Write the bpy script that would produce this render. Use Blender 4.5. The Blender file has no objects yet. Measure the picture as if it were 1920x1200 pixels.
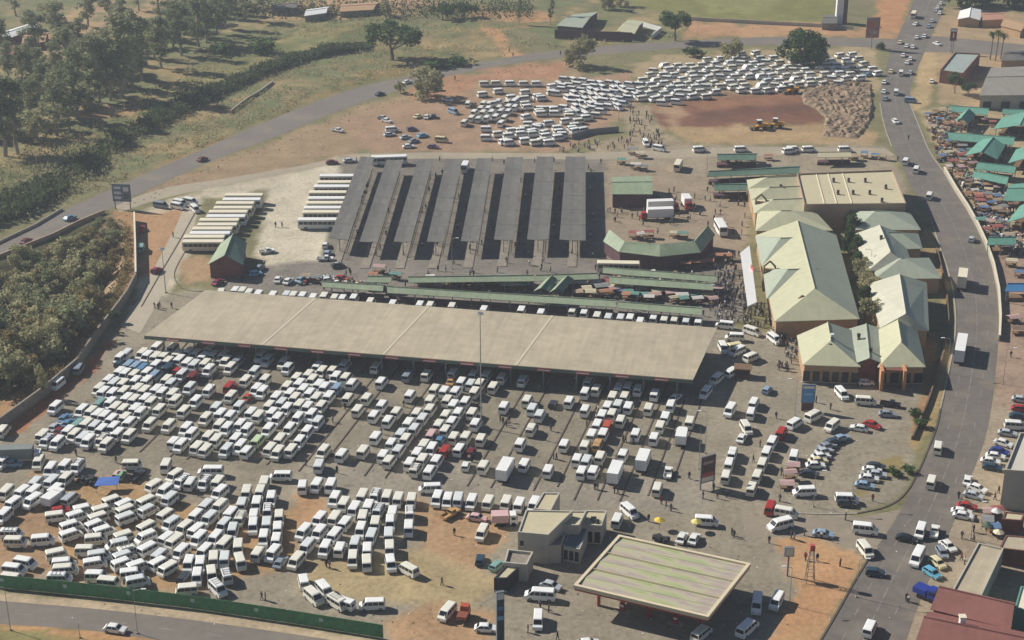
import bpy, bmesh, math, random
import numpy as np
from mathutils import Vector
random.seed(7); np.random.seed(7)
S = bpy.context.scene
COL = S.collection
R = math.radians

# ------------------------------------------------------------------ camera
CAM_H, PITCH, FPX = 165.0, R(23.4), 3000.0
cam = bpy.data.cameras.new('camera'); cam.sensor_width = 36; cam.lens = 36 * FPX / 1920
cam.clip_start = 1; cam.clip_end = 9000
co = bpy.data.objects.new('camera', cam); COL.objects.link(co)
co.location = (0, 0, CAM_H); co.rotation_euler = (math.pi / 2 - PITCH, 0, 0)
S.camera = co
# ------------------------------------------------------------------ light
SUN_EL = R(35); SH_AZ = R(-25)                 # shadows run right and towards the camera
sdir = Vector((math.cos(SH_AZ) * math.cos(SUN_EL), math.sin(SH_AZ) * math.cos(SUN_EL), -math.sin(SUN_EL)))
sun = bpy.data.lights.new('sun', 'SUN'); sun.energy = 5.0; sun.angle = R(0.53); sun.color = (1, .955, .89)
so = bpy.data.objects.new('sun', sun); COL.objects.link(so)
so.rotation_euler = sdir.to_track_quat('-Z', 'Y').to_euler()
W = bpy.data.worlds.new('World'); S.world = W; W.use_nodes = True
nt = W.node_tree; nt.nodes.clear()
sky = nt.nodes.new('ShaderNodeTexSky'); sky.sky_type = 'NISHITA'; sky.sun_disc = False
sky.sun_elevation = SUN_EL; sky.sun_rotation = math.atan2(-sdir.x, -sdir.y)
sky.air_density = 1.0; sky.dust_density = 0.3; sky.altitude = 1500; sky.ozone_density = 3.5
bg = nt.nodes.new('ShaderNodeBackground'); bg.inputs[1].default_value = 0.05
wo = nt.nodes.new('ShaderNodeOutputWorld')
nt.links.new(sky.outputs[0], bg.inputs[0]); nt.links.new(bg.outputs[0], wo.inputs[0])
S.view_settings.view_transform = 'Standard'; S.view_settings.look = 'None'
S.view_settings.gamma = 1; S.view_settings.use_curve_mapping = False
S.view_settings.exposure = 0.34
S.render.engine = 'CYCLES'
S.cycles.max_bounces = 5; S.cycles.diffuse_bounces = 2; S.cycles.volume_bounces = 0

# ------------------------------------------------------------------ pixel -> place
cp, sp_ = math.cos(PITCH), math.sin(PITCH)
def P(x, y, z=0.0):
    dx, dy = x - 960, 600 - y
    dz = -FPX * sp_ + dy * cp
    t = (z - CAM_H) / dz
    return Vector((dx * t, (FPX * cp + dy * sp_) * t, z))
def proj(X, Y):                                  # ground point -> photo pixel (numpy)
    zc = Y * cp + CAM_H * sp_
    return 960 + FPX * X / zc, 600 - FPX * (Y * sp_ - CAM_H * cp) / zc
def pxdir(x, y, deg):                            # heading on the ground of a direction seen in the photo
    c, s = math.cos(R(deg)), math.sin(R(deg))
    a, b = P(x - 6 * c, y + 6 * s), P(x + 6 * c, y - 6 * s)
    return math.atan2(b.y - a.y, b.x - a.x)
def vpdir(x=0, y=0): return R(75.1)

# ------------------------------------------------------------------ materials
def srgb(h):
    v = [int(h[i:i + 2], 16) / 255 for i in (0, 2, 4)]
    return tuple(((c + .055) / 1.055) ** 2.4 if c > .04 else c / 12.92 for c in v) + (1,)
MATS = {}
def mat(name, col, rough=.7, metal=0, var=.12, scale=.35, fine=3.0, bump=0, spec=.4, uvstreak=0, dirt=None):
    if name in MATS: return MATS[name]
    m = bpy.data.materials.new(name); m.use_nodes = True; MATS[name] = m
    n, l = m.node_tree.nodes, m.node_tree.links
    b = n['Principled BSDF']; b.inputs['Roughness'].default_value = rough; b.inputs['Metallic'].default_value = metal
    b.inputs['Specular IOR Level'].default_value = spec
    c = srgb(col) if isinstance(col, str) else tuple(col) + (1,)
    if not var:
        b.inputs['Base Color'].default_value = c; return m
    g = n.new('ShaderNodeNewGeometry')
    def noise(s, d=3):
        t = n.new('ShaderNodeTexNoise'); t.inputs['Scale'].default_value = s; t.inputs['Detail'].default_value = d
        l.new(g.outputs['Position'], t.inputs['Vector']); return t
    n1, n2 = noise(scale), noise(fine, 2)
    mx = n.new('ShaderNodeMath'); mx.operation = 'ADD'
    l.new(n1.outputs[0], mx.inputs[0]); l.new(n2.outputs[0], mx.inputs[1])
    src = mx.outputs[0]
    if uvstreak:
        uv = n.new('ShaderNodeTexCoord'); mp = n.new('ShaderNodeMapping'); mp.inputs['Scale'].default_value = (uvstreak, .06, 1)
        l.new(uv.outputs['UV'], mp.inputs[0])
        t = n.new('ShaderNodeTexNoise'); t.inputs['Scale'].default_value = 1; t.inputs['Detail'].default_value = 2
        l.new(mp.outputs[0], t.inputs['Vector'])
        m2 = n.new('ShaderNodeMath'); m2.operation = 'ADD'; l.new(src, m2.inputs[0]); l.new(t.outputs[0], m2.inputs[1])
        m3 = n.new('ShaderNodeMath'); m3.operation = 'SUBTRACT'; m3.inputs[1].default_value = .5; l.new(m2.outputs[0], m3.inputs[0]); src = m3.outputs[0]
    mr = n.new('ShaderNodeMapRange'); mr.inputs[1].default_value = .55; mr.inputs[2].default_value = 1.45
    mr.inputs[3].default_value = 1 - var * 1.6; mr.inputs[4].default_value = 1 + var
    l.new(src, mr.inputs[0])
    vm = n.new('ShaderNodeVectorMath'); vm.operation = 'SCALE'; vm.inputs[0].default_value = c[:3]
    l.new(mr.outputs[0], vm.inputs['Scale']); outc = vm.outputs[0]
    if dirt:
        n3 = noise(scale * 1.7, 4); rp = n.new('ShaderNodeMapRange'); rp.inputs[1].default_value = .52; rp.inputs[2].default_value = .72
        rp.inputs[4].default_value = .8; l.new(n3.outputs[0], rp.inputs[0])
        mi = n.new('ShaderNodeMix'); mi.data_type = 'RGBA'; l.new(rp.outputs[0], mi.inputs[0]); l.new(outc, mi.inputs[6]); mi.inputs[7].default_value = srgb(dirt)
        outc = mi.outputs[2]
    l.new(outc, b.inputs['Base Color'])
    if bump:
        bp = n.new('ShaderNodeBump'); bp.inputs['Strength'].default_value = bump; bp.inputs['Distance'].default_value = .3
        l.new(n2.outputs[0], bp.inputs['Height']); l.new(bp.outputs[0], b.inputs['Normal'])
    return m
def leafmat(name, a, b_, trans=.42):
    m = bpy.data.materials.new(name); m.use_nodes = True; MATS[name] = m
    n, l = m.node_tree.nodes, m.node_tree.links
    n.remove(n['Principled BSDF']); out = n['Material Output']
    at = n.new('ShaderNodeAttribute'); at.attribute_name = 'shade'
    oi = n.new('ShaderNodeObjectInfo')
    mi = n.new('ShaderNodeMix'); mi.data_type = 'RGBA'; mi.inputs[6].default_value = srgb(a); mi.inputs[7].default_value = srgb(b_)
    ad = n.new('ShaderNodeMath'); ad.operation = 'MULTIPLY_ADD'; ad.inputs[1].default_value = .5; ad.inputs[2].default_value = -.25
    l.new(oi.outputs['Random'], ad.inputs[0])
    a2 = n.new('ShaderNodeMath'); a2.use_clamp = True; l.new(ad.outputs[0], a2.inputs[0]); l.new(at.outputs['Fac'], a2.inputs[1])
    l.new(a2.outputs[0], mi.inputs[0])
    d = n.new('ShaderNodeBsdfDiffuse'); t = n.new('ShaderNodeBsdfTranslucent'); ms = n.new('ShaderNodeMixShader'); ms.inputs[0].default_value = trans
    l.new(mi.outputs[2], d.inputs[0]); l.new(mi.outputs[2], t.inputs[0]); l.new(d.outputs[0], ms.inputs[1]); l.new(t.outputs[0], ms.inputs[2])
    l.new(ms.outputs[0], out.inputs[0]); return m

M_white = mat('van_white', 'ebeae4', .35, var=.05, fine=1.2)
M_white2 = mat('van_warm_white', 'e3dfcf', .4, var=.06, fine=1.2)
M_white3 = mat('van_grey_white', 'd6d9d5', .4, var=.06, fine=1.2)
M_glass = mat('vehicle_glass', '20262c', .18, var=0, spec=.5)
M_tyre = mat('tyre', '1d1c1c', .9, var=0)
M_lamp = mat('lamp_lens', 'b9b4a8', .3, var=0)
M_tail = mat('tail_lens', '8c2a22', .4, var=0)
M_plast = mat('bumper_plastic', '4a4a48', .7, var=0)
M_chrome = mat('galvanised', '9a9c9a', .45, metal=.4, var=0)
M_asph = mat('asphalt', '776f65', .9, var=.12, scale=.05, fine=.6, dirt='857b6c')
M_asph2 = mat('asphalt_dark', '6f685f', .9, var=.18, scale=.09, fine=.5, dirt='7c7366')
M_kerb = mat('kerb_stone', 'a39a8a', .9, var=.15, fine=1)
M_dkerb = mat('kerb_dark', '5b5046', .9, var=.15, fine=1)
M_line = mat('road_paint', '8f897f', .8, var=.35, fine=1.5)
M_conc = mat('concrete', 'a69d8c', .9, var=.14, scale=.2, fine=1.5)
M_concd = mat('weathered_concrete', '8d8374', .9, var=.2, scale=.3, fine=1.2)
M_beigeroof = mat('beige_sheet_roof', 'b3a68c', .75, var=.15, scale=.06, fine=.4, uvstreak=.9, dirt='a5987f')
M_greyroof = mat('grey_sheet_roof', '6b6861', .8, var=.2, scale=.08, fine=.5, uvstreak=.8, dirt='62635e')
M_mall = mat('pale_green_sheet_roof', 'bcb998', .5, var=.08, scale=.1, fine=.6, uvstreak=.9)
M_mall2 = mat('grey_green_sheet_roof', 'a3a994', .5, var=.08, scale=.1, fine=.6, uvstreak=.9)  # grey green roofs, also shade coloured into right slopes of pale mall roofs
M_green = mat('green_sheet_roof', '8f9b7e', .6, var=.14, scale=.15, fine=.8, uvstreak=.8)
M_teal = mat('teal_sheet_roof', '699a86', .6, var=.12, scale=.15, fine=.8, uvstreak=.8)
M_dgreen = mat('dark_green_sheet_roof', '5f7866', .6, var=.14, scale=.15, fine=.8, uvstreak=.8)  # dark green roofs, also painted-in shade on right slopes of green gables
M_red = mat('oxide_red_roof', '8a5a50', .7, var=.12, scale=.15, fine=.8, uvstreak=.8)
M_brick = mat('red_brick', '7c4f44', .9, var=.2, fine=2)
M_dbrick = mat('dark_brick', '5c4144', .9, var=.2, fine=2)
M_tanwall = mat('tan_plaster', 'b08f6c', .9, var=.1, fine=1)
M_orange = mat('orange_plaster', 'c28a5c', .9, var=.1, fine=1)
M_cream = mat('cream_paint', 'e0d6bb', .6, var=.05)
M_creamroof = mat('cream_flat_roof', 'bfb493', .8, var=.08, scale=.1, fine=.7)
M_creamwall = mat('cream_wall', 'b3ab90', .9, var=.08, fine=.8)
M_greywall = mat('grey_wall', 'b5afa0', .9, var=.1, fine=.8)
M_dark = mat('dark_void', '2b2c30', .8, var=0)
M_steel = mat('steel_grey', '7c8083', .5, metal=.3, var=0)
M_redsign = mat('red_sign', 'b0524c', .6, var=.1)
M_bluesign = mat('blue_sign', '4f87b5', .5, var=.1)
M_pure = mat('white_paint', 'e4e2dc', .6, var=.04)
M_wood = mat('timber', '7a6048', .9, var=.2, fine=2)
M_bark = mat('bark', '7d6c5c', .95, var=.25, fine=2)
M_barkp = mat('pale_bark', 'a39584', .95, var=.25, fine=2)
M_fence = mat('green_fence_sheet', '4a8756', .7, var=.3, scale=.5, fine=1.5)
M_soil = mat('rubble_soil', '8f7a62', .95, var=.35, scale=.3, fine=1.3, bump=.5)
L_euc = leafmat('leaf_gum', '6e7853', 'a3a580')
L_dark = leafmat('leaf_dark', '3d5233', '687d50')
L_olive = leafmat('leaf_olive', '8b8b66', 'bcb58c')
L_reed = leafmat('leaf_reed', '3e4b35', '69724f')
L_dry = leafmat('leaf_dry', '7c6e4a', 'a29368')
L_palm = leafmat('leaf_palm', '4a5a35', '77804f')
def paint(name, col, rough=.35): return mat('paint_' + name, col, rough, var=.04, fine=1)

# ------------------------------------------------------------------ mesh helpers
class MB:
    def __init__(s): s.v = []; s.f = []; s.m = []; s.uv = []
    def face(s, pts, m=0, uv=None):
        i = len(s.v); s.v += [tuple(p) for p in pts]; s.f.append(tuple(range(i, i + len(pts)))); s.m.append(m)
        s.uv += list(uv) if uv else [(0, 0)] * len(pts)
    def box(s, cx, cy, z0, sx, sy, sz, rot=0, m=0, top=1.0):
        c, n = math.cos(rot), math.sin(rot)
        def q(k):
            t = top if k else 1
            return [(cx + (x * c - y * n), cy + (x * n + y * c), z0 + (sz if k else 0)) for x, y in
                    ((-sx / 2 * t, -sy / 2 * t), (sx / 2 * t, -sy / 2 * t), (sx / 2 * t, sy / 2 * t), (-sx / 2 * t, sy / 2 * t))]
        a, b = q(0), q(1)
        s.face(a[::-1], m); s.face(b, m)
        for i in range(4):
            j = (i + 1) % 4; s.face([a[i], a[j], b[j], b[i]], m)
        return s
    def prism(s, pts, z0, z1, m=0):             # pts counter-clockwise (x,y)
        a = [(p[0], p[1], z0) for p in pts]; b = [(p[0], p[1], z1) for p in pts]
        s.face(a[::-1], m); s.face(b, m)
        for i in range(len(pts)):
            j = (i + 1) % len(pts); s.face([a[i], a[j], b[j], b[i]], m)
        return s
    def slab(s, top, th, m=0, uv=None):          # any polygon of 3-D points given a thickness downwards
        t = [Vector(p) for p in top]; b = [p - Vector((0, 0, th)) for p in t]
        s.face(t, m, uv); s.face(b[::-1], m)
        for i in range(len(t)):
            j = (i + 1) % len(t); s.face([t[i], b[i], b[j], t[j]], m)
        return s
    def tube(s, a, b, r0, r1=None, n=6, m=0):
        a, b = Vector(a), Vector(b); r1 = r0 if r1 is None else r1
        d = (b - a).normalized(); u = d.orthogonal().normalized(); w = d.cross(u)
        ra = [a + (u * math.cos(2 * math.pi * i / n) + w * math.sin(2 * math.pi * i / n)) * r0 for i in range(n)]
        rb = [b + (u * math.cos(2 * math.pi * i / n) + w * math.sin(2 * math.pi * i / n)) * r1 for i in range(n)]
        for i in range(n):
            j = (i + 1) % n; s.face([ra[i], ra[j], rb[j], rb[i]], m)
        s.face(ra[::-1], m); s.face(rb, m); return s
    def mesh(s, name, mats):
        me = bpy.data.meshes.new(name); me.from_pydata(s.v, [], s.f)
        for x in (mats if isinstance(mats, (list, tuple)) else [mats]): me.materials.append(x)
        me.polygons.foreach_set('material_index', s.m)
        if any(u != (0, 0) for u in s.uv):
            l = me.uv_layers.new(name='UVMap'); l.data.foreach_set('uv', [c for u in s.uv for c in u])
        me.update(); return me
    def obj(s, name, mats, parent=None, loc=(0, 0, 0), rz=0):
        return link(name, s.mesh(name, mats), parent, loc, rz)
def link(name, me, parent=None, loc=(0, 0, 0), rz=0, sc=None):
    o = bpy.data.objects.new(name, me); COL.objects.link(o)
    o.location = loc; o.rotation_euler = (0, 0, rz)
    if sc: o.scale = sc if isinstance(sc, tuple) else (sc,) * 3
    if parent: o.parent = parent
    return o
def tag(o, label=None, cat=None, group=None, kind=None):
    if label: o['label'] = label
    if cat: o['category'] = cat
    if group: o['group'] = group
    if kind: o['kind'] = kind
    return o
def thing(name, loc, label, cat, group=None, rz=0):
    o = link(name, None, None, loc, rz); o.empty_display_size = .5
    return tag(o, label, cat, group)
def structure(o): o['kind'] = 'structure'; return o
def setmat(o, i, m):
    o.material_slots[i].link = 'OBJECT'; o.material_slots[i].material = m
ORD = ['first', 'second', 'third', 'fourth', 'fifth', 'sixth', 'seventh', 'eighth', 'ninth', 'tenth', 'eleventh', 'twelfth', 'thirteenth', 'fourteenth', 'fifteenth', 'sixteenth', 'seventeenth', 'eighteenth', 'nineteenth', 'twentieth']
def nth(i):                                      # 0-based
    if i < 20: return ORD[i]
    k = i + 1; return '%d%s' % (k, 'th' if 10 <= k % 100 <= 20 else {1: 'st', 2: 'nd', 3: 'rd'}.get(k % 10, 'th'))

# ------------------------------------------------------------------ smooth random field for numpy
def vnoise(X, Y, s, seed):
    rs = np.random.RandomState(seed); G = rs.rand(256, 256)
    x, y = X / s + 1000.3, Y / s + 1000.7
    i, j = np.floor(x).astype(int), np.floor(y).astype(int); u, v = x - i, y - j
    u = u * u * (3 - 2 * u); v = v * v * (3 - 2 * v)
    g = lambda a, b: G[a % 256, b % 256]
    return (g(i, j) * (1 - u) + g(i + 1, j) * u) * (1 - v) + (g(i, j + 1) * (1 - u) + g(i + 1, j + 1) * u) * v
def polydist(px, py, poly):                      # signed distance in pixels, inside positive
    d = np.full(px.shape, 1e9); ins = np.zeros(px.shape, bool); n = len(poly)
    for k in range(n):
        (ax, ay), (bx, by) = poly[k], poly[(k + 1) % n]
        ex, ey = bx - ax, by - ay; L = ex * ex + ey * ey + 1e-9
        t = np.clip(((px - ax) * ex + (py - ay) * ey) / L, 0, 1)
        d = np.minimum(d, np.hypot(px - ax - t * ex, py - ay - t * ey))
        c = ((ay > py) != (by > py)) & (px < (bx - ax) * (py - ay) / (by - ay + 1e-12) + ax); ins ^= c
    return np.where(ins, d, -d)

# ------------------------------------------------------------------ ground
VALLEY = [(-40, 520), (0, 488), (60, 462), (120, 436), (200, 402), (232, 425), (235, 500), (200, 560), (150, 630), (90, 690), (30, 735), (-40, 770)]
SURF = [  # colour, softness px, polygon of each kind of soil, grass or paving
 ('7d7856', 10, [(-200, -60), (2200, -60), (2200, 1300), (-200, 1300)]),            # base dry grass
 ('6c6c46', 16, [(-200, 420), (0, 400), (300, 230), (520, 140), (720, 60), (640, 20), (430, 90), (280, 180), (100, 270), (-200, 330)]),
 ('857f55', 8, [(90, 290), (200, 260), (330, 205), (300, 230), (180, 290)]),
 ('878157', 8, [(230, 200), (360, 130), (480, 100), (600, 40), (680, 40), (560, 110), (400, 150), (300, 190)]),
 ('ab8a62', 10, [(130, 215), (240, 190), (280, 205), (190, 235)]),
 ('857a57', 12, [(720, 60), (900, 50), (960, 80), (1000, 105), (860, 120), (720, 140)]),
 ('7f7d4c', 8, [(1170, -50), (1570, -50), (1560, 42), (1440, 42), (1290, 36), (1190, 14)]),                      # sports field
 ('8b8a58', 10, [(1230, -50), (1480, -50), (1450, 20), (1330, 22)]),
 ('b08a66', 8, [(1290, 40), (1560, 48), (1690, 62), (1690, 72), (1280, 72)]),
 ('b58c66', 8, [(860, 20), (1030, 20), (1040, 48), (900, 52)]),
 ('c4936a', 6, [(905, 55), (935, 55), (955, 88), (985, 105), (945, 108), (925, 75)]),
 ('b5875f', 8, [(1640, -40), (1722, -40), (1690, 55), (1620, 60), (1650, 20)]),
 ('b3926e', 8, [(440, 30), (620, -10), (840, -10), (820, 20), (700, 35), (520, 40)]),
 ('a98e6c', 8, [(0, 90), (100, 40), (180, 10), (320, -10), (250, 60), (120, 110), (0, 140)]),
 ('96805c', 12, [(250, 330), (350, 285), (520, 225), (640, 172), (640, 182), (460, 260), (300, 335)]),           # verge above diagonal road
 ('9c8568', 12, [(240, 370), (420, 300), (640, 215), (800, 158), (1000, 118), (1080, 110), (1090, 150), (900, 190), (720, 260), (660, 292), (420, 345)]),
 ('ab8264', 9, [(760, 170), (860, 140), (1010, 118), (1060, 118), (1050, 150), (900, 150), (880, 175), (770, 190)]),
 ('a0846a', 10, [(640, 230), (760, 190), (900, 185), (1180, 130), (1200, 200), (1060, 282), (700, 290)]),
 ('a39170', 8, [(1180, 130), (1240, 105), (1640, 85), (1650, 170), (1500, 180), (1240, 195)]),
 ('7c5846', 11, [(1212, 200), (1300, 184), (1470, 170), (1510, 180), (1545, 215), (1540, 235), (1420, 236), (1290, 248), (1240, 240)]),   # red earth
 ('8f694f', 12, [(1280, 190), (1470, 172), (1500, 190), (1330, 205)]),
 ('6f5142', 9, [(1300, 215), (1420, 200), (1520, 195), (1530, 212), (1400, 222), (1310, 232)]),
 ('a08468', 9, [(1225, 205), (1270, 196), (1300, 215), (1260, 235)]),
 ('a88e6a', 8, [(1240, 243), (1420, 236), (1540, 236), (1640, 250), (1640, 275), (1300, 270)]),
 ('9c8c72', 8, [(1165, 195), (1212, 200), (1245, 245), (1300, 268), (1300, 300), (1120, 310), (1100, 275), (1180, 250)]),
 ('978a74', 8, [(1200, 272), (1660, 272), (1700, 340), (1720, 400), (1500, 330), (1390, 420), (1400, 600), (1330, 600), (1130, 480), (1120, 300)]),
 ('988872', 8, [(1130, 300), (1330, 330), (1400, 380), (1400, 600), (1330, 520), (1130, 480)]),
 ('bfb39a', 10, [(270, 395), (400, 350), (640, 296), (700, 290), (690, 320), (640, 480), (520, 520), (480, 480), (500, 360), (380, 370), (360, 470), (310, 560), (250, 600)]),   # light paving yard
 ('c8bda4', 10, [(500, 345), (660, 300), (640, 480), (560, 500), (480, 470)]),
 ('b08b68', 7, [(250, 400), (350, 390), (370, 410), (300, 500), (262, 520), (258, 440)]),
 ('a98d6c', 8, [(335, 500), (370, 470), (400, 490), (395, 530), (350, 535)]),
 ('7d766a', 5, [(640, 296), (1135, 290), (1140, 500), (1100, 505), (620, 505), (600, 490)]),                      # bus rank paving
 ('827b70', 7, [(500, 500), (640, 486), (1140, 486), (1380, 500), (1400, 600), (1360, 612), (1300, 610), (400, 545)]),
 ('948a77', 9, [(250, 600), (330, 545), (400, 545), (1350, 612), (1500, 620), (1500, 700), (1740, 700), (1715, 850), (1690, 935), (1600, 962), (1620, 1050), (1560, 1130), (1500, 1215), (720, 1215), (720, 1180), (0, 1080), (-60, 1080), (-60, 830), (80, 760), (200, 640)]),    # taxi lot
 ('89806e', 10, [(300, 650), (1330, 715), (1310, 900), (1000, 930), (560, 890), (100, 850), (90, 800)]),
 ('938a7a', 8, [(560, 850), (780, 830), (1000, 900), (1330, 900), (1330, 960), (1000, 960), (560, 910)]),
 ('a08364', 12, [(-60, 940), (60, 935), (140, 950), (120, 1010), (170, 1030), (100, 1060), (60, 1082), (-60, 1085)]),
 ('a98a64', 12, [(60, 890), (260, 900), (330, 940), (560, 960), (560, 1060), (340, 1110), (120, 1085), (120, 980)]),
 ('a98a68', 10, [(770, 935), (880, 960), (960, 960), (950, 1010), (900, 1060), (930, 1090), (840, 1075), (790, 1030)]),
 ('a99671', 14, [(560, 1050), (800, 1030), (930, 1080), (900, 1130), (700, 1130), (560, 1110)]),
 ('a98a68', 10, [(720, 1160), (830, 1130), (930, 1150), (920, 1210), (740, 1210)]),
 ('85754f', 12, [(330, 290), (520, 205), (700, 130), (760, 125), (760, 140), (640, 168), (500, 222), (350, 290)]),
 ('ae8a66', 8, [(560, 930), (620, 930), (600, 1000), (560, 990)]),
 ('b7916a', 8, [(1440, 1010), (1530, 1000), (1622, 1052), (1600, 1095), (1560, 1160), (1530, 1215), (1430, 1215), (1490, 1120), (1480, 1060)]),
 ('b58c66', 8, [(1540, 1050), (1615, 1058), (1560, 1150), (1480, 1190), (1440, 1215), (1430, 1215), (1500, 1110)]),
 ('a58d62', 7, [(1700, 830), (1760, 700), (1790, 610), (1745, 520), (1720, 420), (1745, 430), (1775, 520), (1790, 610), (1770, 740), (1720, 850)]),   # verge beside the main road
 ('9c7a55', 6, [(1745, 600), (1752, 700), (1735, 760), (1712, 830), (1702, 825), (1728, 740)]),
 ('8c7d54', 6, [(1640, 870), (1700, 850), (1690, 880), (1610, 935), (1600, 925)]),
 ('a0917a', 8, [(1770, 500), (1900, 480), (1930, 1215), (1640, 1215), (1790, 960), (1870, 720)]),
 ('9e8672', 8, [(1870, 420), (1930, 420), (1930, 760), (1868, 760)]),
 ('ad9a78', 7, [(1720, 205), (1930, 180), (1930, 450), (1860, 450), (1790, 345)]),
 ('b29a72', 7, [(1690, 80), (1760, 60), (1790, 90), (1760, 140), (1740, 200), (1715, 210), (1700, 195), (1725, 130)]),
 ('a58e6e', 8, [(1750, 20), (1930, 20), (1930, 200), (1760, 200)]),
 ('b3a084', 7, [(-60, 1105), (360, 1142), (740, 1205), (740, 1240), (360, 1170), (-60, 1130)]),
 ('ba9066', 8, [(-60, 1168), (160, 1180), (420, 1215), (420, 1240), (-60, 1240)]),
 ('8b8256', 8, [(-60, 1182), (80, 1186), (240, 1215), (-60, 1260)]),
 ('a5825e', 8, [(180, 600), (225, 545), (240, 520), (236, 430), (200, 405), (256, 400), (262, 520), (230, 570), (180, 640), (100, 730), (0, 800), (-40, 800), (-40, 770), (90, 690)]),
 ('5f5c3e', 8, VALLEY),
 ('9a8066', 10, [(196, 412), (240, 420), (240, 505), (205, 560), (190, 545), (205, 470), (180, 430)]),
 ('a06a48', 7, [(100, 730), (200, 640), (215, 640), (180, 690), (120, 740), (60, 800), (10, 830), (0, 800)]),
]
def build_ground():
    st = 1.5
    xs = np.arange(-300, 300.1, st); ys = np.arange(200, 860.1, st)
    X, Y = np.meshgrid(xs, ys); px, py = proj(X, Y)
    wob = (vnoise(X, Y, 7, 1) - .5) * 14 + (vnoise(X, Y, 2.6, 2) - .5) * 8
    C = np.zeros(X.shape + (3,))
    for col, soft, poly in SURF:
        d = polydist(px, py, poly) + wob * min(1, soft / 8)
        a = np.clip(d / soft + .5, 0, 1)[..., None]
        C = C * (1 - a) + np.array(srgb(col)[:3]) * a
    # broad patches: dry and green tufts in the open land, wear in the yards
    land = np.clip(polydist(px, py, [(-200, 420), (240, 330), (640, 170), (1000, 100), (1290, 74), (1290, 30), (1180, 10), (1180, -60), (-200, -60)]) / 10, 0, 1)
    g = vnoise(X, Y, 11, 3) * .6 + vnoise(X, Y, 4, 4) * .4
    grn = np.array(srgb('66704a')[:3]); dry = np.array(srgb('a68f66')[:3])
    w = (np.clip((g - .52) * 6, 0, 1) * land * .75)[..., None]; C = C * (1 - w) + grn * w
    w = (np.clip((.40 - g) * 6, 0, 1) * land * .7)[..., None]; C = C * (1 - w) + dry * w
    C *= (.86 + .28 * (vnoise(X, Y, 23, 5) * .5 + vnoise(X, Y, 6, 6) * .3 + vnoise(X, Y, 1.7, 8) * .2))[..., None]
    Z = (vnoise(X, Y, 12, 9) - .5) * .5 * land
    vd = np.clip(polydist(px, py, VALLEY) / 34, 0, 1); Z = Z - 3.5 * vd * vd * (3 - 2 * vd)
    n0, n1 = X.shape
    v = np.stack([X, Y, Z], -1).reshape(-1, 3)
    idx = np.arange(n0 * n1).reshape(n0, n1)
    f = np.stack([idx[:-1, :-1], idx[:-1, 1:], idx[1:, 1:], idx[1:, :-1]], -1).reshape(-1, 4)
    me = bpy.data.meshes.new('ground')
    me.vertices.add(len(v)); me.vertices.foreach_set('co', v.ravel())
    me.loops.add(f.size); me.loops.foreach_set('vertex_index', f.ravel().astype(np.int32))
    me.polygons.add(len(f)); me.polygons.foreach_set('loop_start', np.arange(0, f.size, 4, dtype=np.int32))
    me.polygons.foreach_set('use_smooth', np.ones(len(f), bool))
    ca = me.color_attributes.new('soil', 'FLOAT_COLOR', 'POINT')
    ca.data.foreach_set('color', np.concatenate([C, np.ones((n0, n1, 1))], -1).astype(np.float32).ravel())
    me.update(); me.validate()
    m = bpy.data.materials.new('ground_soil'); m.use_nodes = True
    n, l = m.node_tree.nodes, m.node_tree.links; b = n['Principled BSDF']
    b.inputs['Roughness'].default_value = .95; b.inputs['Specular IOR Level'].default_value = .1
    at = n.new('ShaderNodeAttribute'); at.attribute_name = 'soil'
    gm = n.new('ShaderNodeNewGeometry')
    def noise(s, d):
        t = n.new('ShaderNodeTexNoise'); t.inputs['Scale'].default_value = s; t.inputs['Detail'].default_value = d; l.new(gm.outputs['Position'], t.inputs['Vector']); return t
    a, c2 = noise(.9, 5), noise(.12, 4)
    ad = n.new('ShaderNodeMath'); ad.operation = 'ADD'; l.new(a.outputs[0], ad.inputs[0]); l.new(c2.outputs[0], ad.inputs[1])
    mr = n.new('ShaderNodeMapRange'); mr.inputs[1].default_value = .6; mr.inputs[2].default_value = 1.4; mr.inputs[3].default_value = .68; mr.inputs[4].default_value = 1.2
    l.new(ad.outputs[0], mr.inputs[0])
    vm = n.new('ShaderNodeVectorMath'); vm.operation = 'SCALE'; l.new(at.outputs['Color'], vm.inputs[0]); l.new(mr.outputs[0], vm.inputs['Scale'])
    st_ = noise(.42, 3); sr = n.new('ShaderNodeMapRange'); sr.inputs[1].default_value = .58; sr.inputs[2].default_value = .68; sr.inputs[3].default_value = 1; sr.inputs[4].default_value = .8
    l.new(st_.outputs[0], sr.inputs[0]); vs = n.new('ShaderNodeVectorMath'); vs.operation = 'SCALE'; l.new(vm.outputs[0], vs.inputs[0]); l.new(sr.outputs[0], vs.inputs['Scale'])
    l.new(vs.outputs[0], b.inputs['Base Color'])
    bp = n.new('ShaderNodeBump'); bp.inputs['Strength'].default_value = .35; bp.inputs['Distance'].default_value = .4; l.new(a.outputs[0], bp.inputs['Height']); l.new(bp.outputs[0], b.inputs['Normal'])
    me.materials.append(m)
    structure(link('ground', me))
    # the land goes on beyond
    mb = MB(); far = 4000
    for x0, x1, y0, y1 in ((-far, -300, -far, far), (300, far, -far, far), (-300, 300, -far, 200), (-300, 300, 860, far)):
        mb.face([(x0, y0, -.03), (x1, y0, -.03), (x1, y1, -.03), (x0, y1, -.03)])
    structure(mb.obj('far_ground', mat('far_land', '857d5b', .95, var=.3, scale=.01, fine=.08)))
build_ground()

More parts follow.
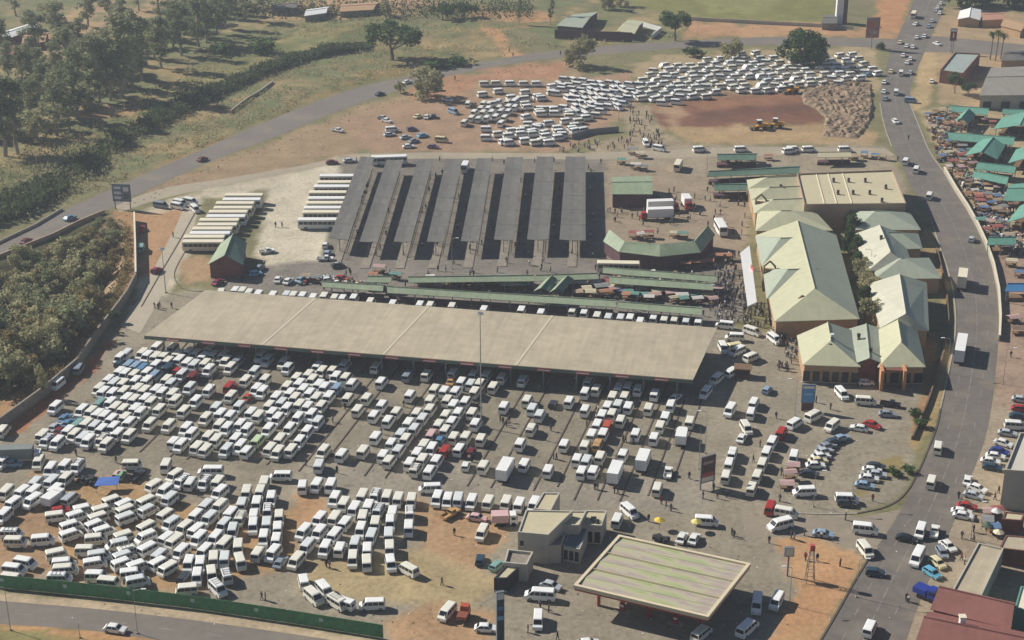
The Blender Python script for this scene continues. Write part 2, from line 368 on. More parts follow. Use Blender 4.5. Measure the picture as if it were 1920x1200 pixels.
def resample(pts, n):
    L = [0]
    for a, b in zip(pts, pts[1:]): L.append(L[-1] + (b - a).length)
    out = []; k = 0
    for i in range(n):
        t = L[-1] * i / (n - 1)
        while k < len(L) - 2 and L[k + 1] < t: k += 1
        u = (t - L[k]) / max(1e-6, L[k + 1] - L[k]); out.append(pts[k].lerp(pts[k + 1], min(1, u)))
    return out
def smooth(pts, it=2):
    for _ in range(it):
        q = [pts[0]]
        for a, b in zip(pts, pts[1:]): q += [a.lerp(b, .25), a.lerp(b, .75)]
        pts = q + [pts[-1]]
    return pts
def path(px, z=0): return smooth([P(x, y, 0) + Vector((0, 0, z)) for x, y in px])
def ribbon(name, Lp, Rp, z, m, n=60):
    a, b = resample(path(Lp), n), resample(path(Rp), n); mb = MB()
    for i in range(n - 1):
        mb.face([(a[i].x, a[i].y, z), (b[i].x, b[i].y, z), (b[i + 1].x, b[i + 1].y, z), (a[i + 1].x, a[i + 1].y, z)])
    o = mb.obj(name, m); me = o.data
    if me.polygons[0].normal.z < 0: me.flip_normals()
    return structure(o), a, b
def strip(mb, pts, w, h, z0=0, m=0):             # low wall or kerb along a line
    n = len(pts)
    nor = []
    for i in range(n):
        d = (pts[min(n - 1, i + 1)] - pts[max(0, i - 1)]); d.z = 0; d.normalize(); nor.append(Vector((-d.y, d.x, 0)) * w / 2)
    for i in range(n - 1):
        a0, a1, b0, b1 = pts[i] + nor[i], pts[i] - nor[i], pts[i + 1] + nor[i + 1], pts[i + 1] - nor[i + 1]
        lo = lambda p: (p.x, p.y, z0); hi = lambda p: (p.x, p.y, z0 + h)
        mb.face([hi(a1), hi(b1), hi(b0), hi(a0)], m); mb.face([lo(a0), hi(a0), hi(b0), lo(b0)], m); mb.face([lo(a1), lo(b1), hi(b1), hi(a1)], m)
        if i == 0: mb.face([lo(a0), lo(a1), hi(a1), hi(a0)], m)
        if i == n - 2: mb.face([lo(b1), lo(b0), hi(b0), hi(b1)], m)
def kerb(name, pts, w=.35, h=.14, m=None):
    mb = MB(); strip(mb, pts, w, h); return structure(mb.obj(name, m or M_kerb))

# main road on the right
ML = [(1722, -20), (1700, 33), (1684, 66), (1668, 100), (1660, 133), (1651, 165), (1650, 194), (1658, 238), (1672, 275), (1690, 310), (1710, 352), (1733, 392), (1750, 425), (1763, 465), (1776, 500), (1788, 548), (1793, 603), (1788, 650), (1777, 705), (1763, 767), (1746, 830), (1723, 883), (1690, 960), (1630, 1045), (1600, 1093), (1567, 1153), (1520, 1230)]
MR = [(1780, -20), (1764, 33), (1746, 66), (1733, 100), (1718, 133), (1706, 165), (1706, 194), (1728, 248), (1742, 285), (1768, 320), (1790, 360), (1811, 391), (1830, 425), (1846, 460), (1860, 500), (1870, 550), (1873, 600), (1871, 650), (1866, 705), (1860, 760), (1846, 830), (1822, 890), (1795, 960), (1768, 1030), (1745, 1080), (1715, 1150), (1690, 1230)]
_, mla, mra = ribbon('main_road', ML, MR, .02, M_asph2, 90)
DU = [(-60, 478), (8, 453), (67, 425), (117, 395), (233, 343), (350, 293), (500, 227), (640, 172), (740, 147), (853, 127), (973, 103), (1107, 88), (1273, 77), (1447, 68), (1613, 72), (1690, 74)]
DL = [(-60, 506), (0, 480), (42, 463), (100, 440), (150, 415), (210, 390), (300, 345), (400, 300), (533, 250), (640, 205), (773, 160), (853, 139), (973, 116), (1063, 107), (1140, 102), (1273, 89), (1447, 83), (1563, 86), (1690, 92)]
_, dua, dla = ribbon('diagonal_road', DU, DL, .016, M_asph, 90)
_, bua, bla = ribbon('lower_road', [(-60, 1120), (0, 1127), (170, 1140), (360, 1162), (560, 1190), (800, 1228)], [(-60, 1164), (0, 1170), (150, 1179), (225, 1190), (360, 1208), (600, 1245)], .012, M_asph, 40)
ribbon('cross_road', [(1735, 66), (1800, 72), (1960, 88)], [(1732, 98), (1800, 98), (1960, 112)], .012, M_asph, 20)
ribbon('entry_road', [(1390, 968), (1480, 968), (1600, 972), (1690, 955)], [(1400, 1010), (1480, 1005), (1560, 1012), (1650, 1046)], .010, mat('entry_asphalt', '8f8371', .9, var=.12, scale=.08, fine=.6), 24)
ribbon('service_road', [(215, 385), (300, 352), (420, 335), (560, 312), (660, 290), (800, 285), (1000, 288), (1180, 285), (1400, 274), (1660, 278)], [(225, 398), (300, 372), (420, 347), (560, 322), (660, 300), (800, 297), (1000, 298), (1180, 300), (1400, 290), (1680, 292)], .008, mat('service_paving', 'a2957e', .9, var=.14, scale=.06, fine=.6), 60)
ribbon('yard_lane', [(350, 372), (338, 410), (300, 480), (262, 560), (225, 610)], [(378, 372), (362, 430), (335, 490), (300, 560), (262, 625)], .008, mat('lane_concrete', 'aea28c', .9, var=.1, scale=.1, fine=.8), 24)
kerb('main_road_kerb', path([(1607, 963), (1660, 953), (1697, 930), (1723, 883), (1743, 835), (1757, 800), (1763, 767)]), m=M_dkerb)
kerb('main_road_kerb', path([(1763, 767), (1777, 705), (1788, 650), (1793, 603), (1788, 548), (1776, 500), (1763, 465), (1750, 425)]))
kerb('main_road_kerb', path([(1630, 1045), (1623, 1056), (1600, 1093), (1567, 1153), (1530, 1215)]), m=M_dkerb)
kerb('entry_kerb', path([(1480, 962), (1560, 965), (1607, 963)]))
kerb('main_road_kerb', path([(1650, 194), (1658, 238), (1672, 275)]))
kerb('main_road_kerb', path([(1706, 194), (1728, 248), (1742, 285), (1768, 320)]))
kerb('yard_kerb', path([(365, 400), (335, 455), (305, 505), (265, 575)]), .25, .12, M_dkerb)
kerb('yard_kerb', path([(395, 400), (360, 450), (330, 500), (325, 520), (340, 545), (400, 548)]), .2, .1, M_dkerb)
# lane paint
def dashes(name, pts, dash, gap, w, z):
    L = resample(pts, int(sum((b - a).length for a, b in zip(pts, pts[1:])))); mb = MB(); i = 0
    while i + dash < len(L):
        a, b = L[i], L[i + dash]; d = (b - a).normalized(); nn = Vector((-d.y, d.x, 0)) * w / 2
        mb.face([(q.x, q.y, z) for q in (a - nn, b - nn, b + nn, a + nn)]); i += dash + gap
    o = mb.obj(name, M_line)
    if o.data.polygons[0].normal.z < 0: o.data.flip_normals()
    return structure(o)
mid = lambda a, b, t: [x.lerp(y, t) for x, y in zip(a, b)]
dashes('lane_marking', mid(mla, mra, .5), 4, 1, .16, .026)
dashes('lane_marking', mid(mla, mra, .25), 3, 6, .14, .026)
dashes('lane_marking', mid(mla, mra, .75), 3, 6, .14, .026)
dashes('lane_marking', mid(dua, dla, .5), 3, 5, .14, .022)
dashes('lane_marking', mid(bua, bla, .5), 3, 6, .14, .018)
# raised lane kerbs in the taxi lot
for (x, y) in [(262, 848), (308, 868), (350, 862), (560, 884), (500, 872), (594, 886), (683, 893), (722, 897), (800, 908), (876, 912), (920, 915), (1000, 920), (1045, 913), (1076, 938), (1120, 938), (1162, 940), (1215, 930), (1262, 900)]:
    b = P(x, y); d = Vector((math.cos(vpdir()), math.sin(vpdir()), 0))
    L = 62 if x < 1180 else 46
    kerb('lane_kerb', [b + d * (L * k / 8) for k in range(9)], .28, .14, M_dkerb)
# ------------------------------------------------------------------ building helpers
def Q(px, z): return [P(x, y, z) for x, y in px]            # far-left, far-right, near-right, near-left
def inset(q, d):
    c = sum(q, Vector()) / 4; out = []
    for i in range(4):
        a, b = q[i] - q[i - 1], q[(i + 1) % 4] - q[i]
        out.append(q[i] - a.normalized() * d + b.normalized() * d)
    return out
def slope(name, pts, m, par, th=.14, org=None):
    u = (pts[1] - pts[0]).normalized(); n = (pts[1] - pts[0]).cross(pts[2] - pts[0]).normalized(); v = n.cross(u)
    uv = [((p - pts[0]).dot(u), (p - pts[0]).dot(v)) for p in pts]
    mb = MB(); mb.slab([p - org for p in pts], th, 0, uv); return mb.obj(name, m, par)
def roofed(name, px, eave, ridge, axis, hips, rm, wm, label, cat='building', group=None, par=None, wall=True, over=.5, rm_shade=None):
    q = Q(px, eave); org = Vector(((q[2].x + q[3].x) / 2, (q[2].y + q[3].y) / 2, 0))
    t = par or thing(name, org, label, cat, group)
    if par: org = Vector(par.location)
    FL, FR, NR, NL = q; rm_shade = rm_shade or rm
    dz = Vector((0, 0, ridge - eave))
    if axis == 'x':
        A, B = (FL + NL) / 2 + dz, (FR + NR) / 2 + dz; d = (B - A).normalized(); A, B = A + d * hips[0], B - d * hips[1]
        slope('roof_slope', [NL, NR, B, A], rm, t, org=org); slope('roof_slope', [FR, FL, A, B], rm, t, org=org)
        ends = [([FL, NL, A], hips[0]), ([NR, FR, B], hips[1])]
    else:
        A, B = (FL + FR) / 2 + dz, (NL + NR) / 2 + dz; d = (B - A).normalized(); A, B = A + d * hips[0], B - d * hips[1]
        slope('roof_slope', [FL, NL, B, A], rm, t, org=org); slope('roof_slope', [NR, FR, A, B], rm_shade, t, org=org)  # a darker second material puts the right slope's shade into its colour
        ends = [([FR, FL, A], hips[0]), ([NL, NR, B], hips[1])]
    for pts, h in ends:
        if h > .3: slope('roof_slope', pts, rm, t, org=org)
        elif wall:
            c = (pts[0] + pts[1]) / 2
            pp = [p.lerp(c, .06) - Vector((0, 0, .16)) for p in pts]; ins = (((A + B) / 2) - c); ins.z = 0; ins = ins.normalized() * over
            mb = MB(); mb.face([p + ins - org for p in pp]); mb.face([p + ins * 1.3 - org for p in pp[::-1]]); mb.obj('gable', wm, t)
    rb = MB(); rb.tube(A - org + Vector((0, 0, .05)), B - org + Vector((0, 0, .05)), .16, n=5); rb.obj('ridge_cap', rm, t)
    if wall:
        w = inset(q, over); mb = MB(); mb.prism([(p - org) for p in (w[3], w[2], w[1], w[0])], 0, eave - .16); mb.obj('wall', wm, t)
    return t
def flatblock(name, px, z, rm, wm, label, cat='building', par=None, parapet=.5, group=None, z0=0):
    q = Q(px, z); org = Vector(((q[2].x + q[3].x) / 2, (q[2].y + q[3].y) / 2, 0))
    t = par or thing(name, org, label, cat, group)
    if par: org = Vector(par.location)
    w = [q[3] - org, q[2] - org, q[1] - org, q[0] - org]
    MB().prism(w, z0, z - .35).obj('wall', wm, t)
    i2 = inset(q, .3); r = [i2[k] - org for k in (3, 2, 1, 0)]
    u = (r[1] - r[0]).normalized()
    mb = MB(); pts = [(p.x, p.y, z - .3) for p in r]; mb.face(pts, 0, [((p - r[0]).dot(u), (p - r[0]).length) for p in r]); mb.obj('roof', rm, t)
    if parapet:
        mb = MB()
        for k in range(4):
            a, b, c, d = w[k], w[(k + 1) % 4], r[(k + 1) % 4], r[k]
            for zz0, zz1 in ((z - .35, z - .3 + parapet),):
                mb.face([(a.x, a.y, zz1), (b.x, b.y, zz1), (c.x, c.y, zz1), (d.x, d.y, zz1)])
                mb.face([(a.x, a.y, zz0), (b.x, b.y, zz0), (b.x, b.y, zz1), (a.x, a.y, zz1)])
                mb.face([(d.x, d.y, zz1), (c.x, c.y, zz1), (c.x, c.y, zz0), (d.x, d.y, zz0)])
        mb.obj('parapet', wm, t)
    return t
def windows(t, A, B, z0, z1, n, frac=.55, m=None, name='window', depth=.12, off=0.0):
    org = Vector(t.location); d = B - A; d.z = 0; L = d.length; d.normalize(); rz = math.atan2(d.y, d.x)
    nn = Vector((d.y, -d.x, 0))
    for i in range(n):
        c = A.lerp(B, (i + .5) / n) + nn * off; w = L / n * frac
        o = MB().box(0, 0, 0, w, depth, z1 - z0).obj(name, m or M_glass, t, (c.x - org.x, c.y - org.y, z0), rz)
        f = MB(); f.box(0, 0, -.14, w + .2, depth + .12, .12); f.obj('sill', M_cream, o)
def posts(t, pts, h, w=.25, m=None, name='post'):
    org = Vector(t.location); me = MB().box(0, 0, 0, w, w, h).mesh(name, m or M_steel)
    for p in pts: link(name, me, t, (p.x - org.x, p.y - org.y, 0))
def lerpq(q, u, v):                               # u left->right, v far->near
    return q[0].lerp(q[1], u).lerp(q[3].lerp(q[2], u), v)

# ------------------------------------------------------------------ long taxi rank canopy
CZ = 5.6
cq = Q([(385, 547), (1345, 618), (1300, 712), (270, 629)], CZ)
org = Vector((cq[3].x, cq[3].y, 0))
tc = thing('taxi_rank_canopy', org, 'very long flat beige sheet metal roof over the taxi rank', 'canopy')
cuts = [0, .225, .45, .69, 1]
for a, b in zip(cuts, cuts[1:]):
    e = .0006
    pts = [lerpq(cq, a + e, 1), lerpq(cq, b - e, 1), lerpq(cq, b - e, 0), lerpq(cq, a + e, 0)]
    pts[2].z += .5; pts[3].z += .5
    slope('roof_panel', pts, M_beigeroof, tc, .18, org)
for a in cuts[1:-1]:
    p, r = lerpq(cq, a, 1), lerpq(cq, a, 0); r.z += .5
    dd_ = r - p; w_ = Vector((dd_.y, -dd_.x, 0)).normalized() * .3; up_ = Vector((0, 0, .06))
    MB().slab([p - w_ - org + up_, p + w_ - org + up_, r + w_ - org + up_, r - w_ - org + up_], .06).obj('roof_seam', mat('seam_flashing', 'c6baa0', .7, var=.05), tc)
mb = MB(); L = [lerpq(cq, k / 20, 1) - org for k in range(21)]
d = (L[-1] - L[0]).normalized(); nn = Vector((d.y, -d.x, 0)); rz = math.atan2(d.y, d.x); full = (L[-1] - L[0]).length
c = (L[0] + L[-1]) / 2
MB().box(c.x - nn.x * .1, c.y - nn.y * .1, CZ - 1.0, full, .15, .8, rz).obj('fascia', mat('fascia_green', '56665a', .7, var=.1), tc)
sg = MB().box(0, 0, 0, 3.4, .1, .75).mesh('fascia_sign', [M_redsign]); sw = MB().box(0, -.06, .26, 2.9, .04, .2).mesh('sign_lettering_band', M_pure)
for k in range(14):
    p = lerpq(cq, .055 + k * .0685, 1) - org + nn * .08
    o = link('fascia_sign', sg, tc, (p.x, p.y, CZ - .95), rz); link('lettering_band', sw, o)
cm = MB().box(0, 0, 0, .35, .35, CZ - .5).mesh('column', M_steel)
pm = MB().box(0, 0, 0, 1.6, 27, .18).mesh('platform', M_concd)
for k in range(17):
    u = (k + .5) / 17
    for v in (.06, .5, .94):
        p = lerpq(cq, u, v) - org; link('column', cm, tc, (p.x, p.y, 0), rz)
    p = lerpq(cq, u, .5) - org; link('platform', pm, tc, (p.x, p.y, 0), rz)

# ------------------------------------------------------------------ bus rank shelters
SH = [((676, 293), (702, 294), (653, 450), (617, 445)), ((725, 299), (757, 299), (706, 453), (674, 453)), ((784, 298), (813, 298), (771, 453), (738, 453)), ((837, 297), (867, 298), (832, 453), (800, 453)),
      ((895, 296), (923, 296), (898, 452), (864, 452)), ((950, 294), (981, 294), (962, 450), (926, 449)), ((1007, 293), (1038, 293), (1029, 449), (988, 449)), ((1061, 293), (1098, 293), (1098, 451), (1049, 449))]
for k, px in enumerate(SH):
    z = 4.6; q = Q(px, z); org = Vector((q[3].x, q[3].y, 0))
    where = ['leftmost of the eight, beside the parked cream buses'] + ['%s from the left of the eight' % ORD[i] for i in range(1, 7)] + ['rightmost of the eight, with a wide open shadow']
    t = thing('bus_shelter', org, 'long grey sheet roof bus shelter, ' + where[k], 'bus shelter', 'parallel bus shelters of the bus rank')
    for a in range(6):
        c0, c1 = a / 6 + .0008, (a + 1) / 6 - .0008
        lft = [lerpq(q, 0, c1), lerpq(q, .5, c1), lerpq(q, .5, c0), lerpq(q, 0, c0)]; rgt = [lerpq(q, .5, c1), lerpq(q, 1, c1), lerpq(q, 1, c0), lerpq(q, .5, c0)]
        for s in (lft[1], lft[2]): s.z -= .15
        for s in (rgt[0], rgt[3]): s.z -= .15
        slope('roof_panel', lft, M_greyroof, t, .12, org); slope('roof_panel', rgt, M_greyroof, t, .12, org)
    posts(t, [lerpq(q, .5, .02 + j * .12) for j in range(9)], z - .3, .22)
    a, b = lerpq(q, .5, -.02), lerpq(q, .5, 1.12)
    cc = (a + b) / 2 - org; dd = b - a
    MB().box(cc.x, cc.y, .0, 2.6, dd.length, .16, math.atan2(dd.y, dd.x) - math.pi / 2).obj('platform', M_concd, t)
    # queue rails along the platform
    mr = MB()
    a2, b2 = lerpq(q, .62, .05) - org, lerpq(q, .62, .97) - org
    mr.tube((a2.x, a2.y, 1.0), (b2.x, b2.y, 1.0), .06, n=4)
    for j in range(14):
        p = a2.lerp(b2, j / 13); mr.tube((p.x, p.y, .15), (p.x, p.y, 1.0), .05, n=4)
    mr.obj('queue_rail', M_steel, t)

# ------------------------------------------------------------------ filling station
gq = Q([(1160, 1003), (1408, 1057), (1328, 1158), (1075, 1098)], 6); org = Vector((gq[3].x, gq[3].y, 0))
t = thing('filling_station_canopy', org, 'fuel station canopy with cream rim and faded green and mauve striped roof', 'canopy')
gi = inset(gq, .6)
gm = bpy.data.materials.new('striped_station_roof'); gm.use_nodes = True
n, l = gm.node_tree.nodes, gm.node_tree.links; b = n['Principled BSDF']; b.inputs['Roughness'].default_value = .7
uv = n.new('ShaderNodeTexCoord'); mp = n.new('ShaderNodeMapping'); mp.inputs['Scale'].default_value = (.10, .30, 1); l.new(uv.outputs['UV'], mp.inputs[0])
tn = n.new('ShaderNodeTexNoise'); tn.inputs['Scale'].default_value = 1; tn.inputs['Detail'].default_value = 4; l.new(mp.outputs[0], tn.inputs['Vector'])
cr = n.new('ShaderNodeValToRGB'); l.new(tn.outputs[0], cr.inputs[0]); l.new(cr.outputs[0], b.inputs['Base Color'])
e = cr.color_ramp.elements; e[0].position = .33; e[0].color = srgb('9c8884'); e[1].position = .66; e[1].color = srgb('8fa068')
for ps, cl in ((.42, 'aa9c8e'), (.48, 'b2aa8e'), (.55, 'a9ab7e')): x = e.new(ps); x.color = srgb(cl)
for k in range(6):
    v0, v1 = k / 6 + .002, (k + 1) / 6 - .002
    zz = lambda v: Vector((0, 0, -.25 + .22 * (1 - abs((v * 3) % 1 * 2 - 1))))
    pts = [lerpq(gi, 0, v1), lerpq(gi, 1, v1), lerpq(gi, 1, v0), lerpq(gi, 0, v0)]
    vs = [v1, v1, v0, v0]
    slope('roof_sheet', [p + zz(v) for p, v in zip(pts, vs)], gm, t, .06, org)
for k in (2, 4):
    a, c = lerpq(gi, .0, k / 6), lerpq(gi, 1, k / 6)
    MB().tube(a - org + Vector((0, 0, .0)), c - org, .1, n=4).obj('roof_rib', mat('rib_yellow', 'c2b98c', .7, var=.05), t)
mb = MB()
for k in range(4):
    a, bb, c, dd = gq[k] - org, gq[(k + 1) % 4] - org, gi[(k + 1) % 4] - org, gi[k] - org
    up = Vector((0, 0, .12)); dn = Vector((0, 0, .6))
    mb.face([a + up, dd + up, c + up, bb + up][::-1]); mb.face([a + up, a - dn, bb - dn, bb + up][::-1]); mb.face([dd + up, c + up, c - dn, dd - dn][::-1])
mb.obj('rim', mat('rim_cream', 'd6c6a6', .7, var=.06), t)
mb = MB()
for k in range(4):
    a, bb = gq[k] - org, gq[(k + 1) % 4] - org
    cc = (a + bb) / 2; dd = bb - a; c0 = (sum(gq, Vector()) / 4 - org); s = (c0 - cc).normalized() * .12
    mb.box(cc.x + s.x, cc.y + s.y, 5.05, dd.length - .5, .12, .45, math.atan2(dd.y, dd.x))
mb.obj('fascia', mat('station_red', 'a83c34', .5, var=.05), t)
MB().slab([p - org - Vector((0, 0, .5)) for p in (inset(gq, .3)[k] for k in (3, 2, 1, 0))], .08).obj('soffit', M_greywall, t)
posts(t, [lerpq(gq, u, v) for u in (.12, .5, .88) for v in (.22, .78)], 5.4, .6, mat('station_red', 'a83c34'), 'column')
rz = math.atan2((gq[1] - gq[0]).y, (gq[1] - gq[0]).x)
for i, (u, v) in enumerate([(u, v) for u in (.3, .7) for v in (.22, .78)]):
    p = lerpq(gq, u, v); pt = thing('fuel_pump', (p.x, p.y, 0), ['fuel pump at the far left under the striped station canopy', 'fuel pump at the near left under the striped station canopy', 'fuel pump at the far right under the striped station canopy', 'fuel pump at the near right under the striped station canopy'][i], 'fuel pump', 'fuel pumps under the station canopy', rz)
    MB().box(0, 0, 0, 3, 1.2, .15).obj('plinth', M_conc, pt); MB().box(0, 0, .15, 1.0, .6, 1.7, top=.9).obj('cabinet', MATS['station_red'], pt); MB().box(0, 0, 1.1, .7, .66, .4).obj('display', M_pure, pt)

# station shop
t = flatblock('station_shop', [(986, 955), (1074, 957), (1028, 1002), (971, 997)], 6.6, M_creamroof, M_greywall, 'two storey cream shop building behind the fuel station canopy', 'shop', parapet=.25)
flatblock('', [(1018, 923), (1050, 923), (1033, 956), (1000, 953)], 6.5, M_creamroof, M_greywall, '', par=t, parapet=.25)
flatblock('', [(1098, 956), (1138, 957), (1128, 985), (1084, 982)], 4.4, M_creamroof, M_greywall, '', par=t, parapet=.25)
flatblock('', [(1070, 984), (1103, 988), (1087, 1027), (1056, 1021)], 3.7, mat('blue_grey_roof', '5c7076', .7, var=.1), M_greywall, '', par=t, parapet=0)
flatblock('', [(1062, 957), (1100, 957), (1086, 984), (1048, 984)], 5.6, M_creamroof, M_greywall, '', par=t, parapet=.25)
flatblock('', [(1030, 1002), (1060, 1000), (1052, 1022), (1018, 1024)], 4.0, M_concd, M_greywall, '', par=t, parapet=.25)
flatblock('', [(952, 1031), (1000, 1036), (988, 1060), (945, 1056)], 3.6, M_concd, M_greywall, '', par=t, parapet=.5)
flatblock('', [(948, 1060), (978, 1058), (951, 1083), (926, 1083)], 3.1, M_creamroof, M_dark, '', par=t, parapet=.2)
a, c = P(971, 997, 6.6), P(1028, 1002, 6.6); windows(t, a.lerp(c, .02), a.lerp(c, .24), 3.6, 4.7, 1, .55)
a, c = P(1056, 1021, 3.7), P(1087, 1027, 3.7); windows(t, a, c, .5, 2.6, 3, .7)
a, c = P(926, 1083, 3.1), P(951, 1083, 3.1); windows(t, a, c, .3, 2.3, 2, .8, M_dark, 'opening')
a, c = P(1084, 982, 4.4), P(1128, 985, 4.4); windows(t, a, c, .4, 2.8, 3, .7)
for i, (x, y) in enumerate(((1113, 975), (1118, 980))):
    p = P(x, y, 4.1); ac = thing('roof_unit', p, 'small dark %s air unit on the low right wing of the shop' % ('far', 'near')[i], 'air unit'); MB().box(0, 0, 0, 1.1, .5, .7).obj('casing', M_dark, ac); MB().tube((0, -.26, .35), (0, -.3, .35), .26, n=8).obj('fan', M_steel, ac)

# ------------------------------------------------------------------ shopping centre
t = thing('shopping_hall', P(1480, 400), 'pale green hipped roofs of the shopping hall with three stepped gables at its far left', 'building')
xs = [((1400, 337), (1500, 331)), ((1403, 354), (1502, 350)), ((1409, 375), (1505, 371)), ((1414, 400), (1509, 397))]
for k in range(3):
    roofed('', [xs[k][0], xs[k][1], xs[k + 1][1], xs[k + 1][0]], 5.2, 7.2, 'x', (6, .1), M_mall, M_tanwall, '', par=t)
roofed('', [(1420, 396), (1530, 398), (1562, 432), (1416, 433)], 5, 8.2, 'x', (7, 10), M_mall, M_tanwall, '', par=t)
t = flatblock('flat_hall', [(1494, 326), (1674, 319), (1699, 382), (1508, 384)], 7.4, M_creamroof, mat('brown_wall', 'a08a76', .9, var=.1), 'large flat cream roofed hall with a brown wall and roof vents', parapet=.5)
a, c = P(1508, 384, 7.4), P(1699, 382, 7.4)
for k in range(1, 4): pass
VNT = [(925, 180), (1060, 180), (1210, 180), (1395, 240), (965, 290), (1100, 290), (1250, 290), (1360, 360)]
vlab = ['far left', 'second in the far row', 'third in the far row', 'rightmost', 'near left', 'second in the near row', 'third in the near row', 'lowest, near the right corner']
for (x, y), lb in zip(VNT, vlab):
    p = P(x / 4.8 + 1370, y / 4.8 + 300 + 4, 7.1)
    vt = thing('roof_vent', p, 'small dark roof vent on the flat cream hall, ' + lb, 'vent', 'vents on the flat cream roof')
    MB().box(0, 0, 0, .9, .9, .5).obj('base', M_concd, vt); MB().tube((0, 0, .5), (0, 0, 1.3), .35, .45, 8).obj('cowl', M_dark, vt)
for u in (.2, .32, .47):
    q = Q([(1494, 326), (1674, 319), (1699, 382), (1508, 384)], 7.1); o2 = Vector(t.location)
    MB().tube(lerpq(q, u, .02) - o2 + Vector((0, 0, .06)), lerpq(q, u, .97) - o2 + Vector((0, 0, .06)), .18, n=4).obj('roof_seam', M_cream, t)
roofed('hipped_shop', [(1597, 396), (1706, 398), (1727, 431), (1604, 431)], 4.6, 7.6, 'x', (6, 9), M_mall2, M_tanwall, 'small pale hipped roof shop just below the flat cream hall')
t = roofed('main_mall', [(1417, 441), (1568, 440), (1612, 598), (1452, 603)], 5, 9.6, 'y', (.6, 10), M_mall, M_tanwall, 'largest pale green mall roof with a long ridge and shaded right slope', rm_shade=M_mall2)
roofed('', [(1416, 443), (1505, 441), (1520, 497), (1428, 499)], 4.95, 8.6, 'x', (6, .1), M_mall2, M_tanwall, '', par=t, wall=False)
roofed('', [(1430, 503), (1525, 500), (1540, 556), (1437, 560)], 4.95, 8.6, 'x', (6, .1), M_mall2, M_tanwall, '', par=t, wall=False)
a, c = P(1452, 603, 5), P(1612, 598, 5)
for x, y, w in ((1440, 545, 1), (1500, 612, 1), (1424, 415, 1)):
    p = P(x, y, 0); g = thing('entrance_arch', p, {1440: 'tan entrance arch on the left side of the largest mall roof', 1500: 'tan entrance arch in front of the largest mall roof', 1424: 'tan entrance arch at the corner of the stepped gable hall'}[x], 'arch', 'entrance arches of the mall')
    MB().box(0, 0, 0, 2.6, .8, 6.4).obj('panel', M_tanwall, g)
    ar = MB(); ar.box(-1.5, 0, 0, .4, 1, 7.2); ar.box(1.5, 0, 0, .4, 1, 7.2)
    for s in (-1, 1): ar.tube((s * 1.5, 0, 7.1), (0, 0, 8.6), .3, n=4)
    ar.obj('frame', mat('arch_frame', '8b7258', .9, var=.1), g)
roofed('side_mall', [(1598, 440), (1690, 437), (1714, 506), (1628, 507)], 5, 8.8, 'y', (3, 4), mat('pale_sheet_roof', 'bfbca6', .5, var=.08, scale=.1, fine=.6, uvstreak=.9), M_tanwall, 'pale mall roof right of the dark courtyard trees with two right wings', rm_shade=M_mall2)
t2 = bpy.data.objects['side_mall']
roofed('', [(1650, 439), (1722, 438), (1730, 466), (1662, 468)], 4.9, 7.6, 'x', (.1, 6), M_mall2, M_tanwall, '', par=t2)
roofed('', [(1640, 486), (1742, 483), (1766, 522), (1640, 523)], 4.7, 7.7, 'x', (7, 9), M_mall2, M_tanwall, '', par=t2)
roofed('corner_mall', [(1627, 532), (1738, 530), (1742, 620), (1650, 615)], 5, 8.8, 'y', (3, 1), MATS['pale_sheet_roof'], M_tanwall, 'pale mall roof with dark right slope beside the main road verge', rm_shade=M_mall2)
t = roofed('front_mall', [(1494, 629), (1604, 621), (1614, 688), (1505, 684)], 4.8, 8.2, 'y', (1, 7), M_mall, M_tanwall, 'pale green double roofed mall front with orange walls and portal', rm_shade=M_mall2)
roofed('', [(1640, 621), (1720, 619), (1736, 688), (1646, 689)], 4.8, 8.2, 'y', (1, 7), M_mall, M_tanwall, '', par=t, rm_shade=M_mall2)
roofed('', [(1575, 621), (1670, 620), (1668, 686), (1590, 686)], 4.4, 6.4, 'y', (.1, .1), M_mall2, M_brick, '', par=t)
a, c = P(1505, 684, 4.8), P(1614, 688, 4.8); windows(t, a, c, .4, 3, 6, .7, off=-.4)
a, c = P(1646, 689, 4.8), P(1736, 688, 4.8); windows(t, a, c, .4, 3, 4, .7, off=-.4)
o2 = Vector(t.location)
for x in (1648, 1690):
    p = P(x, 718, 0) - o2; MB().box(p.x, p.y, 0, .7, 9, 5.2, R(-6)).obj('portal_fin', M_orange, t)
p = P(1669, 716, 0) - o2; MB().box(p.x, p.y, 4.4, 6, 7, .3, R(-6)).obj('portal_roof', mat('portal_brown', '7a4f3c', .8, var=.1), t)
q = Q([(1388, 479), (1405, 465), (1419, 566), (1402, 574)], 4.6)
t = thing('white_walkway_canopy', (q[3].x, q[3].y, 0), 'bright white slanted canopy board at the left mall entrance', 'canopy')
slope('roof', [q[3], q[2], q[1] + Vector((0, 0, .8)), q[0] + Vector((0, 0, .8))], M_pure, t, .25, Vector(t.location))
posts(t, [lerpq(q, .5, v) for v in (.04, .35, .65, .96)], 4.3, .3)
MB().box(0, 0, 0, .1, 3, 1.0).obj('sign_panel', M_redsign, t, tuple(lerpq(q, .95, .45) - Vector(t.location) + Vector((0, 0, .5))), R(8))
for i, (x, y, z) in enumerate(((1560, 633, 8.0), (1556, 651, 6.8), (1610, 633, 6.2), (1632, 660, 6.0), (1652, 448, 8.4), (1464, 352, 6.8))):
    p = P(x, y, z); lb = ['white vent at the top of the mall front left ridge', 'round dark vent on the mall front left slope', 'far dark vent on the roof between the mall front hips', 'near dark vent on the roof between the mall front hips', 'dark vent near the top of the right mall ridge', 'dark vent on the stepped gable hall'][i]
    vt = thing('roof_vent', p - Vector((0, 0, .5)), lb, 'vent'); MB().box(0, 0, 0, .7, .7, .8).obj('base', M_concd, vt); MB().tube((0, 0, .8), (0, 0, 1.5), .4, .5, 8).obj('cowl', M_pure if i == 0 else M_dark, vt)

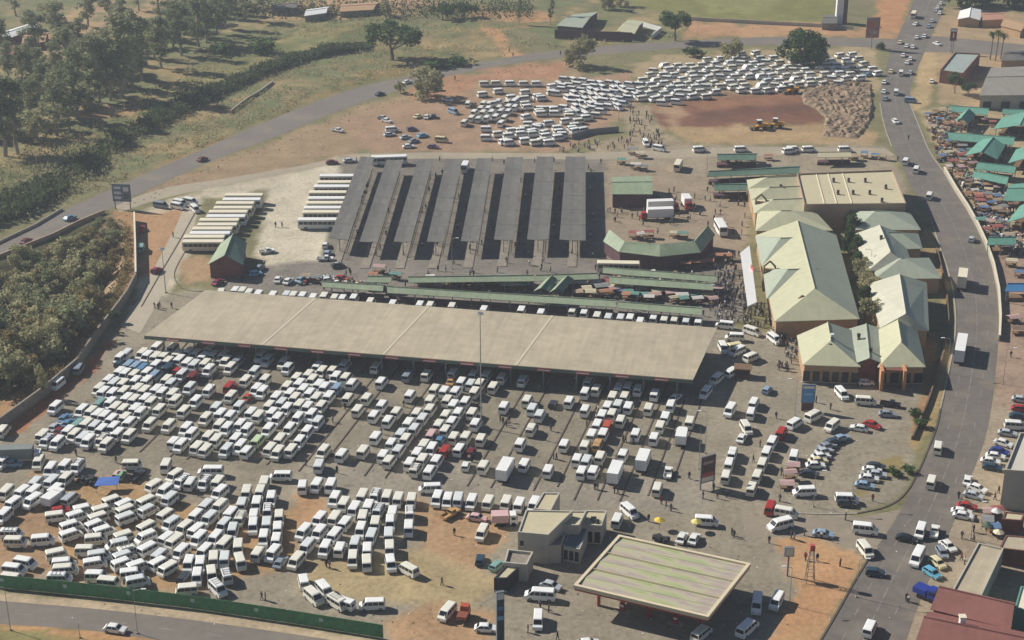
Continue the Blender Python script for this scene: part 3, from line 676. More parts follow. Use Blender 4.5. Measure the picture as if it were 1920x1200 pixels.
# ------------------------------------------------------------------ angular market hall, pavilions
t = thing('angular_hall', P(1237, 490), 'horseshoe shaped green roofed hall with dark brick walls and open court', 'building'); o2 = Vector(t.location)
seg = [((1147, 433), (1176, 457), (1160, 472), (1131, 452)), ((1176, 457), (1237, 460), (1237, 481), (1160, 472)), ((1237, 460), (1297, 455), (1314, 473), (1237, 481)), ((1297, 455), (1321, 428), (1341, 440), (1314, 473))]
for k, (a, b_, c, d) in enumerate(seg):
    iz, oz = 5.2, 4.2
    i0, i1, e1, e0 = P(*a, iz), P(*b_, iz), P(*c, oz), P(*d, oz)
    m0, m1 = i0.lerp(e0, .3), i1.lerp(e1, .3); m0.z = m1.z = 6.3; i0.z = i1.z = 5
    g = M_green if k < 2 else M_dgreen
    slope('roof_slope', [e0, e1, m1, m0], M_green, t, .14, o2); slope('roof_slope', [i1, i0, m0, m1], M_green, t, .14, o2)
    w = [e0.lerp(i0, .15), e1.lerp(i1, .15), i1.lerp(e1, .15), i0.lerp(e0, .15)]
    MB().prism([p - o2 for p in w], 0, 4.3).obj('wall', M_dbrick, t)
roofed('green_kiosk', [(1146, 332), (1223, 330), (1224, 364), (1146, 364)], 4.6, 5.6, 'x', (.1, .1), M_green, M_dbrick, 'small green sheet roof building beside the parked trucks')
roofed('brick_pavilion', [(413, 457), (463, 455), (456, 497), (389, 496)], 4.2, 7, 'y', (.1, .1), M_green, M_brick, 'brick pavilion with green gable roof below the parked buses', rm_shade=M_dgreen)
# market strips
STRIPS = [
 ([(600, 528), (722, 534), (718, 546), (604, 538)], 'green market roof at the left end of the middle market', M_green),
 ([(692, 518), (738, 518), (732, 530), (688, 529)], 'short green market roof above the left end of the middle market', M_green),
 ([(763, 519), (995, 516), (1008, 527), (766, 530)], 'long green market roof facing the bus shelters', M_green),
 ([(998, 516), (1120, 512), (1122, 523), (1010, 527)], 'pale green market roof below the last bus shelters', M_green),
 ([(724, 536), (1155, 562), (1155, 576), (726, 549)], 'longest green market roof running along the vans behind the canopy', M_green),
 ([(1158, 565), (1318, 576), (1314, 591), (1158, 577)], 'green market roof at the right end of the van row', M_green),
 ([(1130, 500), (1345, 517), (1343, 529), (1130, 512)], 'green market roof just below the horseshoe hall', M_green),
 ([(1142, 517), (1338, 531), (1337, 544), (1142, 531)], 'second green market roof below the horseshoe hall', M_green),
 ([(1343, 288), (1422, 287), (1416, 300), (1345, 300)], 'dark green market roof farthest behind the stepped gable hall', M_dgreen),
 ([(1330, 321), (1502, 310), (1498, 325), (1326, 331)], 'long dark green market roof behind the stepped gable hall', M_dgreen),
 ([(1336, 345), (1402, 343), (1400, 357), (1340, 357)], 'short dark green market roof touching the stepped gable hall', M_dgreen),
 ([(1535, 285), (1594, 284), (1597, 294), (1532, 295)], 'tan flat roofed stall by the dirt field edge', M_creamroof)]
for px, lb, m in STRIPS:
    t = roofed('market_roof', px, 3.2, 4.0, 'x', (.1, .1), m, M_wood, lb, 'market stall', wall=False)
    q = Q(px, 3.2); nseg = max(2, int((q[1] - q[0]).length / 5))
    posts(t, [lerpq(q, (k + .5) / nseg, v) for k in range(nseg) for v in (.1, .9)], 3.1, .16)
    a, c, e, f = [lerpq(q, u, v) for u, v in ((.01, .75), (.99, .75), (.99, .3), (.01, .3))]
    MB().prism([p - Vector(t.location) for p in (a, c, e, f)], 0, 1.0).obj('counter', M_dbrick, t)
for px, lb in (([(1024, 523), (1046, 523), (1030, 546), (1000, 546)], 'steep green gable roof crossing the middle market, left one'), ([(1054, 523), (1076, 523), (1054, 548), (1030, 548)], 'steep green gable roof crossing the middle market, right one')):
    t = roofed('market_gable', px, 3.3, 4.3, 'y', (.1, .1), M_green, M_wood, lb, 'market stall', wall=False, rm_shade=M_dgreen); q = Q(px, 3.6); posts(t, [lerpq(q, u, v) for u in (.05, .95) for v in (.05, .5, .95)], 3.5, .2)
TEAL = [
 ([(1772, 199), (1857, 203), (1851, 216), (1786, 209)], 'x', 'pale teal market shed at the far left of the roadside market'),
 ([(1803, 213), (1829, 214), (1815, 233), (1789, 228)], 'y', 'small steep teal shed second from the far end of the roadside market'),
 ([(1880, 206), (1965, 208), (1960, 217), (1878, 214)], 'x', 'narrow teal shed by the grey warehouse'),
 ([(1880, 219), (1968, 219), (1960, 248), (1862, 242)], 'y', 'broad teal gable shed below the grey warehouse'),
 ([(1772, 247), (1905, 257), (1900, 272), (1780, 262)], 'x', 'longest teal shed in the roadside market'),
 ([(1838, 262), (1885, 273), (1870, 299), (1808, 292)], 'y', 'square teal gable shed in the middle of the roadside market'),
 ([(1905, 280), (1968, 281), (1960, 307), (1890, 306)], 'y', 'blue teal shed at the right edge, upper one'),
 ([(1836, 305), (1909, 313), (1902, 325), (1828, 317)], 'x', 'narrow teal shed, upper of two parallel ones'),
 ([(1828, 323), (1894, 333), (1888, 346), (1822, 331)], 'x', 'narrow teal shed, lower of two parallel ones'),
 ([(1894, 345), (1965, 341), (1960, 378), (1880, 376)], 'x', 'wide teal shed at the right edge, middle one'),
 ([(1912, 386), (1968, 381), (1960, 418), (1888, 417)], 'y', 'steep teal shed at the right edge, lowest of the group'),
 ([(1855, 446), (1905, 445), (1905, 459), (1850, 459)], 'x', 'low dark teal shed at the near end of the roadside market'),
 ([(1890, 533), (1968, 533), (1962, 546), (1884, 546)], 'x', 'blue roofed stall by the right road wall')]
for k, (px, ax, lb) in enumerate(TEAL):
    m = M_bluesign if 'blue roofed' in lb else M_teal
    t = roofed('market_shed', px, 3.4, 4.6 if ax == 'x' else 5.4, ax, (.1, .1), m, M_wood, lb, 'market shed', 'teal sheds of the roadside market', wall=False)
    q = Q(px, 3.4); posts(t, [lerpq(q, u, v) for u in (.05, .5, .95) for v in (.05, .95)], 3.3, .2)
    a, c, e, f = [lerpq(q, u, v) for u, v in ((.1, .8), (.9, .8), (.9, .25), (.1, .25))]
    MB().prism([p - Vector(t.location) for p in (a, c, e, f)], 0, 1.1).obj('counter', M_wood, t)
# ------------------------------------------------------------------ right side buildings
t = roofed('grey_warehouse', [(1858, 127), (1975, 122), (1975, 178), (1836, 179)], 5.5, 7, 'x', (.1, .1), mat('tan_grey_roof', '8d887c', .8, var=.12, scale=.1, fine=.6, uvstreak=.8), M_greywall, 'wide grey sheet roof warehouse at the upper right edge')
a, c = P(1836, 179, 5.5), P(1975, 179, 5.5); windows(t, a, c, 0, 3, 4, .45, M_dark, 'door', off=-.4)
t = flatblock('corner_shop', [(1790, 99), (1838, 101), (1806, 138), (1763, 132)], 5, mat('pale_aqua_roof', '9aa49c', .8, var=.15), M_brick, 'grey flat roofed corner shop with brick walls near the intersection', 'shop')
MB().box(0, 0, 0, 3, 2, 4).obj('roof_tower', M_pure, t, tuple(P(1803, 140, 0) - Vector(t.location)))
flatblock('roadside_block', [(1912, 812), (1995, 814), (1995, 890), (1884, 882)], 9, mat('pale_roof', 'c4beae', .8, var=.06), M_greywall, 'tall grey building with pale roof at the right edge above parked cars')
flatblock('brick_annex', [(1884, 958), (1922, 962), (1916, 975), (1879, 972)], 3.2, M_creamroof, M_brick, 'low brick annex below the tall grey building at the right edge', parapet=.2)
flatblock('long_shop', [(1834, 1017), (1882, 1028), (1836, 1126), (1783, 1110)], 4.2, M_beigeroof, M_greywall, 'long beige sheet roof shop beside the parked cars at lower right', 'shop', parapet=.3)
flatblock('small_annex', [(1886, 1002), (1995, 1010), (1995, 1040), (1874, 1026)], 3.8, M_beigeroof, M_brick, 'beige flat roof annex right of the long beige shop', parapet=.15)
t = roofed('red_roof_shop', [(1770, 1100), (1905, 1130), (1895, 1180), (1744, 1142)], 5, 7.4, 'x', (.1, .1), M_red, M_brick, 'oxide red double pitched roof building in the lower right corner', 'shop')
roofed('', [(1744, 1146), (1960, 1194), (1950, 1262), (1712, 1215)], 5, 7.6, 'x', (.1, .1), M_red, M_brick, '', par=t)
p = P(1803, 1172, 6.6); c = thing('chimney_vent', p, 'white boxed vent on the oxide red roof', 'vent'); MB().box(0, 0, 0, .9, .9, 1.6).obj('shaft', M_pure, c); MB().box(0, 0, 1.6, 1.2, 1.2, .3).obj('cap', M_cream, c)
flatblock('cream_shop', [(1914, 1098), (1995, 1106), (1995, 1150), (1902, 1140)], 4.5, M_cream, M_teal, 'cream topped teal walled shop at the lower right edge', 'shop', parapet=.2)
# houses behind
HS = [([(1078, 27), (1122, 22), (1092, 52), (1043, 48)], 3.4, 4.6, 'x', M_mall2, M_dbrick, 'walled house with pale two tone roof above the diagonal road'),
 ([(1178, 37), (1208, 40), (1190, 63), (1156, 58)], 3.4, 4.2, 'x', M_mall, M_dbrick, 'small pale cream roof outbuilding of the walled house'),
 ([(10, 58), (70, 40), (75, 50), (-10, 82)], 3, 4, 'x', M_pure, M_brick, 'long white roofed house at the upper left edge'),
 ([(45, 66), (92, 60), (85, 78), (40, 84)], 3, 4.2, 'x', M_tanwall, M_brick, 'tan roofed house among trees at the upper left'),
 ([(-10, 88), (30, 84), (26, 104), (-10, 108)], 3, 4.4, 'x', M_red, M_brick, 'red brick house at the upper left edge'),
 ([(640, 8), (712, 4), (700, 18), (636, 22)], 2.8, 3.6, 'x', M_tanwall, M_concd, 'low tan walled house near the top centre'),
 ([(510, 8), (560, 4), (556, 14), (508, 18)], 2.8, 3.6, 'x', M_greyroof, M_concd, 'low grey shack near the top, left one'),
 ([(575, 18), (618, 12), (612, 24), (570, 30)], 2.8, 3.6, 'x', M_pure, M_concd, 'low pale shack near the top, right one'),
 ([(1800, 20), (1840, 18), (1838, 38), (1795, 36)], 3.4, 4.6, 'y', M_pure, M_tanwall, 'white gabled house below the dark trees at upper right'),
 ([(1840, 24), (1880, 24), (1884, 36), (1842, 38)], 3.4, 4.4, 'x', mat('terracotta_roof', 'b98a72', .8, var=.1), M_tanwall, 'pink tiled house below the dark trees at upper right'),
 ([(1885, 32), (1930, 44), (1915, 58), (1876, 48)], 3.4, 4.4, 'x', M_tanwall, M_tanwall, 'tan roofed house at the upper right edge'),
 ([(1885, 96), (1970, 92), (1970, 112), (1876, 114)], 3.2, 4, 'x', M_greyroof, M_tanwall, 'grey roofed house behind the grey warehouse'),
 ([(1545, 28), (1572, 28), (1570, 44), (1540, 44)], 3, 3.6, 'x', M_greyroof, M_concd, 'small grey roofed hut beside the sports field corner')]
for px, e, r, ax, rm, wm, lb in HS: roofed('house', px, e, r, ax, (.1, .1), rm, wm, lb, 'house')
mb = MB(); strip(mb, [P(*p) for p in ((1040, 72), (1130, 76), (1185, 78))], .3, 4); tag(mb.obj('yard_wall', M_dbrick), 'dark brick yard wall in front of the walled house', 'wall')
mb = MB(); strip(mb, [P(*p) for p in ((1222, 74), (1240, 60), (1205, 50))], .3, 2.2); tag(mb.obj('yard_wall', M_pure), 'white topped yard wall right of the walled house', 'wall')
t = thing('white_tower', P(1572, 44), 'tall narrow white tower at the corner of the sports field', 'tower'); MB().box(0, 0, 0, 3, 3, 12).obj('shaft', M_pure, t); MB().box(2.6, 1, 0, 2, 3, 11).obj('side_block', M_dbrick, t); MB().box(0, 0, 12, 3.4, 3.4, .5).obj('cap', M_cream, t)
# walls and fences
def wallthing(name, px, w, h, m, label, cat='wall', cop=None):
    pts = [P(*p) for p in px]; o = pts[0].copy(); t = thing(name, o, label, cat); mb = MB(); strip(mb, [p - o for p in pts], w, h, -1.2); mb.obj('panel', m, t)
    if cop: mb = MB(); strip(mb, [p - o for p in pts], w + .14, .14, h - 1.2); mb.obj('coping', cop, t)
    return t
wallthing('boundary_wall', [(253, 414), (255, 470), (256, 528)], .35, 4.0, M_conc, 'straight pale boundary wall beside the orange dirt yard', cop=M_cream)
wallthing('boundary_wall', [(256, 528), (240, 560), (224, 582), (183, 636), (147, 690), (86, 742), (40, 776), (-10, 812)], .35, 3.8, M_concd, 'long weathered boundary wall between the riverside trees and taxi lot', cop=M_concd)
wallthing('parapet_wall', [(1770, 322), (1792, 360), (1813, 392), (1832, 426), (1848, 461), (1862, 501), (1872, 550), (1875, 600), (1873, 640)], .4, 2.8, M_conc, 'pale curved parapet wall along the right side of the main road', cop=M_cream)
wallthing('bridge_parapet', [(-20, 492), (0, 484), (42, 467), (100, 444), (150, 419), (196, 400)], .4, 2.4, mat('bridge_concrete', 'b59a80', .9, var=.15), 'near concrete parapet of the bridge at left')
wallthing('bridge_parapet', [(-20, 466), (8, 452), (67, 424), (117, 394)], .3, 2.0, M_conc, 'far concrete parapet of the bridge at left')
wallthing('field_wall', [(1290, 38), (1440, 46), (1560, 52), (1600, 56)], .3, 2.8, M_greywall, 'long grey wall along the edge of the sports field')
wallthing('drain_wall', [(432, 212), (460, 190), (490, 172), (512, 156)], .5, 2.2, M_conc, 'short pale concrete drain wall in the green bank')
wallthing('screen_fence', [(1072, 262), (1105, 252), (1160, 247)], .15, 3.2, M_steel, 'grey sheet screen fence beside the far van lot', 'fence')
wallthing('embankment_wall', [(1756, 470), (1768, 520), (1775, 560), (1778, 600), (1770, 660), (1752, 720), (1738, 760), (1710, 825)], .4, 2.2, mat('retaining_brown', '7a624c', .9, var=.25), 'brown retaining wall below the main road verge')
# bridge deck and piers
t = thing('road_bridge', P(60, 470), 'concrete road bridge over the wooded stream at left', 'bridge'); o2 = Vector(t.location)
pts = [P(*p) - o2 for p in ((-20, 490), (42, 464), (100, 441), (150, 416), (190, 398))]; pts2 = [P(*p) - o2 for p in ((-20, 468), (8, 453), (67, 425), (117, 395), (150, 380))]
mb = MB()
for i in range(4):
    mb.prism([pts[i], pts[i + 1], pts2[i + 1], pts2[i]], -1.5, -.02)
mb.obj('deck', M_concd, t)
for u in (.12, .4, .68):
    p = pts[0].lerp(pts[4], u); d = pts2[0].lerp(pts2[4], u) - p; c = p + d * .5
    MB().box(c.x, c.y, -8, d.length * .9, 1.2, 6.5, math.atan2(d.y, d.x)).obj('pier', M_concd, t)
# green sheet fence
fp = [P(*p) for p in ((-12, 1101), (0, 1102), (180, 1120), (360, 1141), (540, 1168), (719, 1197))]
t = thing('green_fence', fp[0], 'long green sheet fence with white plates along the lower road', 'fence'); o2 = fp[0].copy()
L = resample(fp, 34); me = None
for a, b_ in zip(L, L[1:]):
    d = b_ - a; c = (a + b_) / 2 - o2
    if me is None:
        me = MB().box(0, 0, .1, d.length - .05, .06, 2.75)
        me.box(0, .06, .5, d.length, .05, .1); me.box(0, .06, 2.3, d.length, .05, .1); me = me.mesh('fence_panel', M_fence)
    link('fence_panel', me, t, tuple(c), math.atan2(d.y, d.x))
    MB().box(0, 0, 0, .12, .12, 2.9).obj('fence_post', M_dgreen, t, tuple(a - o2))
pl = MB().box(0, 0, 0, .75, .04, .7).mesh('sign_plate', mat('pale_plate', 'a9c2b4', .6, var=.05))
for k in range(6):
    p = fp[1].lerp(fp[1], 0); u = (k * 118 + 18) / 719; i = u * 33; j = int(i); p = L[j].lerp(L[j + 1], i - j); d = L[j + 1] - L[j]; nn = Vector((d.y, -d.x, 0)).normalized() * .07
    link('sign_plate', pl, t, tuple(p - o2 + nn + Vector((0, 0, 1.5))), math.atan2(d.y, d.x))
# ------------------------------------------------------------------ vehicles
def vehicle_meshes(name, prof, rb, fb, belt, w0, w1, ztop, panes, wheels, wr=.33):
    n = len(prof)
    W = lambda z: w0 if z <= belt else w0 + (w1 - w0) * (z - belt) / (ztop - belt)
    mb = MB(); rings = []
    for (x, z) in prof:
        w = W(z); hi = z > belt + .05; lo = z < .45
        rings.append([(x, -w, z - (.04 if hi else 0)), (x, -w * .82, z), (x, w * .82, z), (x, w, z - (.04 if hi else 0))])
    for i in range(n):
        j = (i + 1) % n
        for k in range(3): mb.face([rings[i][k], rings[i][k + 1], rings[j][k + 1], rings[j][k]])
    up = list(range(rb, fb + 1)); lw = list(range(fb, n)) + list(range(0, rb + 1))
    for s, k in ((1, 0), (-1, 3)):
        for idx in (up, lw):
            pts = [rings[i][k] for i in idx]; mb.face(pts if s < 0 else pts[::-1])
    M = {}
    M['body'] = mb.mesh(name + '_body', M_white)
    me = M['body']; bm = bmesh.new(); bm.from_mesh(me); bmesh.ops.remove_doubles(bm, verts=bm.verts, dist=.002); bmesh.ops.recalc_face_normals(bm, faces=bm.faces); bm.to_mesh(me); bm.free()
    def glass(a, b, fr=.86, lo=.12, hi=.9):
        (x0, z0), (x1, z1) = a, b; p = lambda t: (x0 + (x1 - x0) * t, z0 + (z1 - z0) * t)
        q0, q1 = p(lo), p(hi); dx, dz = x1 - x0, z1 - z0; L = math.hypot(dx, dz); nx, nz = dz / L * .02, -dx / L * .02
        if (x0 + x1) < 0: nx, nz = -abs(nx), abs(nz)
        else: nx, nz = abs(nx), abs(nz)
        m = MB(); wa, wb = W(q0[1]) * fr, W(q1[1]) * fr
        m.face([(q0[0] + nx, -wa, q0[1] + nz), (q0[0] + nx, wa, q0[1] + nz), (q1[0] + nx, wb, q1[1] + nz), (q1[0] + nx, -wb, q1[1] + nz)]); return m
    f1 = max((i for i in range(fb)), key=lambda i: prof[i][0] if prof[i][1] > belt + .3 else -9)
    r1 = rb + 1
    M['windscreen'] = glass(prof[fb], prof[f1]).mesh(name + '_windscreen', M_glass)
    M['rear_window'] = glass(prof[rb], prof[r1]).mesh(name + '_rear', M_glass)
    for s, key in ((1, 'side_window'), (-1, 'side_window_')):
        m = MB()
        for (xa, xb, xc, xd, z0, z1) in panes:
            pts = [(xa, s * (W(z0) + .012), z0), (xb, s * (W(z0) + .012), z0), (xc, s * (W(z1) + .012), z1), (xd, s * (W(z1) + .012), z1)]; m.face(pts)
        M[key] = m.mesh(name + key, M_glass)
    wm = MB(); wm.tube((0, -.12, 0), (0, .12, 0), wr, n=10); wm.tube((0, -.14, 0), (0, .14, 0), wr * .55, n=8, m=1); M['wheel'] = wm.mesh(name + '_wheel', [M_tyre, M_chrome])
    M['_wheels'] = [(x, s * (w0 - .1), wr) for x in wheels for s in (-1, 1)]
    lm = MB(); lm.box(prof[-2][0] - .03, w0 * .68, .62, .14, w0 * .34, .2); M['headlight'] = lm.mesh(name + '_headlight', M_lamp)
    lm = MB(); lm.box(prof[-2][0] - .03, -w0 * .68, .62, .14, w0 * .34, .2); M['headlight_'] = lm.mesh(name + '_headlight', M_lamp)
    tm = MB(); tm.box(prof[1][0] + .02, 0, .72, .08, w0 * 1.86, .16); M['tail_light'] = tm.mesh(name + '_tail', M_tail)
    return M
VAN = vehicle_meshes('minibus', [(-2.36, .32), (-2.42, .8), (-2.4, 1.15), (-2.28, 1.92), (-2.1, 2.06), (.95, 2.07), (1.22, 1.98), (1.9, 1.15), (2.34, .98), (2.42, .62), (2.38, .32)], 2, 7, 1.15, .88, .77, 2.07,
    [(-2.2, -1.2, -1.25, -2.12, 1.24, 1.84), (-1.1, -.15, -.15, -1.12, 1.24, 1.84), (-.05, .75, .7, -.05, 1.24, 1.84), (.85, 1.7, 1.2, .8, 1.24, 1.84)], (-1.5, 1.45))
VAN2 = vehicle_meshes('old_minibus', [(-2.2, .32), (-2.26, .8), (-2.24, 1.12), (-2.2, 1.9), (-2.05, 2.02), (1.35, 2.02), (1.55, 1.92), (1.95, 1.12), (2.12, .9), (2.16, .6), (2.12, .32)], 2, 7, 1.12, .86, .8, 2.02,
    [(-2.1, -1.0, -1.0, -2.08, 1.2, 1.76), (-.9, .2, .2, -.9, 1.2, 1.76), (.3, 1.75, 1.5, .3, 1.2, 1.76)], (-1.35, 1.5))
RACK = MB()
for s_ in (-.6, .6): RACK.box(-.4, s_, 2.09, 2.4, .06, .08)
for x_ in (-1.4, -.6, .2): RACK.box(x_, 0, 2.12, .06, 1.2, .05)
RACK = RACK.mesh('roof_rack', M_steel)
STRIPE = MB()
for s_ in (-1, 1): STRIPE.face([(-2.3, s_ * .893, .8), (2.1, s_ * .893, .8), (2.1, s_ * .893, .92), (-2.3, s_ * .893, .92)])
STRIPE = STRIPE.mesh('side_stripe', mat('stripe_yellow', 'c9a23c', .5, var=0))
CAR = vehicle_meshes('car', [(-2.05, .28), (-2.12, .7), (-1.75, .92), (-1.15, 1.38), (-.85, 1.44), (.25, 1.44), (.45, 1.38), (1.1, .92), (2.0, .76), (2.12, .55), (2.08, .28)], 2, 7, .92, .83, .62, 1.44,
    [(-1.5, -.35, -.4, -1.1, .96, 1.34), (-.25, .9, .42, -.3, .96, 1.34)], (-1.3, 1.3), .31)
HATCH = vehicle_meshes('hatchback', [(-1.8, .28), (-1.86, .7), (-1.85, .95), (-1.55, 1.42), (-1.3, 1.48), (.25, 1.48), (.5, 1.4), (1.12, .95), (1.78, .8), (1.9, .55), (1.86, .28)], 2, 7, .95, .82, .64, 1.48,
    [(-1.65, -.35, -.4, -1.4, 1.0, 1.38), (-.25, .95, .45, -.3, 1.0, 1.38)], (-1.15, 1.15), .31)
BUS = vehicle_meshes('bus', [(-5.9, .4), (-5.98, 1.0), (-5.98, 1.55), (-5.9, 3.05), (-5.75, 3.15), (5.7, 3.15), (5.9, 3.02), (5.98, 1.5), (6.0, 1.2), (6.0, .7), (5.95, .4)], 2, 7, 1.5, 1.25, 1.22, 3.15,
    [(-5.6 + k * 1.42, -4.3 + k * 1.42, -4.3 + k * 1.42, -5.6 + k * 1.42, 1.65, 2.6) for k in range(8)], (-3.6, 3.8), .5)
COACH = vehicle_meshes('small_bus', [(-3.4, .4), (-3.48, 1.0), (-3.48, 1.4), (-3.42, 2.6), (-3.25, 2.72), (2.9, 2.72), (3.15, 2.6), (3.42, 1.4), (3.5, 1.1), (3.5, .7), (3.45, .4)], 2, 7, 1.4, 1.05, 1.0, 2.72,
    [(-3.2 + k * 1.1, -2.2 + k * 1.1, -2.2 + k * 1.1, -3.2 + k * 1.1, 1.5, 2.3) for k in range(5)], (-2.1, 2.1), .42)
def car_parts(t, M, body, wheels=True, lights=True):
    o = link('body', M['body'], t)
    if body is not None: setmat(o, 0, body)
    link('windscreen', M['windscreen'], t); link('rear_window', M['rear_window'], t)
    link('side_window', M['side_window'], t); link('side_window', M['side_window_'], t)
    if wheels:
        for w in M['_wheels']: link('wheel', M['wheel'], t, w)
    if lights:
        link('headlight', M['headlight'], t); link('headlight', M['headlight_'], t)
    return o
ZR = {'van': 2.05, 'car': 1.4, 'hatch': 1.4, 'bus': 3.15, 'coach': 2.7, 'pickup': 1.4}
MM = {'van': VAN, 'car': CAR, 'hatch': HATCH, 'bus': BUS, 'coach': COACH}
PBED = MB(); PBED.box(-1.35, 0, .45, 2.1, 1.6, .12)
for s in (-1, 1): PBED.box(-1.35, s * .78, .45, 2.1, .08, .5)
PBED.box(-2.36, 0, .45, .08, 1.6, .5); PBED.box(1.5, 0, .4, 1.5, 1.6, .55); PBED = PBED.mesh('pickup_bed', M_white)
PCAB = MB(); PCAB.box(.35, 0, .4, 1.5, 1.6, .55); PCAB.box(.3, 0, .95, 1.25, 1.5, .6, top=.82); PCAB = PCAB.mesh('pickup_cab', M_white)
PWIN = MB(); PWIN.box(.3, 0, 1.02, 1.3, 1.3, .4, top=.86); PWIN.box(.3, 0, 1.02, 1.0, 1.52, .4, top=.86); PWIN = PWIN.mesh('pickup_window', M_glass)
MODEL = {'white': M_white, 'warm': M_white2, 'grey_white': M_white3}
def put(kind, px, py, deg, label, cat, col=None, group=None, name=None, sc=None):
    g = P(px, py, ZR[kind]); h = vpdir() if deg is None else pxdir(px, py, deg)
    names = {'van': 'minibus', 'car': 'parked_car', 'hatch': 'parked_car', 'bus': 'bus', 'coach': 'bus', 'pickup': 'pickup_truck'}
    t = thing(name or names[kind], (g.x, g.y, .025), label, cat, group, h)
    if sc: t.scale = sc
    if kind == 'pickup':
        for nm, me in (('bed', PBED), ('cab', PCAB)):
            o = link(nm, me, t)
            if col: setmat(o, 0, col)
        link('window', PWIN, t)
        for w in VAN['_wheels']: link('wheel', VAN['wheel'], t, w)
    else: car_parts(t, MM[kind], col)
    return t
def boxtruck(px, py, deg, L, label, boxcol=None, cabcol=None, H=3.4, w=2.4):
    g = P(px, py, H); h = vpdir() if deg is None else pxdir(px, py, deg)
    t = thing('box_truck', (g.x, g.y, .025), label, 'truck', None, h)
    MB().box(-.3, 0, .95, L, w, H - .95).obj('cargo_box', boxcol or M_white, t)
    fr = MB(); fr.box(.4, 0, .55, L + 1.8, .9, .4); fr.obj('chassis', M_plast, t)
    c = MB(); x0 = L / 2 - .1
    c.box(x0 + .85, 0, .5, 1.7, w * .92, .9); c.box(x0 + .7, 0, 1.4, 1.4, w * .9, 1.1, top=.9); c.obj('cab', cabcol or M_white, t)
    MB().box(x0 + 1.36, 0, 1.45, .1, w * .78, .75).obj('windscreen', M_glass, t)
    for s in (-1, 1): MB().box(x0 + .8, s * w * .45, 1.5, .8, .06, .6).obj('side_window', M_glass, t)
    bw = MB(); bw.tube((0, -.15, 0), (0, .15, 0), .48, n=10); bw = bw.mesh('truck_wheel', M_tyre)
    for x in (-L / 2 + 1.0, -L / 2 + 2.0, x0 + .8):
        for s in (-1, 1): link('wheel', bw, t, (x, s * (w / 2 - .2), .48))
    return t

VANS = []                                        # px, py, heading, lot, face
def tile(ox, oy, s, lot, deg, data, nose=-1):
    for it in data.split():
        x, y = it.split(',')[:2]; px, py = ox + float(x) / s, oy + float(y) / s
        a = it.split(',')[2:] ; d = float(a[0]) if a else deg
        VANS.append(dict(px=px, py=py, h=vpdir() if d is None else pxdir(px, py, d), lot=lot, nose=nose))
Z5 = 16 / 3
PL, LL = 'paved lot below long roof', 'lower left lot by green fence'
tile(40, 620, Z5, PL, None, '1347,145 1505,155 1045,210 985,245 1205,205 1255,230 1340,240 1425,235 1560,215 1670,195 1740,215 1820,240 1340,325 1460,290 1575,270 1655,300 1725,320 1835,310 975,395 1035,410 1120,425 1250,400 1600,415 865,475 920,505 1010,515 1135,485 1250,480 1445,475 1490,510 1680,545 775,555 815,590 905,605 1020,585 1155,560 1225,580 1345,570 1400,600 1510,610 1535,670 1740,680 885,700 1050,655 1120,675 1235,660 1290,695 1375,765 1620,780 935,745 1010,770 1135,760 1185,795 600,770 690,790 760,815 825,835 895,870 1030,855 1075,895 1280,905 1470,920 1645,950 1695,1005 1840,850 645,910 725,935 795,970 915,945 960,1005 1075,1020 460,985 525,1015 610,1045 665,1075 800,1070 845,1110 205,1020 250,1070 355,1090 1530,1085 1590,1115 1750,1145 1835,1165 355,495 335,735')
tile(360, 620, Z5, PL, None, '170,170 165,365 165,570 155,1040 235,1070 205,230 310,225 335,280 380,345 685,225 750,265 915,290 955,345 620,385 530,475 725,470 640,560 700,585 385,630 235,750 465,735 280,810 375,835 585,800 660,830 270,920 345,950 475,920 545,960 430,1060 340,1160 480,1130 550,1170 1040,455 1160,425 1250,340 1295,385 1400,380 945,540 1070,510 1200,470 1265,520 1435,440 840,640 975,610 1110,565 1170,610 1320,550 890,705 1025,655 1070,720 1240,650 1365,635 765,735 945,755 1150,745 1285,735 795,805 850,855 1055,850 1190,815 1250,890 760,960 970,955 1145,985 875,1060 1070,1085 775,1160 855,1185 985,1170 1310,1180')
tile(640, 660, Z5, PL, None, '35,95 50,225 110,285 70,430 260,430 165,550 410,500 330,605 345,820 220,960 350,120 400,270 855,195 1120,180 1325,195 1450,205 1610,225 1205,270 1300,290 1390,285 1520,320 935,345 1035,360 1145,365 1335,370 690,400 895,450 1065,450 1125,500 1245,465 1630,515 555,570 890,540 760,580 1050,600 1175,575 1310,580 470,655 675,680 815,635 980,695 1110,665 1345,685 735,735 600,785 1045,750 1130,820 1250,815 1400,835 505,885 650,835 830,895 900,940 1185,935 425,1000 575,945 765,980 815,1045 480,1055 690,1080 955,1050 1425,1110 745,1140 885,1160 10,990', 1)
tile(960, 680, Z5, PL, None, '110,145 155,345 205,430 280,490 195,630 85,780 525,785 125,985 365,1040 575,355 735,440 765,160 735,265 845,235 1065,230 1160,215 1265,235 1010,310 1130,310 960,405 1065,390 1165,415 905,495 1005,480 1090,545 855,590 800,690 915,680 735,800 655,930 750,945 885,905 700,1055 815,1050 1115,880 1240,680 1425,720 1485,605 1535,515 1590,395 1370,425 1430,285 1780,560', 1)
tile(540, 840, Z5, PL, 70, '310,140', 1)
tile(0, 820, Z5, LL, 42, '20,210 380,215,60 500,290,50 640,260,48 770,260,48 365,410 510,410 650,385 210,520,38 325,520,38 545,500,40 55,515 120,630,38 320,600,35 30,745,40 1655,250,62 1530,450,32 1645,500,36 1690,585,38')
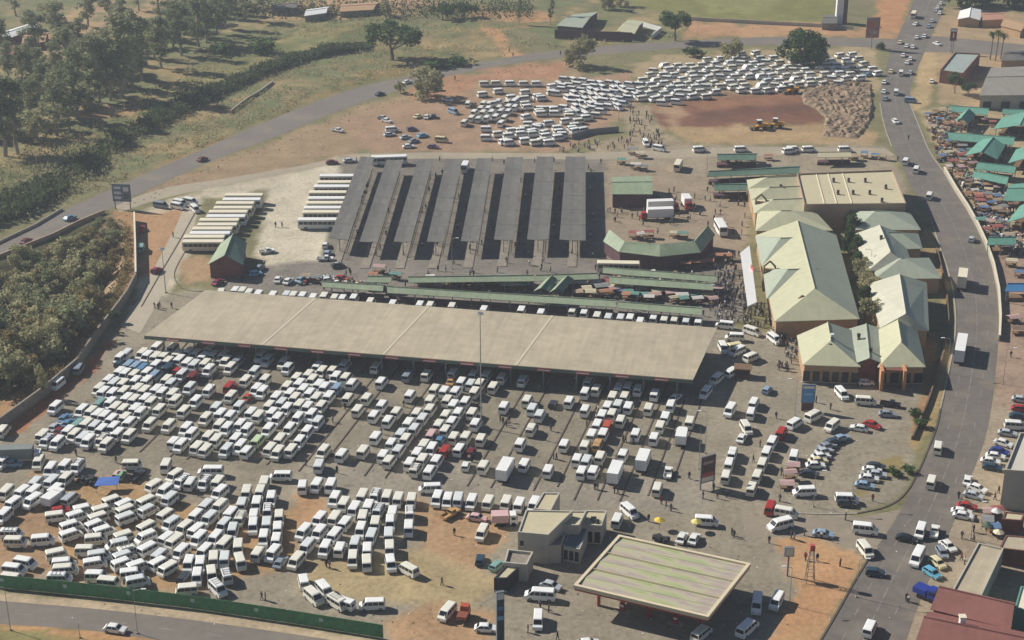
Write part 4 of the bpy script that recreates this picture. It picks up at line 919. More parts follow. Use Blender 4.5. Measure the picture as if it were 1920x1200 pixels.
tile(0, 820, Z5, LL, 20, '1320,235,0 1130,600,20 1255,630,25 1260,695,22 1470,600,25 1480,690,26 555,750,8 835,680,12 1025,690,15 770,750,16 985,765,18 1260,770,20 710,850,18 955,840,22 1040,895,18 1660,740,32 1705,830,34 1470,860,28 705,930,18 955,980,6 1240,950,18 1450,960,22 1680,970,35 110,920,0 155,1005,0 425,985,5 565,1130,12 865,1090,0 1165,1030,14 1285,1090,16 1480,1075,28 1605,1140,38', 1)
tile(0, 930, Z5, LL, 10, '1240,560,18 245,625,-10 135,690,-6 110,785,-6 635,635,4 650,700,4 590,775,0 990,560,8 945,630,10 965,765,0 1085,825,-4 1225,635,20 1380,660,18 1315,740,6 1375,810,10 1595,630,28 1670,690,32', 1)
tile(280, 820, Z5, LL, 42, '250,350,34 320,405,38 550,420,50 680,420,50 700,520,42 575,640 700,660 455,760 595,775 805,735,48 905,775,60 460,900,38 345,870,40 740,840,46 655,970,48 830,905,70 490,980,42 745,1035,46 545,1105,46 245,1010,38 310,1110,40')
tile(280, 820, Z5, LL, 76, '885,1060,82 1145,430,72 970,520,72 1105,525,74 1215,580,84 925,625,74 1070,625,76 1045,745,80 1180,710,84 1295,770,86 1035,850,84 1170,840,84 1280,890,84 1140,970,80 1265,1005,76 1090,1120,56 1235,1120,52')
tile(280, 930, Z5, LL, 80, '390,640,74 505,650,82 640,600,84 750,600,84 475,770,82 620,745,100 765,755,104 680,880,132 365,890,5 905,620,104 1540,810,104 1640,960,138 1745,890,134 1880,1020,150')
tile(540, 840, Z5, LL, 72, '145,345,80 285,340,60 425,345,68 465,475,60 555,530,60 740,455,62 870,450,60 985,470,64 1100,485,66 1235,490,80 660,580,56 800,560,66 900,600,60 1045,605,80 1215,625,88 310,675,46 460,670,52 580,705,52 745,670,76 1020,715,84 870,725,76 1205,770,88 155,800,48 310,810,50 460,835,50 725,785,72 1005,845,88 830,850,68 185,950,50 370,970,62 520,965,70 665,935,72 790,1000,84 1015,970,92 80,1085,48 645,1070,84 785,1110,94 1025,1110,100')
tile(540, 840, Z5, 'row left of the station shop', 72, '1490,470,70 1595,490,72 1700,490,70 1835,500,72')
tile(780, 880, Z5, 'row left of the station shop', 66, '720,300,60 900,305,66 1030,320,64 1180,320,62')
# single vans with their own label: tile x,y,angle, nose (+1 points along the angle), text
SOLO = [
 (280, 820, 610, 300, 0, -1, 'long white minibus standing side on in the gap below the paved lot', 1.15), (280, 820, 1310, 345, 0, -1, 'white minibus side on above the two near vertical files', 1),
 (540, 840, 1420, 360, 2, -1, 'white minibus side on above the row by the station shop', 1), (540, 840, 1195, 1165, -28, -1, 'white minibus angled at the foot of the last long file', 1),
 (600, 1020, 230, 545, -18, -1, 'white minibus nosing left behind the van with an open side door', 1), (600, 1020, 520, 555, 2, -1, 'white minibus with open side door near the fence end', 1),
 (780, 880, 660, 590, 62, -1, 'white minibus alone on the orange dirt left of the shop', 1), (780, 975, 1240, 700, -4, -1, 'large white minibus side on in front of the station shop', 1.2),
 (780, 975, 1220, 950, 86, -1, 'white minibus alone at bottom centre right of the dark pylon', 1), (780, 975, 310, 870, 48, -1, 'white minibus with open doors beside the orange tow truck', 1),
 (1100, 880, 430, 370, -40, 1, 'white minibus angled right of the station shop', 1), (1100, 880, 710, 150, 72, 1, 'white minibus by the red figure beside the lane ends', 1),
 (1100, 880, 1200, 470, -4, 1, 'white minibus beside the yellow parasol facing right', 1), (1160, 975, 1290, 1030, 42, 1, 'white minibus in the canopy shadow at the near right', 1.15),
 (1160, 975, 1585, 760, 62, -1, 'white minibus at the right end of the canopy shadow', 1), (1160, 975, 1385, 790, 84, -1, 'white minibus in the canopy shadow beside two others, roof in shade', 1.15),
 (1300, 720, 125, 45, 52, -1, 'white minibus third along the canopy right end', 1), (1300, 720, 370, 225, 55, -1, 'white minibus alone right of the paved lot lanes', 1.05),
 (1300, 720, 610, 150, 60, 1, 'white minibus upper of the pair right of the lone van', 1), (1300, 720, 580, 250, 72, 1, 'white minibus lower of the pair right of the lone van', 1),
 (1300, 720, 530, 395, -58, 1, 'white minibus angled above the left queue', 1), (1300, 720, 395, 650, 72, 1, 'white minibus at the far end of the three van queue', 1), (1300, 720, 362, 755, 74, 1, 'white minibus in the middle of the three van queue', 1), (1300, 720, 330, 880, 74, 1, 'white minibus at the near end of the three van queue', 1),
 (1300, 720, 795, 535, 62, 1, 'white minibus just behind the red van in the curved queue', 1), (1300, 720, 738, 640, 66, 1, 'second white minibus behind the red van in the curved queue', 1), (1300, 720, 695, 755, 68, 1, 'third white minibus behind the red van in the curved queue', 1), (1300, 720, 645, 875, 66, 1, 'fourth white minibus behind the red van in the curved queue', 1), (1300, 720, 590, 1000, 68, 1, 'last white minibus at the near end of the curved queue', 1),
 (1300, 720, 1020, 350, 32, 1, 'white minibus with red side mark just ahead of the red van', 1), (1300, 720, 1210, 280, 28, 1, 'leading white minibus of the curved queue', 1.1), (1300, 720, 1390, 375, 38, -1, 'white minibus right of the head of the curved queue', 1),
 (1300, 720, 1005, 695, 74, -1, 'white minibus beside the pink stalls strip', 1), (1300, 720, 1115, 1030, 2, -1, 'blue white minibus side on below the parked car arc', 1), (1300, 720, 1540, 1100, -2, 1, 'cream minibus half hidden behind a grey car at the lot corner', 1),
 (1320, 560, 210, 225, -6, -1, 'white minibus uppermost right of the canopy end', 1), (1320, 560, 485, 285, -18, 1, 'white minibus upper of two angled ones left of the mall front', 1), (1320, 560, 705, 360, -36, 1, 'white minibus lower of two angled ones left of the mall front', 1),
 (1320, 560, 310, 345, -2, -1, 'white minibus side on at the canopy right end', 1), (1320, 560, 195, 450, -60, 1, 'white minibus tipped steeply at the canopy right corner', 1), (1320, 560, 335, 485, 24, -1, 'white minibus in the cluster at the canopy right corner', 1), (1320, 560, 480, 545, 22, 1, 'white minibus lowest of the cluster at the canopy corner', 1),
 (1320, 560, 285, 695, 30, 1, 'white minibus first below the canopy right end', 1), (1320, 560, 125, 765, 40, -1, 'white minibus second below the canopy right end', 1), (1320, 560, 1380, 905, -48, 1, 'white minibus angled in front of the orange portal', 1), (1320, 560, 1620, 980, -4, 1, 'white minibus side on in front of the orange portal', 1),
 (1400, 870, 400, 440, -10, 1, 'white minibus just right of the red kiosk van', 1), (1400, 870, 340, 560, 14, -1, 'white minibus turning left of the entry road', 1.1), (1400, 870, 1190, 605, -6, 1, 'white minibus at the mouth of the entry road facing right', 1.05), (1400, 870, 1190, 805, -52, 1, 'white minibus waiting at the mouth pointing to the main road', 1),
 (1560, 720, 1065, 590, 80, 1, 'white minibus driving on the main road below the box trucks', 1), (1560, 720, 1000, 930, 72, 1, 'white minibus driving on the main road above the junction', 1), (1560, 940, 890, 250, 70, -1, 'white minibus between dark and white cars at the junction', 1), (1560, 940, 860, 510, 62, -1, 'long white minibus at the junction beside the blue car', 1.25), (1280, 800, 0, 0, 66, -1, '', 1),
 (1280, 1140, 300, 70, 64, 1, 'white minibus driving at the bottom of the main road', 1),
 (0, 640, 20, 880, 50, 1, 'white minibus cut by the left edge below the wall', 1),
 (1160, 975, 830, 1080, 40, 1, 'grey white minibus at the near corner under the striped canopy', 1)]
for ox, oy, x, y, d, nose, lb, sc in SOLO:
    if not lb: continue
    s = Z5
    if (ox, oy) == (1280, 1140): px, py = 1632, 1168
    elif (ox, oy) == (0, 640): px, py = 5, 800
    else: px, py = ox + x / s, oy + y / s
    t = put('van', px, py, d + (0 if nose > 0 else 180), lb, 'minibus', random.choice([M_white, M_white, M_white2]), 'minibuses standing singly')
    if sc != 1: t.scale = (sc, 1.06, 1.1)
# vans behind the long canopy
BACK = [(500, 512 + 36), (515, 550)]
bk = [(442, 542), (455, 543), (468, 546), (485, 549), (512, 551), (538, 550), (551, 551), (568, 552), (588, 555), (608, 553), (628, 556), (643, 557), (664, 556), (695, 563), (737, 567), (788, 569), (807, 570), (848, 572), (908, 578), (978, 579), (1015, 584), (1074, 581), (1096, 584), (1120, 590), (1141, 593), (1164, 594), (1182, 594), (1201, 600), (1226, 594), (1246, 597), (1265, 598), (1287, 600), (1310, 601), (415, 545)]
for i, (x, y) in enumerate(bk):
    VANS.append(dict(px=x, py=y - 2, h=pxdir(x, y, 52 + 22 * i / len(bk)), lot='row behind long roof', nose=1))
# far lots
def far(data, deg, ox=0, oy=0, s=1, nose=1):
    for it in data.split():
        a = [float(v) for v in it.split(',')]; px, py = ox + a[0] / s, oy + a[1] / s
        VANS.append(dict(px=px, py=py, h=pxdir(px, py, a[2] if len(a) > 2 else deg), lot='far', nose=nose))
far('1390,385 1460,390 1570,360 1680,370 1360,445 1450,445 1580,435 1690,425 1280,490 1385,495 1490,490 1600,480 1690,480 1245,560 1330,570 1430,560 1535,545 1640,555 1160,610 1600,620 1760,360 1800,330 1770,430', 42, 690, 130, 6.4)
far('60,400 200,395 370,395 535,400 685,400', 2, 900, 90, 6.4)
far('550,575,5 740,570,5 550,640,5 745,700,0 860,700,0 735,755,3 905,755,0 1090,790,0 560,795,12 590,885,0 80,940,0 80,1045,0 700,930,-10 940,930,5 500,960,5 1150,900,5 640,970,10 790,980,15 300,1090,10 550,1080,5 760,1080,10 940,1040,8 500,1000,5 350,1020,5 1000,1010,0 1150,960,10 1240,950,10 870,430,10 1000,430,-10', 0, 900, 90, 6.4)
for r in range(9):
    for c in range(10):
        x, y = 1025 + c * 17 + r * 6 + random.uniform(-3, 3), 142 + r * 9 + c * 1.5 + random.uniform(-2, 2)
        d = float(polydist(np.array([x]), np.array([y]), [(1030, 178), (1048, 120), (1080, 122), (1110, 135), (1190, 152), (1198, 185), (1150, 200), (1120, 212), (1060, 212)])[0])
        if d > 0 and not (1020 < x < 1068 and 170 < y < 190 and random.random() < .6): VANS.append(dict(px=x, py=y, h=pxdir(x, y, random.choice([-30, -28, -8, -5])), lot='far', nose=1))
far('905,172 935,166 960,178 985,168 1010,176 1035,168 925,190 990,196 1012,204 1040,200 1062,222 1030,226 1010,232 985,236 960,240 935,246 1000,246 1025,250 1050,242 1075,236 1005,262 1030,262 985,258 955,262 1085,222 1070,208 1100,216', 6)
FARP = [(1178, 160), (1205, 140), (1215, 122), (1250, 110), (1320, 106), (1400, 92), (1470, 98), (1530, 100), (1600, 92), (1640, 118), (1655, 128), (1640, 140), (1590, 152), (1520, 160), (1420, 172), (1320, 180), (1250, 190), (1212, 188)]
r = 0; y = 96
while y < 192:
    x = 1170 + (r % 2) * 10
    while x < 1655:
        xx, yy = x + random.uniform(-2.5, 2.5), y + (1420 - x) * .03 + random.uniform(-1.5, 1.5)
        d = float(polydist(np.array([xx]), np.array([yy]), FARP)[0])
        if d > 1 and not (1465 < xx < 1545 and yy < 108) and random.random() < .95: VANS.append(dict(px=xx, py=yy, h=pxdir(xx, yy, random.choice([4, 6, 8, 10, -4])), lot='far', nose=random.choice((1, -1))))
        x += 24.5
    y += 8.6; r += 1

VANS.sort(key=lambda v: -v['py'])
for v in VANS: v['g'] = P(v['px'], v['py'], 2.05)
keep, rest = VANS[:215], VANS[215:]
# files: who stands behind whom
def label_files(vs):
    for v in vs:
        v['ax'] = Vector((math.cos(v['h']), math.sin(v['h']), 0))
        if v['ax'].y < 0: v['ax'] = -v['ax']
        v['prev'] = v['next'] = None
    pairs = []
    for i, a in enumerate(vs):
        for b_ in vs:
            if a is b_ or a['lot'] != b_['lot']: continue
            d = b_['g'] - a['g']; al = d.dot(a['ax']); la = abs(d.x * a['ax'].y - d.y * a['ax'].x)
            if 2.5 < al < 8 and la < 1.5: pairs.append((al + 2 * la, id(a), id(b_), a, b_))
    pairs.sort(key=lambda p: p[0])
    for _, _, _, a, b_ in pairs:
        if a['next'] is None and b_['prev'] is None: a['next'] = b_; b_['prev'] = a
    for lot in sorted({v['lot'] for v in vs}):
        heads = sorted([v for v in vs if v['lot'] == lot and v['prev'] is None], key=lambda v: v['px'])
        for k, hd in enumerate(heads):
            i = 0; v = hd
            while v is not None and i < 60:
                v['lab'] = 'white minibus %s from front in %s file from left, %s' % (nth(i), nth(k), lot); v = v['next']; i += 1
label_files(keep)
for v in keep:
    h = v['h'] + (0 if v['nose'] > 0 else math.pi)
    if random.random() < .1: h += math.pi
    t = thing('minibus', (v['g'].x, v['g'].y, .02), v['lab'], 'minibus', 'white minibuses parked in the lots', h + random.gauss(0, R(1.2)))
    s = random.choice((.91, .94, .94, .98)); t.scale = (s, 1.06, random.choice((1.02, 1.06, 1.1)))
    old = random.random() < .28
    car_parts(t, VAN2 if old else VAN, random.choice([M_white2] * 3 + [M_white3, M_white]) if old else random.choice([M_white] * 5 + [M_white2] * 2 + [M_white3]), lights=False)
    if random.random() < .1: link('roof_rack', RACK, t)
    if not old and random.random() < .3: link('side_stripe', STRIPE, t)
# the rest as one mass
def join_meshes(name, insts, mats):
    V, F, MI = [], [], []; off = 0
    for me, mi, loc, rz, sc in insts:
        nv = len(me.vertices); co_ = np.empty(nv * 3); me.vertices.foreach_get('co', co_); co_ = co_.reshape(-1, 3) * sc
        c, s = math.cos(rz), math.sin(rz); X = co_[:, 0] * c - co_[:, 1] * s + loc[0]; Y = co_[:, 0] * s + co_[:, 1] * c + loc[1]
        V += list(zip(X, Y, co_[:, 2] + loc[2]))
        for p in me.polygons: F.append([i + off for i in p.vertices]); MI.append(mi[p.material_index] if isinstance(mi, tuple) else mi if mi is not None else p.material_index)
        off += nv
    me = bpy.data.meshes.new(name); me.from_pydata(V, [], F)
    for m in mats: me.materials.append(m)
    me.polygons.foreach_set('material_index', MI); me.update(); return link(name, me)
ins = []; VS = np.array([.94, 1.05, 1.06])
for v in rest:
    h = v['h'] + (0 if v['nose'] > 0 else math.pi); l3 = (v['g'].x, v['g'].y, .02); c = random.choice([0] * 5 + [1] * 3 + [2])
    VV = VAN2 if random.random() < .28 else VAN
    ins.append((VV['body'], c, l3, h, VS))
    for k in ('windscreen', 'rear_window', 'side_window', 'side_window_'): ins.append((VV[k], 3, l3, h, VS))
    ca, sa = math.cos(h), math.sin(h)
    for w in VAN['_wheels']: ins.append((VAN['wheel'], 4, (l3[0] + w[0] * ca - w[1] * sa, l3[1] + w[0] * sa + w[1] * ca, w[2]), h, 1))
o = join_meshes('parked_minibuses', ins, [M_white, M_white2, M_white3, M_glass, M_tyre])
tag(o, 'packed white minibuses in the far lots and far rows', 'minibuses', None, 'stuff')

# coloured vans and cars: kind, x, y, angle, colour, label
C = {'red': 'a8322c', 'dred': '742a28', 'orange': 'b5543a', 'blue': '5f86a6', 'dblue': '2b3d8c', 'navy': '2c4656', 'teal': '7fa29a', 'lblue': '8fa5b8', 'grey': '8a929a', 'dgrey': '3b4147', 'black': '23262a', 'silver': 'b4b9bb', 'green': '8fb08c', 'lgreen': 'c0d2a8', 'cream': 'dccfa4', 'tan': 'c09a66', 'white': 'e4e3dc', 'pink': 'd4b0ac', 'sky': '63a8c2', 'purple': '6f5a78', 'yellow': 'd8c45a', 'wine': '8c2f4a'}
def cc(k): return paint(k, C[k])
def lst(ox, oy, s, rows):
    for kind, x, y, d, col, lb in rows:
        cat = {'van': 'minibus', 'car': 'car', 'hatch': 'car', 'pickup': 'pickup', 'coach': 'bus', 'bus': 'bus'}[kind]
        put(kind, ox + x / s, oy + y / s, d, lb, cat, cc(col))
lst(40, 620, Z5, [('van', 1085, 305, None, 'lblue', 'leftmost of three blue grey minibuses in the upper left of the paved lot'), ('van', 1155, 320, None, 'lblue', 'middle of three blue grey minibuses in the upper left of the paved lot'), ('van', 1220, 342, None, 'blue', 'rightmost of three blue grey minibuses in the upper left of the paved lot'),
 ('van', 1340, 410, None, 'lblue', 'pale blue minibus just below the three blue grey ones'), ('hatch', 985, 302, None, 'navy', 'dark blue car at the upper left corner of the paved lot'), ('hatch', 1565, 375, None, 'red', 'small bright red car in the upper paved lot'), ('van', 1725, 420, None, 'dred', 'dark red minibus near the light pole in the upper paved lot'), ('van', 1475, 335, None, 'navy', 'dark minibus left of the small red car'),
 ('van', 795, 690, None, 'teal', 'grey teal minibus in the left of the paved lot'), ('van', 575, 897, None, 'teal', 'pale teal minibus at the left edge of the paved lot'), ('car', 330, 935, None, 'silver', 'silver car at the left end of the paved lot'), ('car', 430, 845, None, 'blue', 'upper blue car at the left end of the paved lot'), ('car', 465, 895, None, 'blue', 'lower blue car at the left end of the paved lot'), ('car', 380, 970, None, 'dred', 'dark red car at the left end of the paved lot'), ('van', 570, 340, 58, 'grey', 'blue grey minibus in the shade of the boundary wall')])
lst(360, 620, Z5, [('van', 470, 260, None, 'grey', 'grey minibus in the canopy shadow edge'), ('van', 380, 520, None, 'red', 'red roofed minibus in the upper middle of the paved lot'), ('car', 555, 635, None, 'orange', 'orange red car in the middle of the paved lot'), ('van', 660, 1060, None, 'lgreen', 'pale green minibus in the middle of the paved lot'), ('van', 1455, 535, None, 'lblue', 'light blue minibus at the right of the dense middle block')])
lst(640, 660, Z5, [('van', 665, 200, None, 'grey', 'grey minibus standing alone near the canopy edge'), ('car', 1100, 262, None, 'tan', 'tan car among vans just below the canopy'), ('van', 905, 790, None, 'pink', 'reddish minibus in the right dense block'), ('hatch', 990, 850, None, 'blue', 'blue car between vans in the right dense block'), ('van', 1040, 948, None, 'red', 'bright red minibus near the mast foot'), ('hatch', 1295, 972, None, 'dred', 'dark red car right of the bright red minibus'), ('hatch', 1245, 1110, 70, 'white', 'small white car at the near end of the lanes')])
lst(960, 680, Z5, [('van', 1095, 180, None, 'silver', 'grey minibus at the head of the right lane block'), ('van', 960, 592, None, 'orange', 'orange red minibus in the right lane block'), ('van', 860, 782, None, 'tan', 'orange brown minibus in the right lane block'), ('car', 1635, 320, 40, 'white', 'white car at the canopy right near corner'), ('pickup', 1562, 1070, 80, 'white', 'white pickup at the near right of the lanes'), ('hatch', 410, 385, 60, 'dgrey', 'dark car standing among people below the canopy')])
lst(0, 820, Z5, [('car', 120, 232, 0, 'lblue', 'pale blue car beside the grey trailer at the left edge'), ('hatch', 1185, 340, 48, 'pink', 'pale pink car above the blue tarpaulin'), ('hatch', 1205, 348, 60, 'green', 'green car above the blue tarpaulin'), ('pickup', 1370, 350, 40, 'dgrey', 'dark pickup with load right of the blue tarpaulin'), ('van', 700, 570, 40, 'silver', 'grey minibus beside the white box trailer'), ('hatch', 600, 700, 10, 'red', 'red car partly hidden behind vans on the orange dirt')])
lst(280, 820, Z5, [('van', 415, 415, 55, 'white', 'white minibus with blue lower panels in the lower left lot'), ('car', 1310, 1215, 52, 'grey', 'old grey car at the foot of the files'), ('hatch', 345, 1370, 48, 'dgrey', 'wrecked grey car at the foot of the files')])
lst(780, 880, Z5, [('hatch', 640, 870, 80, 'navy', 'dark blue car on the dirt left of the shop'), ('hatch', 810, 930, 40, 'teal', 'pale teal car with open boot beside the shop corner'), ('pickup', 345, 410, 30, 'tan', 'loaded brown pickup on the orange dirt'), ('car', 610, 450, -8, 'pink', 'pale pink white car below the row of vans by the shop')])
lst(780, 975, Z5, [('car', 700, 1045, -3, 'white', 'white car left of the dark pylon at bottom'), ('car', 1350, 620, -16, 'silver', 'silver car behind the large white minibus by the shop'), ('car', 1720, 1195, 6, 'white', 'white car cut by the bottom edge')])
lst(1100, 880, Z5, [('car', 955, 650, 60, 'white', 'white car left of the white car under the yellow parasol'), ('car', 1075, 660, 62, 'white', 'white car in front of the yellow parasol'), ('van', 310, 460, 66, 'white', 'white minibus touching the shop right wing')])
lst(1300, 720, Z5, [('van', 885, 445, 58, 'red', 'bright red van at the bend of the curved queue'), ('hatch', 740, 30, 50, 'lblue', 'pale blue car near the blue sign board'), ('car', 485, 510, 60, 'white', 'white small car left of the angled minibus above the queue'), ('car', 1660, 410, 170, 'white', 'white car next to the red tarpaulin car'), ('car', 1480, 510, 15, 'lblue', 'first pale blue car in the parked arc'), ('car', 1340, 590, 14, 'grey', 'second grey car in the parked arc'), ('car', 1310, 640, 12, 'silver', 'third silver car in the parked arc'), ('car', 1280, 690, 8, 'white', 'fourth white car in the parked arc'), ('car', 1250, 735, 4, 'cream', 'fifth cream car in the parked arc'), ('car', 1225, 780, 0, 'white', 'sixth white car in the parked arc'), ('car', 1165, 865, -6, 'dgrey', 'dark grey car nearest the end of the parked arc'), ('car', 1400, 545, 14, 'navy', 'dark blue car between pale ones in the parked arc'),
 ('car', 1790, 375, -18, 'red', 'bright red car by the right side of the lot'), ('car', 1830, 790, -8, 'dgrey', 'dark car uppermost in the small group by the verge'), ('car', 1790, 830, -6, 'white', 'second car from top in the small group by the verge'), ('car', 1840, 870, -6, 'silver', 'third car in the small group by the verge'), ('car', 1760, 910, -6, 'white', 'fourth car in the small group by the verge'), ('car', 1720, 980, -8, 'lblue', 'pale blue lowest car in the small group by the verge')])
lst(1400, 870, Z5, [('car', 770, 665, -8, 'lblue', 'silver blue car on the entry road'), ('hatch', 1000, 360, -4, 'dgrey', 'grey car in front of the cream minibus at the lot corner'), ('hatch', 1290, 1050, -6, 'navy', 'dark teal car on the main road below the junction'), ('car', 1605, 710, -12, 'black', 'black car left of the minibus at the junction'), ('van', 240, 385, 70, 'red', 'red kiosk van at the lot exit')])
lst(1560, 940, Z5, [('pickup', 1030, 270, 78, 'white', 'white pickup right of the minibus at the junction'), ('car', 1165, 410, -40, 'white', 'white car uppermost of the angled group at the junction'), ('hatch', 1105, 480, -60, 'grey', 'white and grey car second of the angled group'), ('hatch', 1060, 580, -38, 'cream', 'cream yellow car third of the angled group'), ('hatch', 1005, 680, -32, 'sky', 'bright sky blue car lowest of the angled group'),
 ('car', 1320, 110, -10, 'white', 'white car nearest the road in the lower roadside row'), ('car', 1300, 70, -8, 'white', 'second white car in the lower roadside row'), ('car', 1355, 15, -8, 'red', 'red car in the lower roadside row')])
lst(1560, 720, Z5, [('car', 1360, 930, 76, 'white', 'white car pointing up the road above the lower roadside row'), ('car', 1460, 1010, -20, 'white', 'white car first below the upward pointing car'), ('car', 1420, 1080, -14, 'silver', 'silver car second below the upward pointing car'), ('car', 1610, 800, -10, 'navy', 'dark teal car lowest in the upper roadside row'), ('car', 1590, 740, -8, 'white', 'white car second lowest in the upper roadside row'), ('car', 1640, 690, -8, 'white', 'white car third lowest in the upper roadside row'), ('car', 1680, 640, -14, 'dblue', 'dark blue car in the upper roadside row'), ('car', 1720, 560, -16, 'white', 'white car above the dark blue one in the upper roadside row'), ('car', 1760, 460, -8, 'silver', 'silver car in the middle of the upper roadside row'), ('van', 1840, 370, -4, 'white', 'white van in the upper roadside row'), ('car', 1870, 290, -6, 'navy', 'dark car above the white van in the upper roadside row'), ('car', 1890, 215, -6, 'red', 'red car in the upper roadside row'), ('car', 1895, 125, -8, 'silver', 'pale car uppermost in the upper roadside row'),
 ('car', 560, 270, -4, 'grey', 'grey car in front of the orange portal'), ('pickup', 590, 170, -8, 'black', 'black pickup beside the orange portal')])
lst(1320, 560, Z5, [('hatch', 1625, 810, 0, 'white', 'white car close to the orange portal wall'), ('van', 325, 440, 10, 'cream', 'cream minibus in the cluster at the canopy corner'), ('hatch', 1070, 745, 10, 'silver', 'silver car under the mall front corner')])
lst(0, 0, 1, [('car', 215, 1172, -8, 'white', 'white car driving on the lower road'), ('car', 48, 447, 28, 'dred', 'dark red car crossing the bridge'), ('car', 130, 404, 20, 'blue', 'blue car at the bridge end'), ('car', 379, 294, 22, 'dred', 'dark red car on the diagonal road'), ('car', 712, 172, 16, 'navy', 'dark blue car on the diagonal road'), ('car', 763, 150, 14, 'white', 'white car on the diagonal road'), ('car', 622, 300, 4, 'dred', 'dark red car near the bus shelters'), ('car', 655, 297, 4, 'silver', 'grey car near the first bus shelter top'),
 ('pickup', 633, 240, -12, 'white', 'white pickup alone on the dirt above the yard'), ('hatch', 293, 502, 30, 'wine', 'purple red car by the boundary wall'), ('car', 408, 524, 30, 'wine', 'magenta car beside the brick pavilion'), ('pickup', 265, 425, 70, 'red', 'red loaded pickup under the boundary wall'), ('van', 264, 458, 80, 'teal', 'teal minibus under the boundary wall'), ('car', 725, 222, -14, 'white', 'white car leftmost of the dirt group'), ('car', 718, 217, -8, 'silver', 'silver car behind the leftmost dirt group car'),
 ('van', 735, 237, 4, 'white', 'white van upper left of the dirt group'), ('car', 730, 248, 6, 'silver', 'silver car below the upper left van of the dirt group'), ('hatch', 772, 238, 6, 'purple', 'purple car in the dirt group'), ('car', 760, 253, 10, 'silver', 'pale car in the middle of the dirt group'), ('car', 775, 260, 15, 'grey', 'grey car low in the dirt group'), ('car', 792, 250, 12, 'sky', 'pale blue car in the dirt group'), ('car', 766, 270, 4, 'white', 'white car lowest in the dirt group'), ('van', 828, 256, -4, 'cream', 'cream van at the right of the dirt group'), ('car', 812, 271, -4, 'purple', 'purple white car at the right of the dirt group'),
 ('car', 840, 183, -10, 'white', 'white car under the roadside tree'), ('van', 878, 190, 55, 'white', 'white van on the dirt left of the van files'), ('car', 784, 214, 20, 'cream', 'cream car left in the tree shade'), ('car', 800, 215, 60, 'white', 'white car middle in the tree shade'), ('hatch', 813, 214, 70, 'navy', 'dark car right in the tree shade'), ('van', 850, 203, -20, 'lblue', 'pale blue van beside the tree shade'), ('van', 818, 160, 0, 'green', 'green van behind the roadside tree'),
 ('van', 301, 378, -8, 'grey', 'grey minibus at the road bend by the sign'), ('van', 333, 380, -12, 'white', 'white minibus lower of the group at the road bend'), ('van', 337, 374, -12, 'white', 'white minibus upper of the group at the road bend'), ('van', 356, 371, -12, 'white', 'white minibus uppermost of the group at the road bend'), ('van', 365, 385, -40, 'white', 'white minibus angled at the yard entrance'), ('pickup', 500, 466, 8, 'white', 'white pickup beside the pavilion'), ('hatch', 478, 508, 10, 'sky', 'pale blue car right of the pavilion'), ('hatch', 487, 497, 40, 'grey', 'grey car with scrap right of the pavilion'),
 ('hatch', 610, 455, 70, 'white', 'white car beside the first bus shelter foot'), ('hatch', 614, 470, 60, 'lblue', 'blue car beside the first bus shelter foot'), ('pickup', 610, 480, 0, 'white', 'white pickup at the first bus shelter foot'), ('hatch', 633, 493, 10, 'dgrey', 'dark car at the foot of the first shelter platform'),
 ('car', 521, 519, 60, 'white', 'first white car at the left end of the market row'), ('car', 540, 522, 40, 'white', 'second white car at the left end of the market row'), ('car', 565, 519, 30, 'lblue', 'pale blue car in the market row'), ('car', 614, 516, 10, 'silver', 'silver car in the market row'), ('car', 640, 517, -8, 'red', 'red and white car in the market row'), ('hatch', 615, 520, 10, 'white', 'white car in the market row behind the silver one')])
lst(1600, 0, 6, [('car', 985, 20, 60, 'white', 'farthest white car queueing on the main road'), ('car', 955, 65, 58, 'white', 'second farthest white car queueing on the main road'), ('car', 930, 98, 58, 'silver', 'third farthest car queueing on the main road'), ('car', 975, 125, 48, 'white', 'white car right of the far queue'), ('car', 885, 215, 60, 'silver', 'silver car behind the far bus'), ('car', 850, 275, 62, 'lblue', 'blue grey car behind the far bus'), ('car', 710, 250, 20, 'white', 'white car in the far bus shadow'), ('car', 715, 398, 70, 'white', 'white car entering the far intersection'), ('car', 805, 385, 40, 'white', 'white car right side of the far intersection'), ('car', 945, 470, -20, 'white', 'white car on the cross road'), ('car', 530, 455, 50, 'cream', 'cream car left of the far intersection'), ('car', 600, 495, 60, 'white', 'left white car in the middle of the far intersection'), ('car', 672, 505, 60, 'white', 'right white car in the middle of the far intersection'), ('car', 565, 600, 60, 'white', 'white car below the far intersection, left lane'), ('car', 645, 640, 58, 'white', 'white car below the far intersection, right lane'), ('car', 610, 680, 58, 'white', 'white car behind the right lane car'), ('car', 425, 780, 60, 'cream', 'cream car in the left lane above the rubble'), ('van', 540, 790, 80, 'white', 'white van in the middle lane above the rubble'), ('car', 645, 795, 40, 'silver', 'silver car in the right lane above the rubble'), ('car', 350, 900, 60, 'white', 'white car in the left lane beside the rubble'), ('car', 345, 1005, 62, 'white', 'second white car in the left lane beside the rubble'), ('van', 485, 1005, 82, 'white', 'white van in the middle lane beside the rubble'), ('car', 360, 1085, 60, 'grey', 'grey car in the left lane beside the rubble'), ('van', 650, 1095, -4, 'lblue', 'pale blue van turning across the main road'), ('car', 885, 890, 70, 'white', 'white car by the corner shop'), ('car', 170, 820, 10, 'lblue', 'blue grey car at the right end of the far lot')])
lst(1640, 180, 6.857, [('hatch', 270, 300, -40, 'white', 'white car on the main road beside the red earth'), ('van', 405, 800, 60, 'white', 'white van upper of two on the road by the market'), ('van', 540, 905, 64, 'white', 'white van lower of two on the road by the market'), ('van', 710, 1240, 64, 'white', 'white van on the road beside the flat cream hall'), ('hatch', 1255, 1810, 50, 'silver', 'small silver car near the parapet wall')])
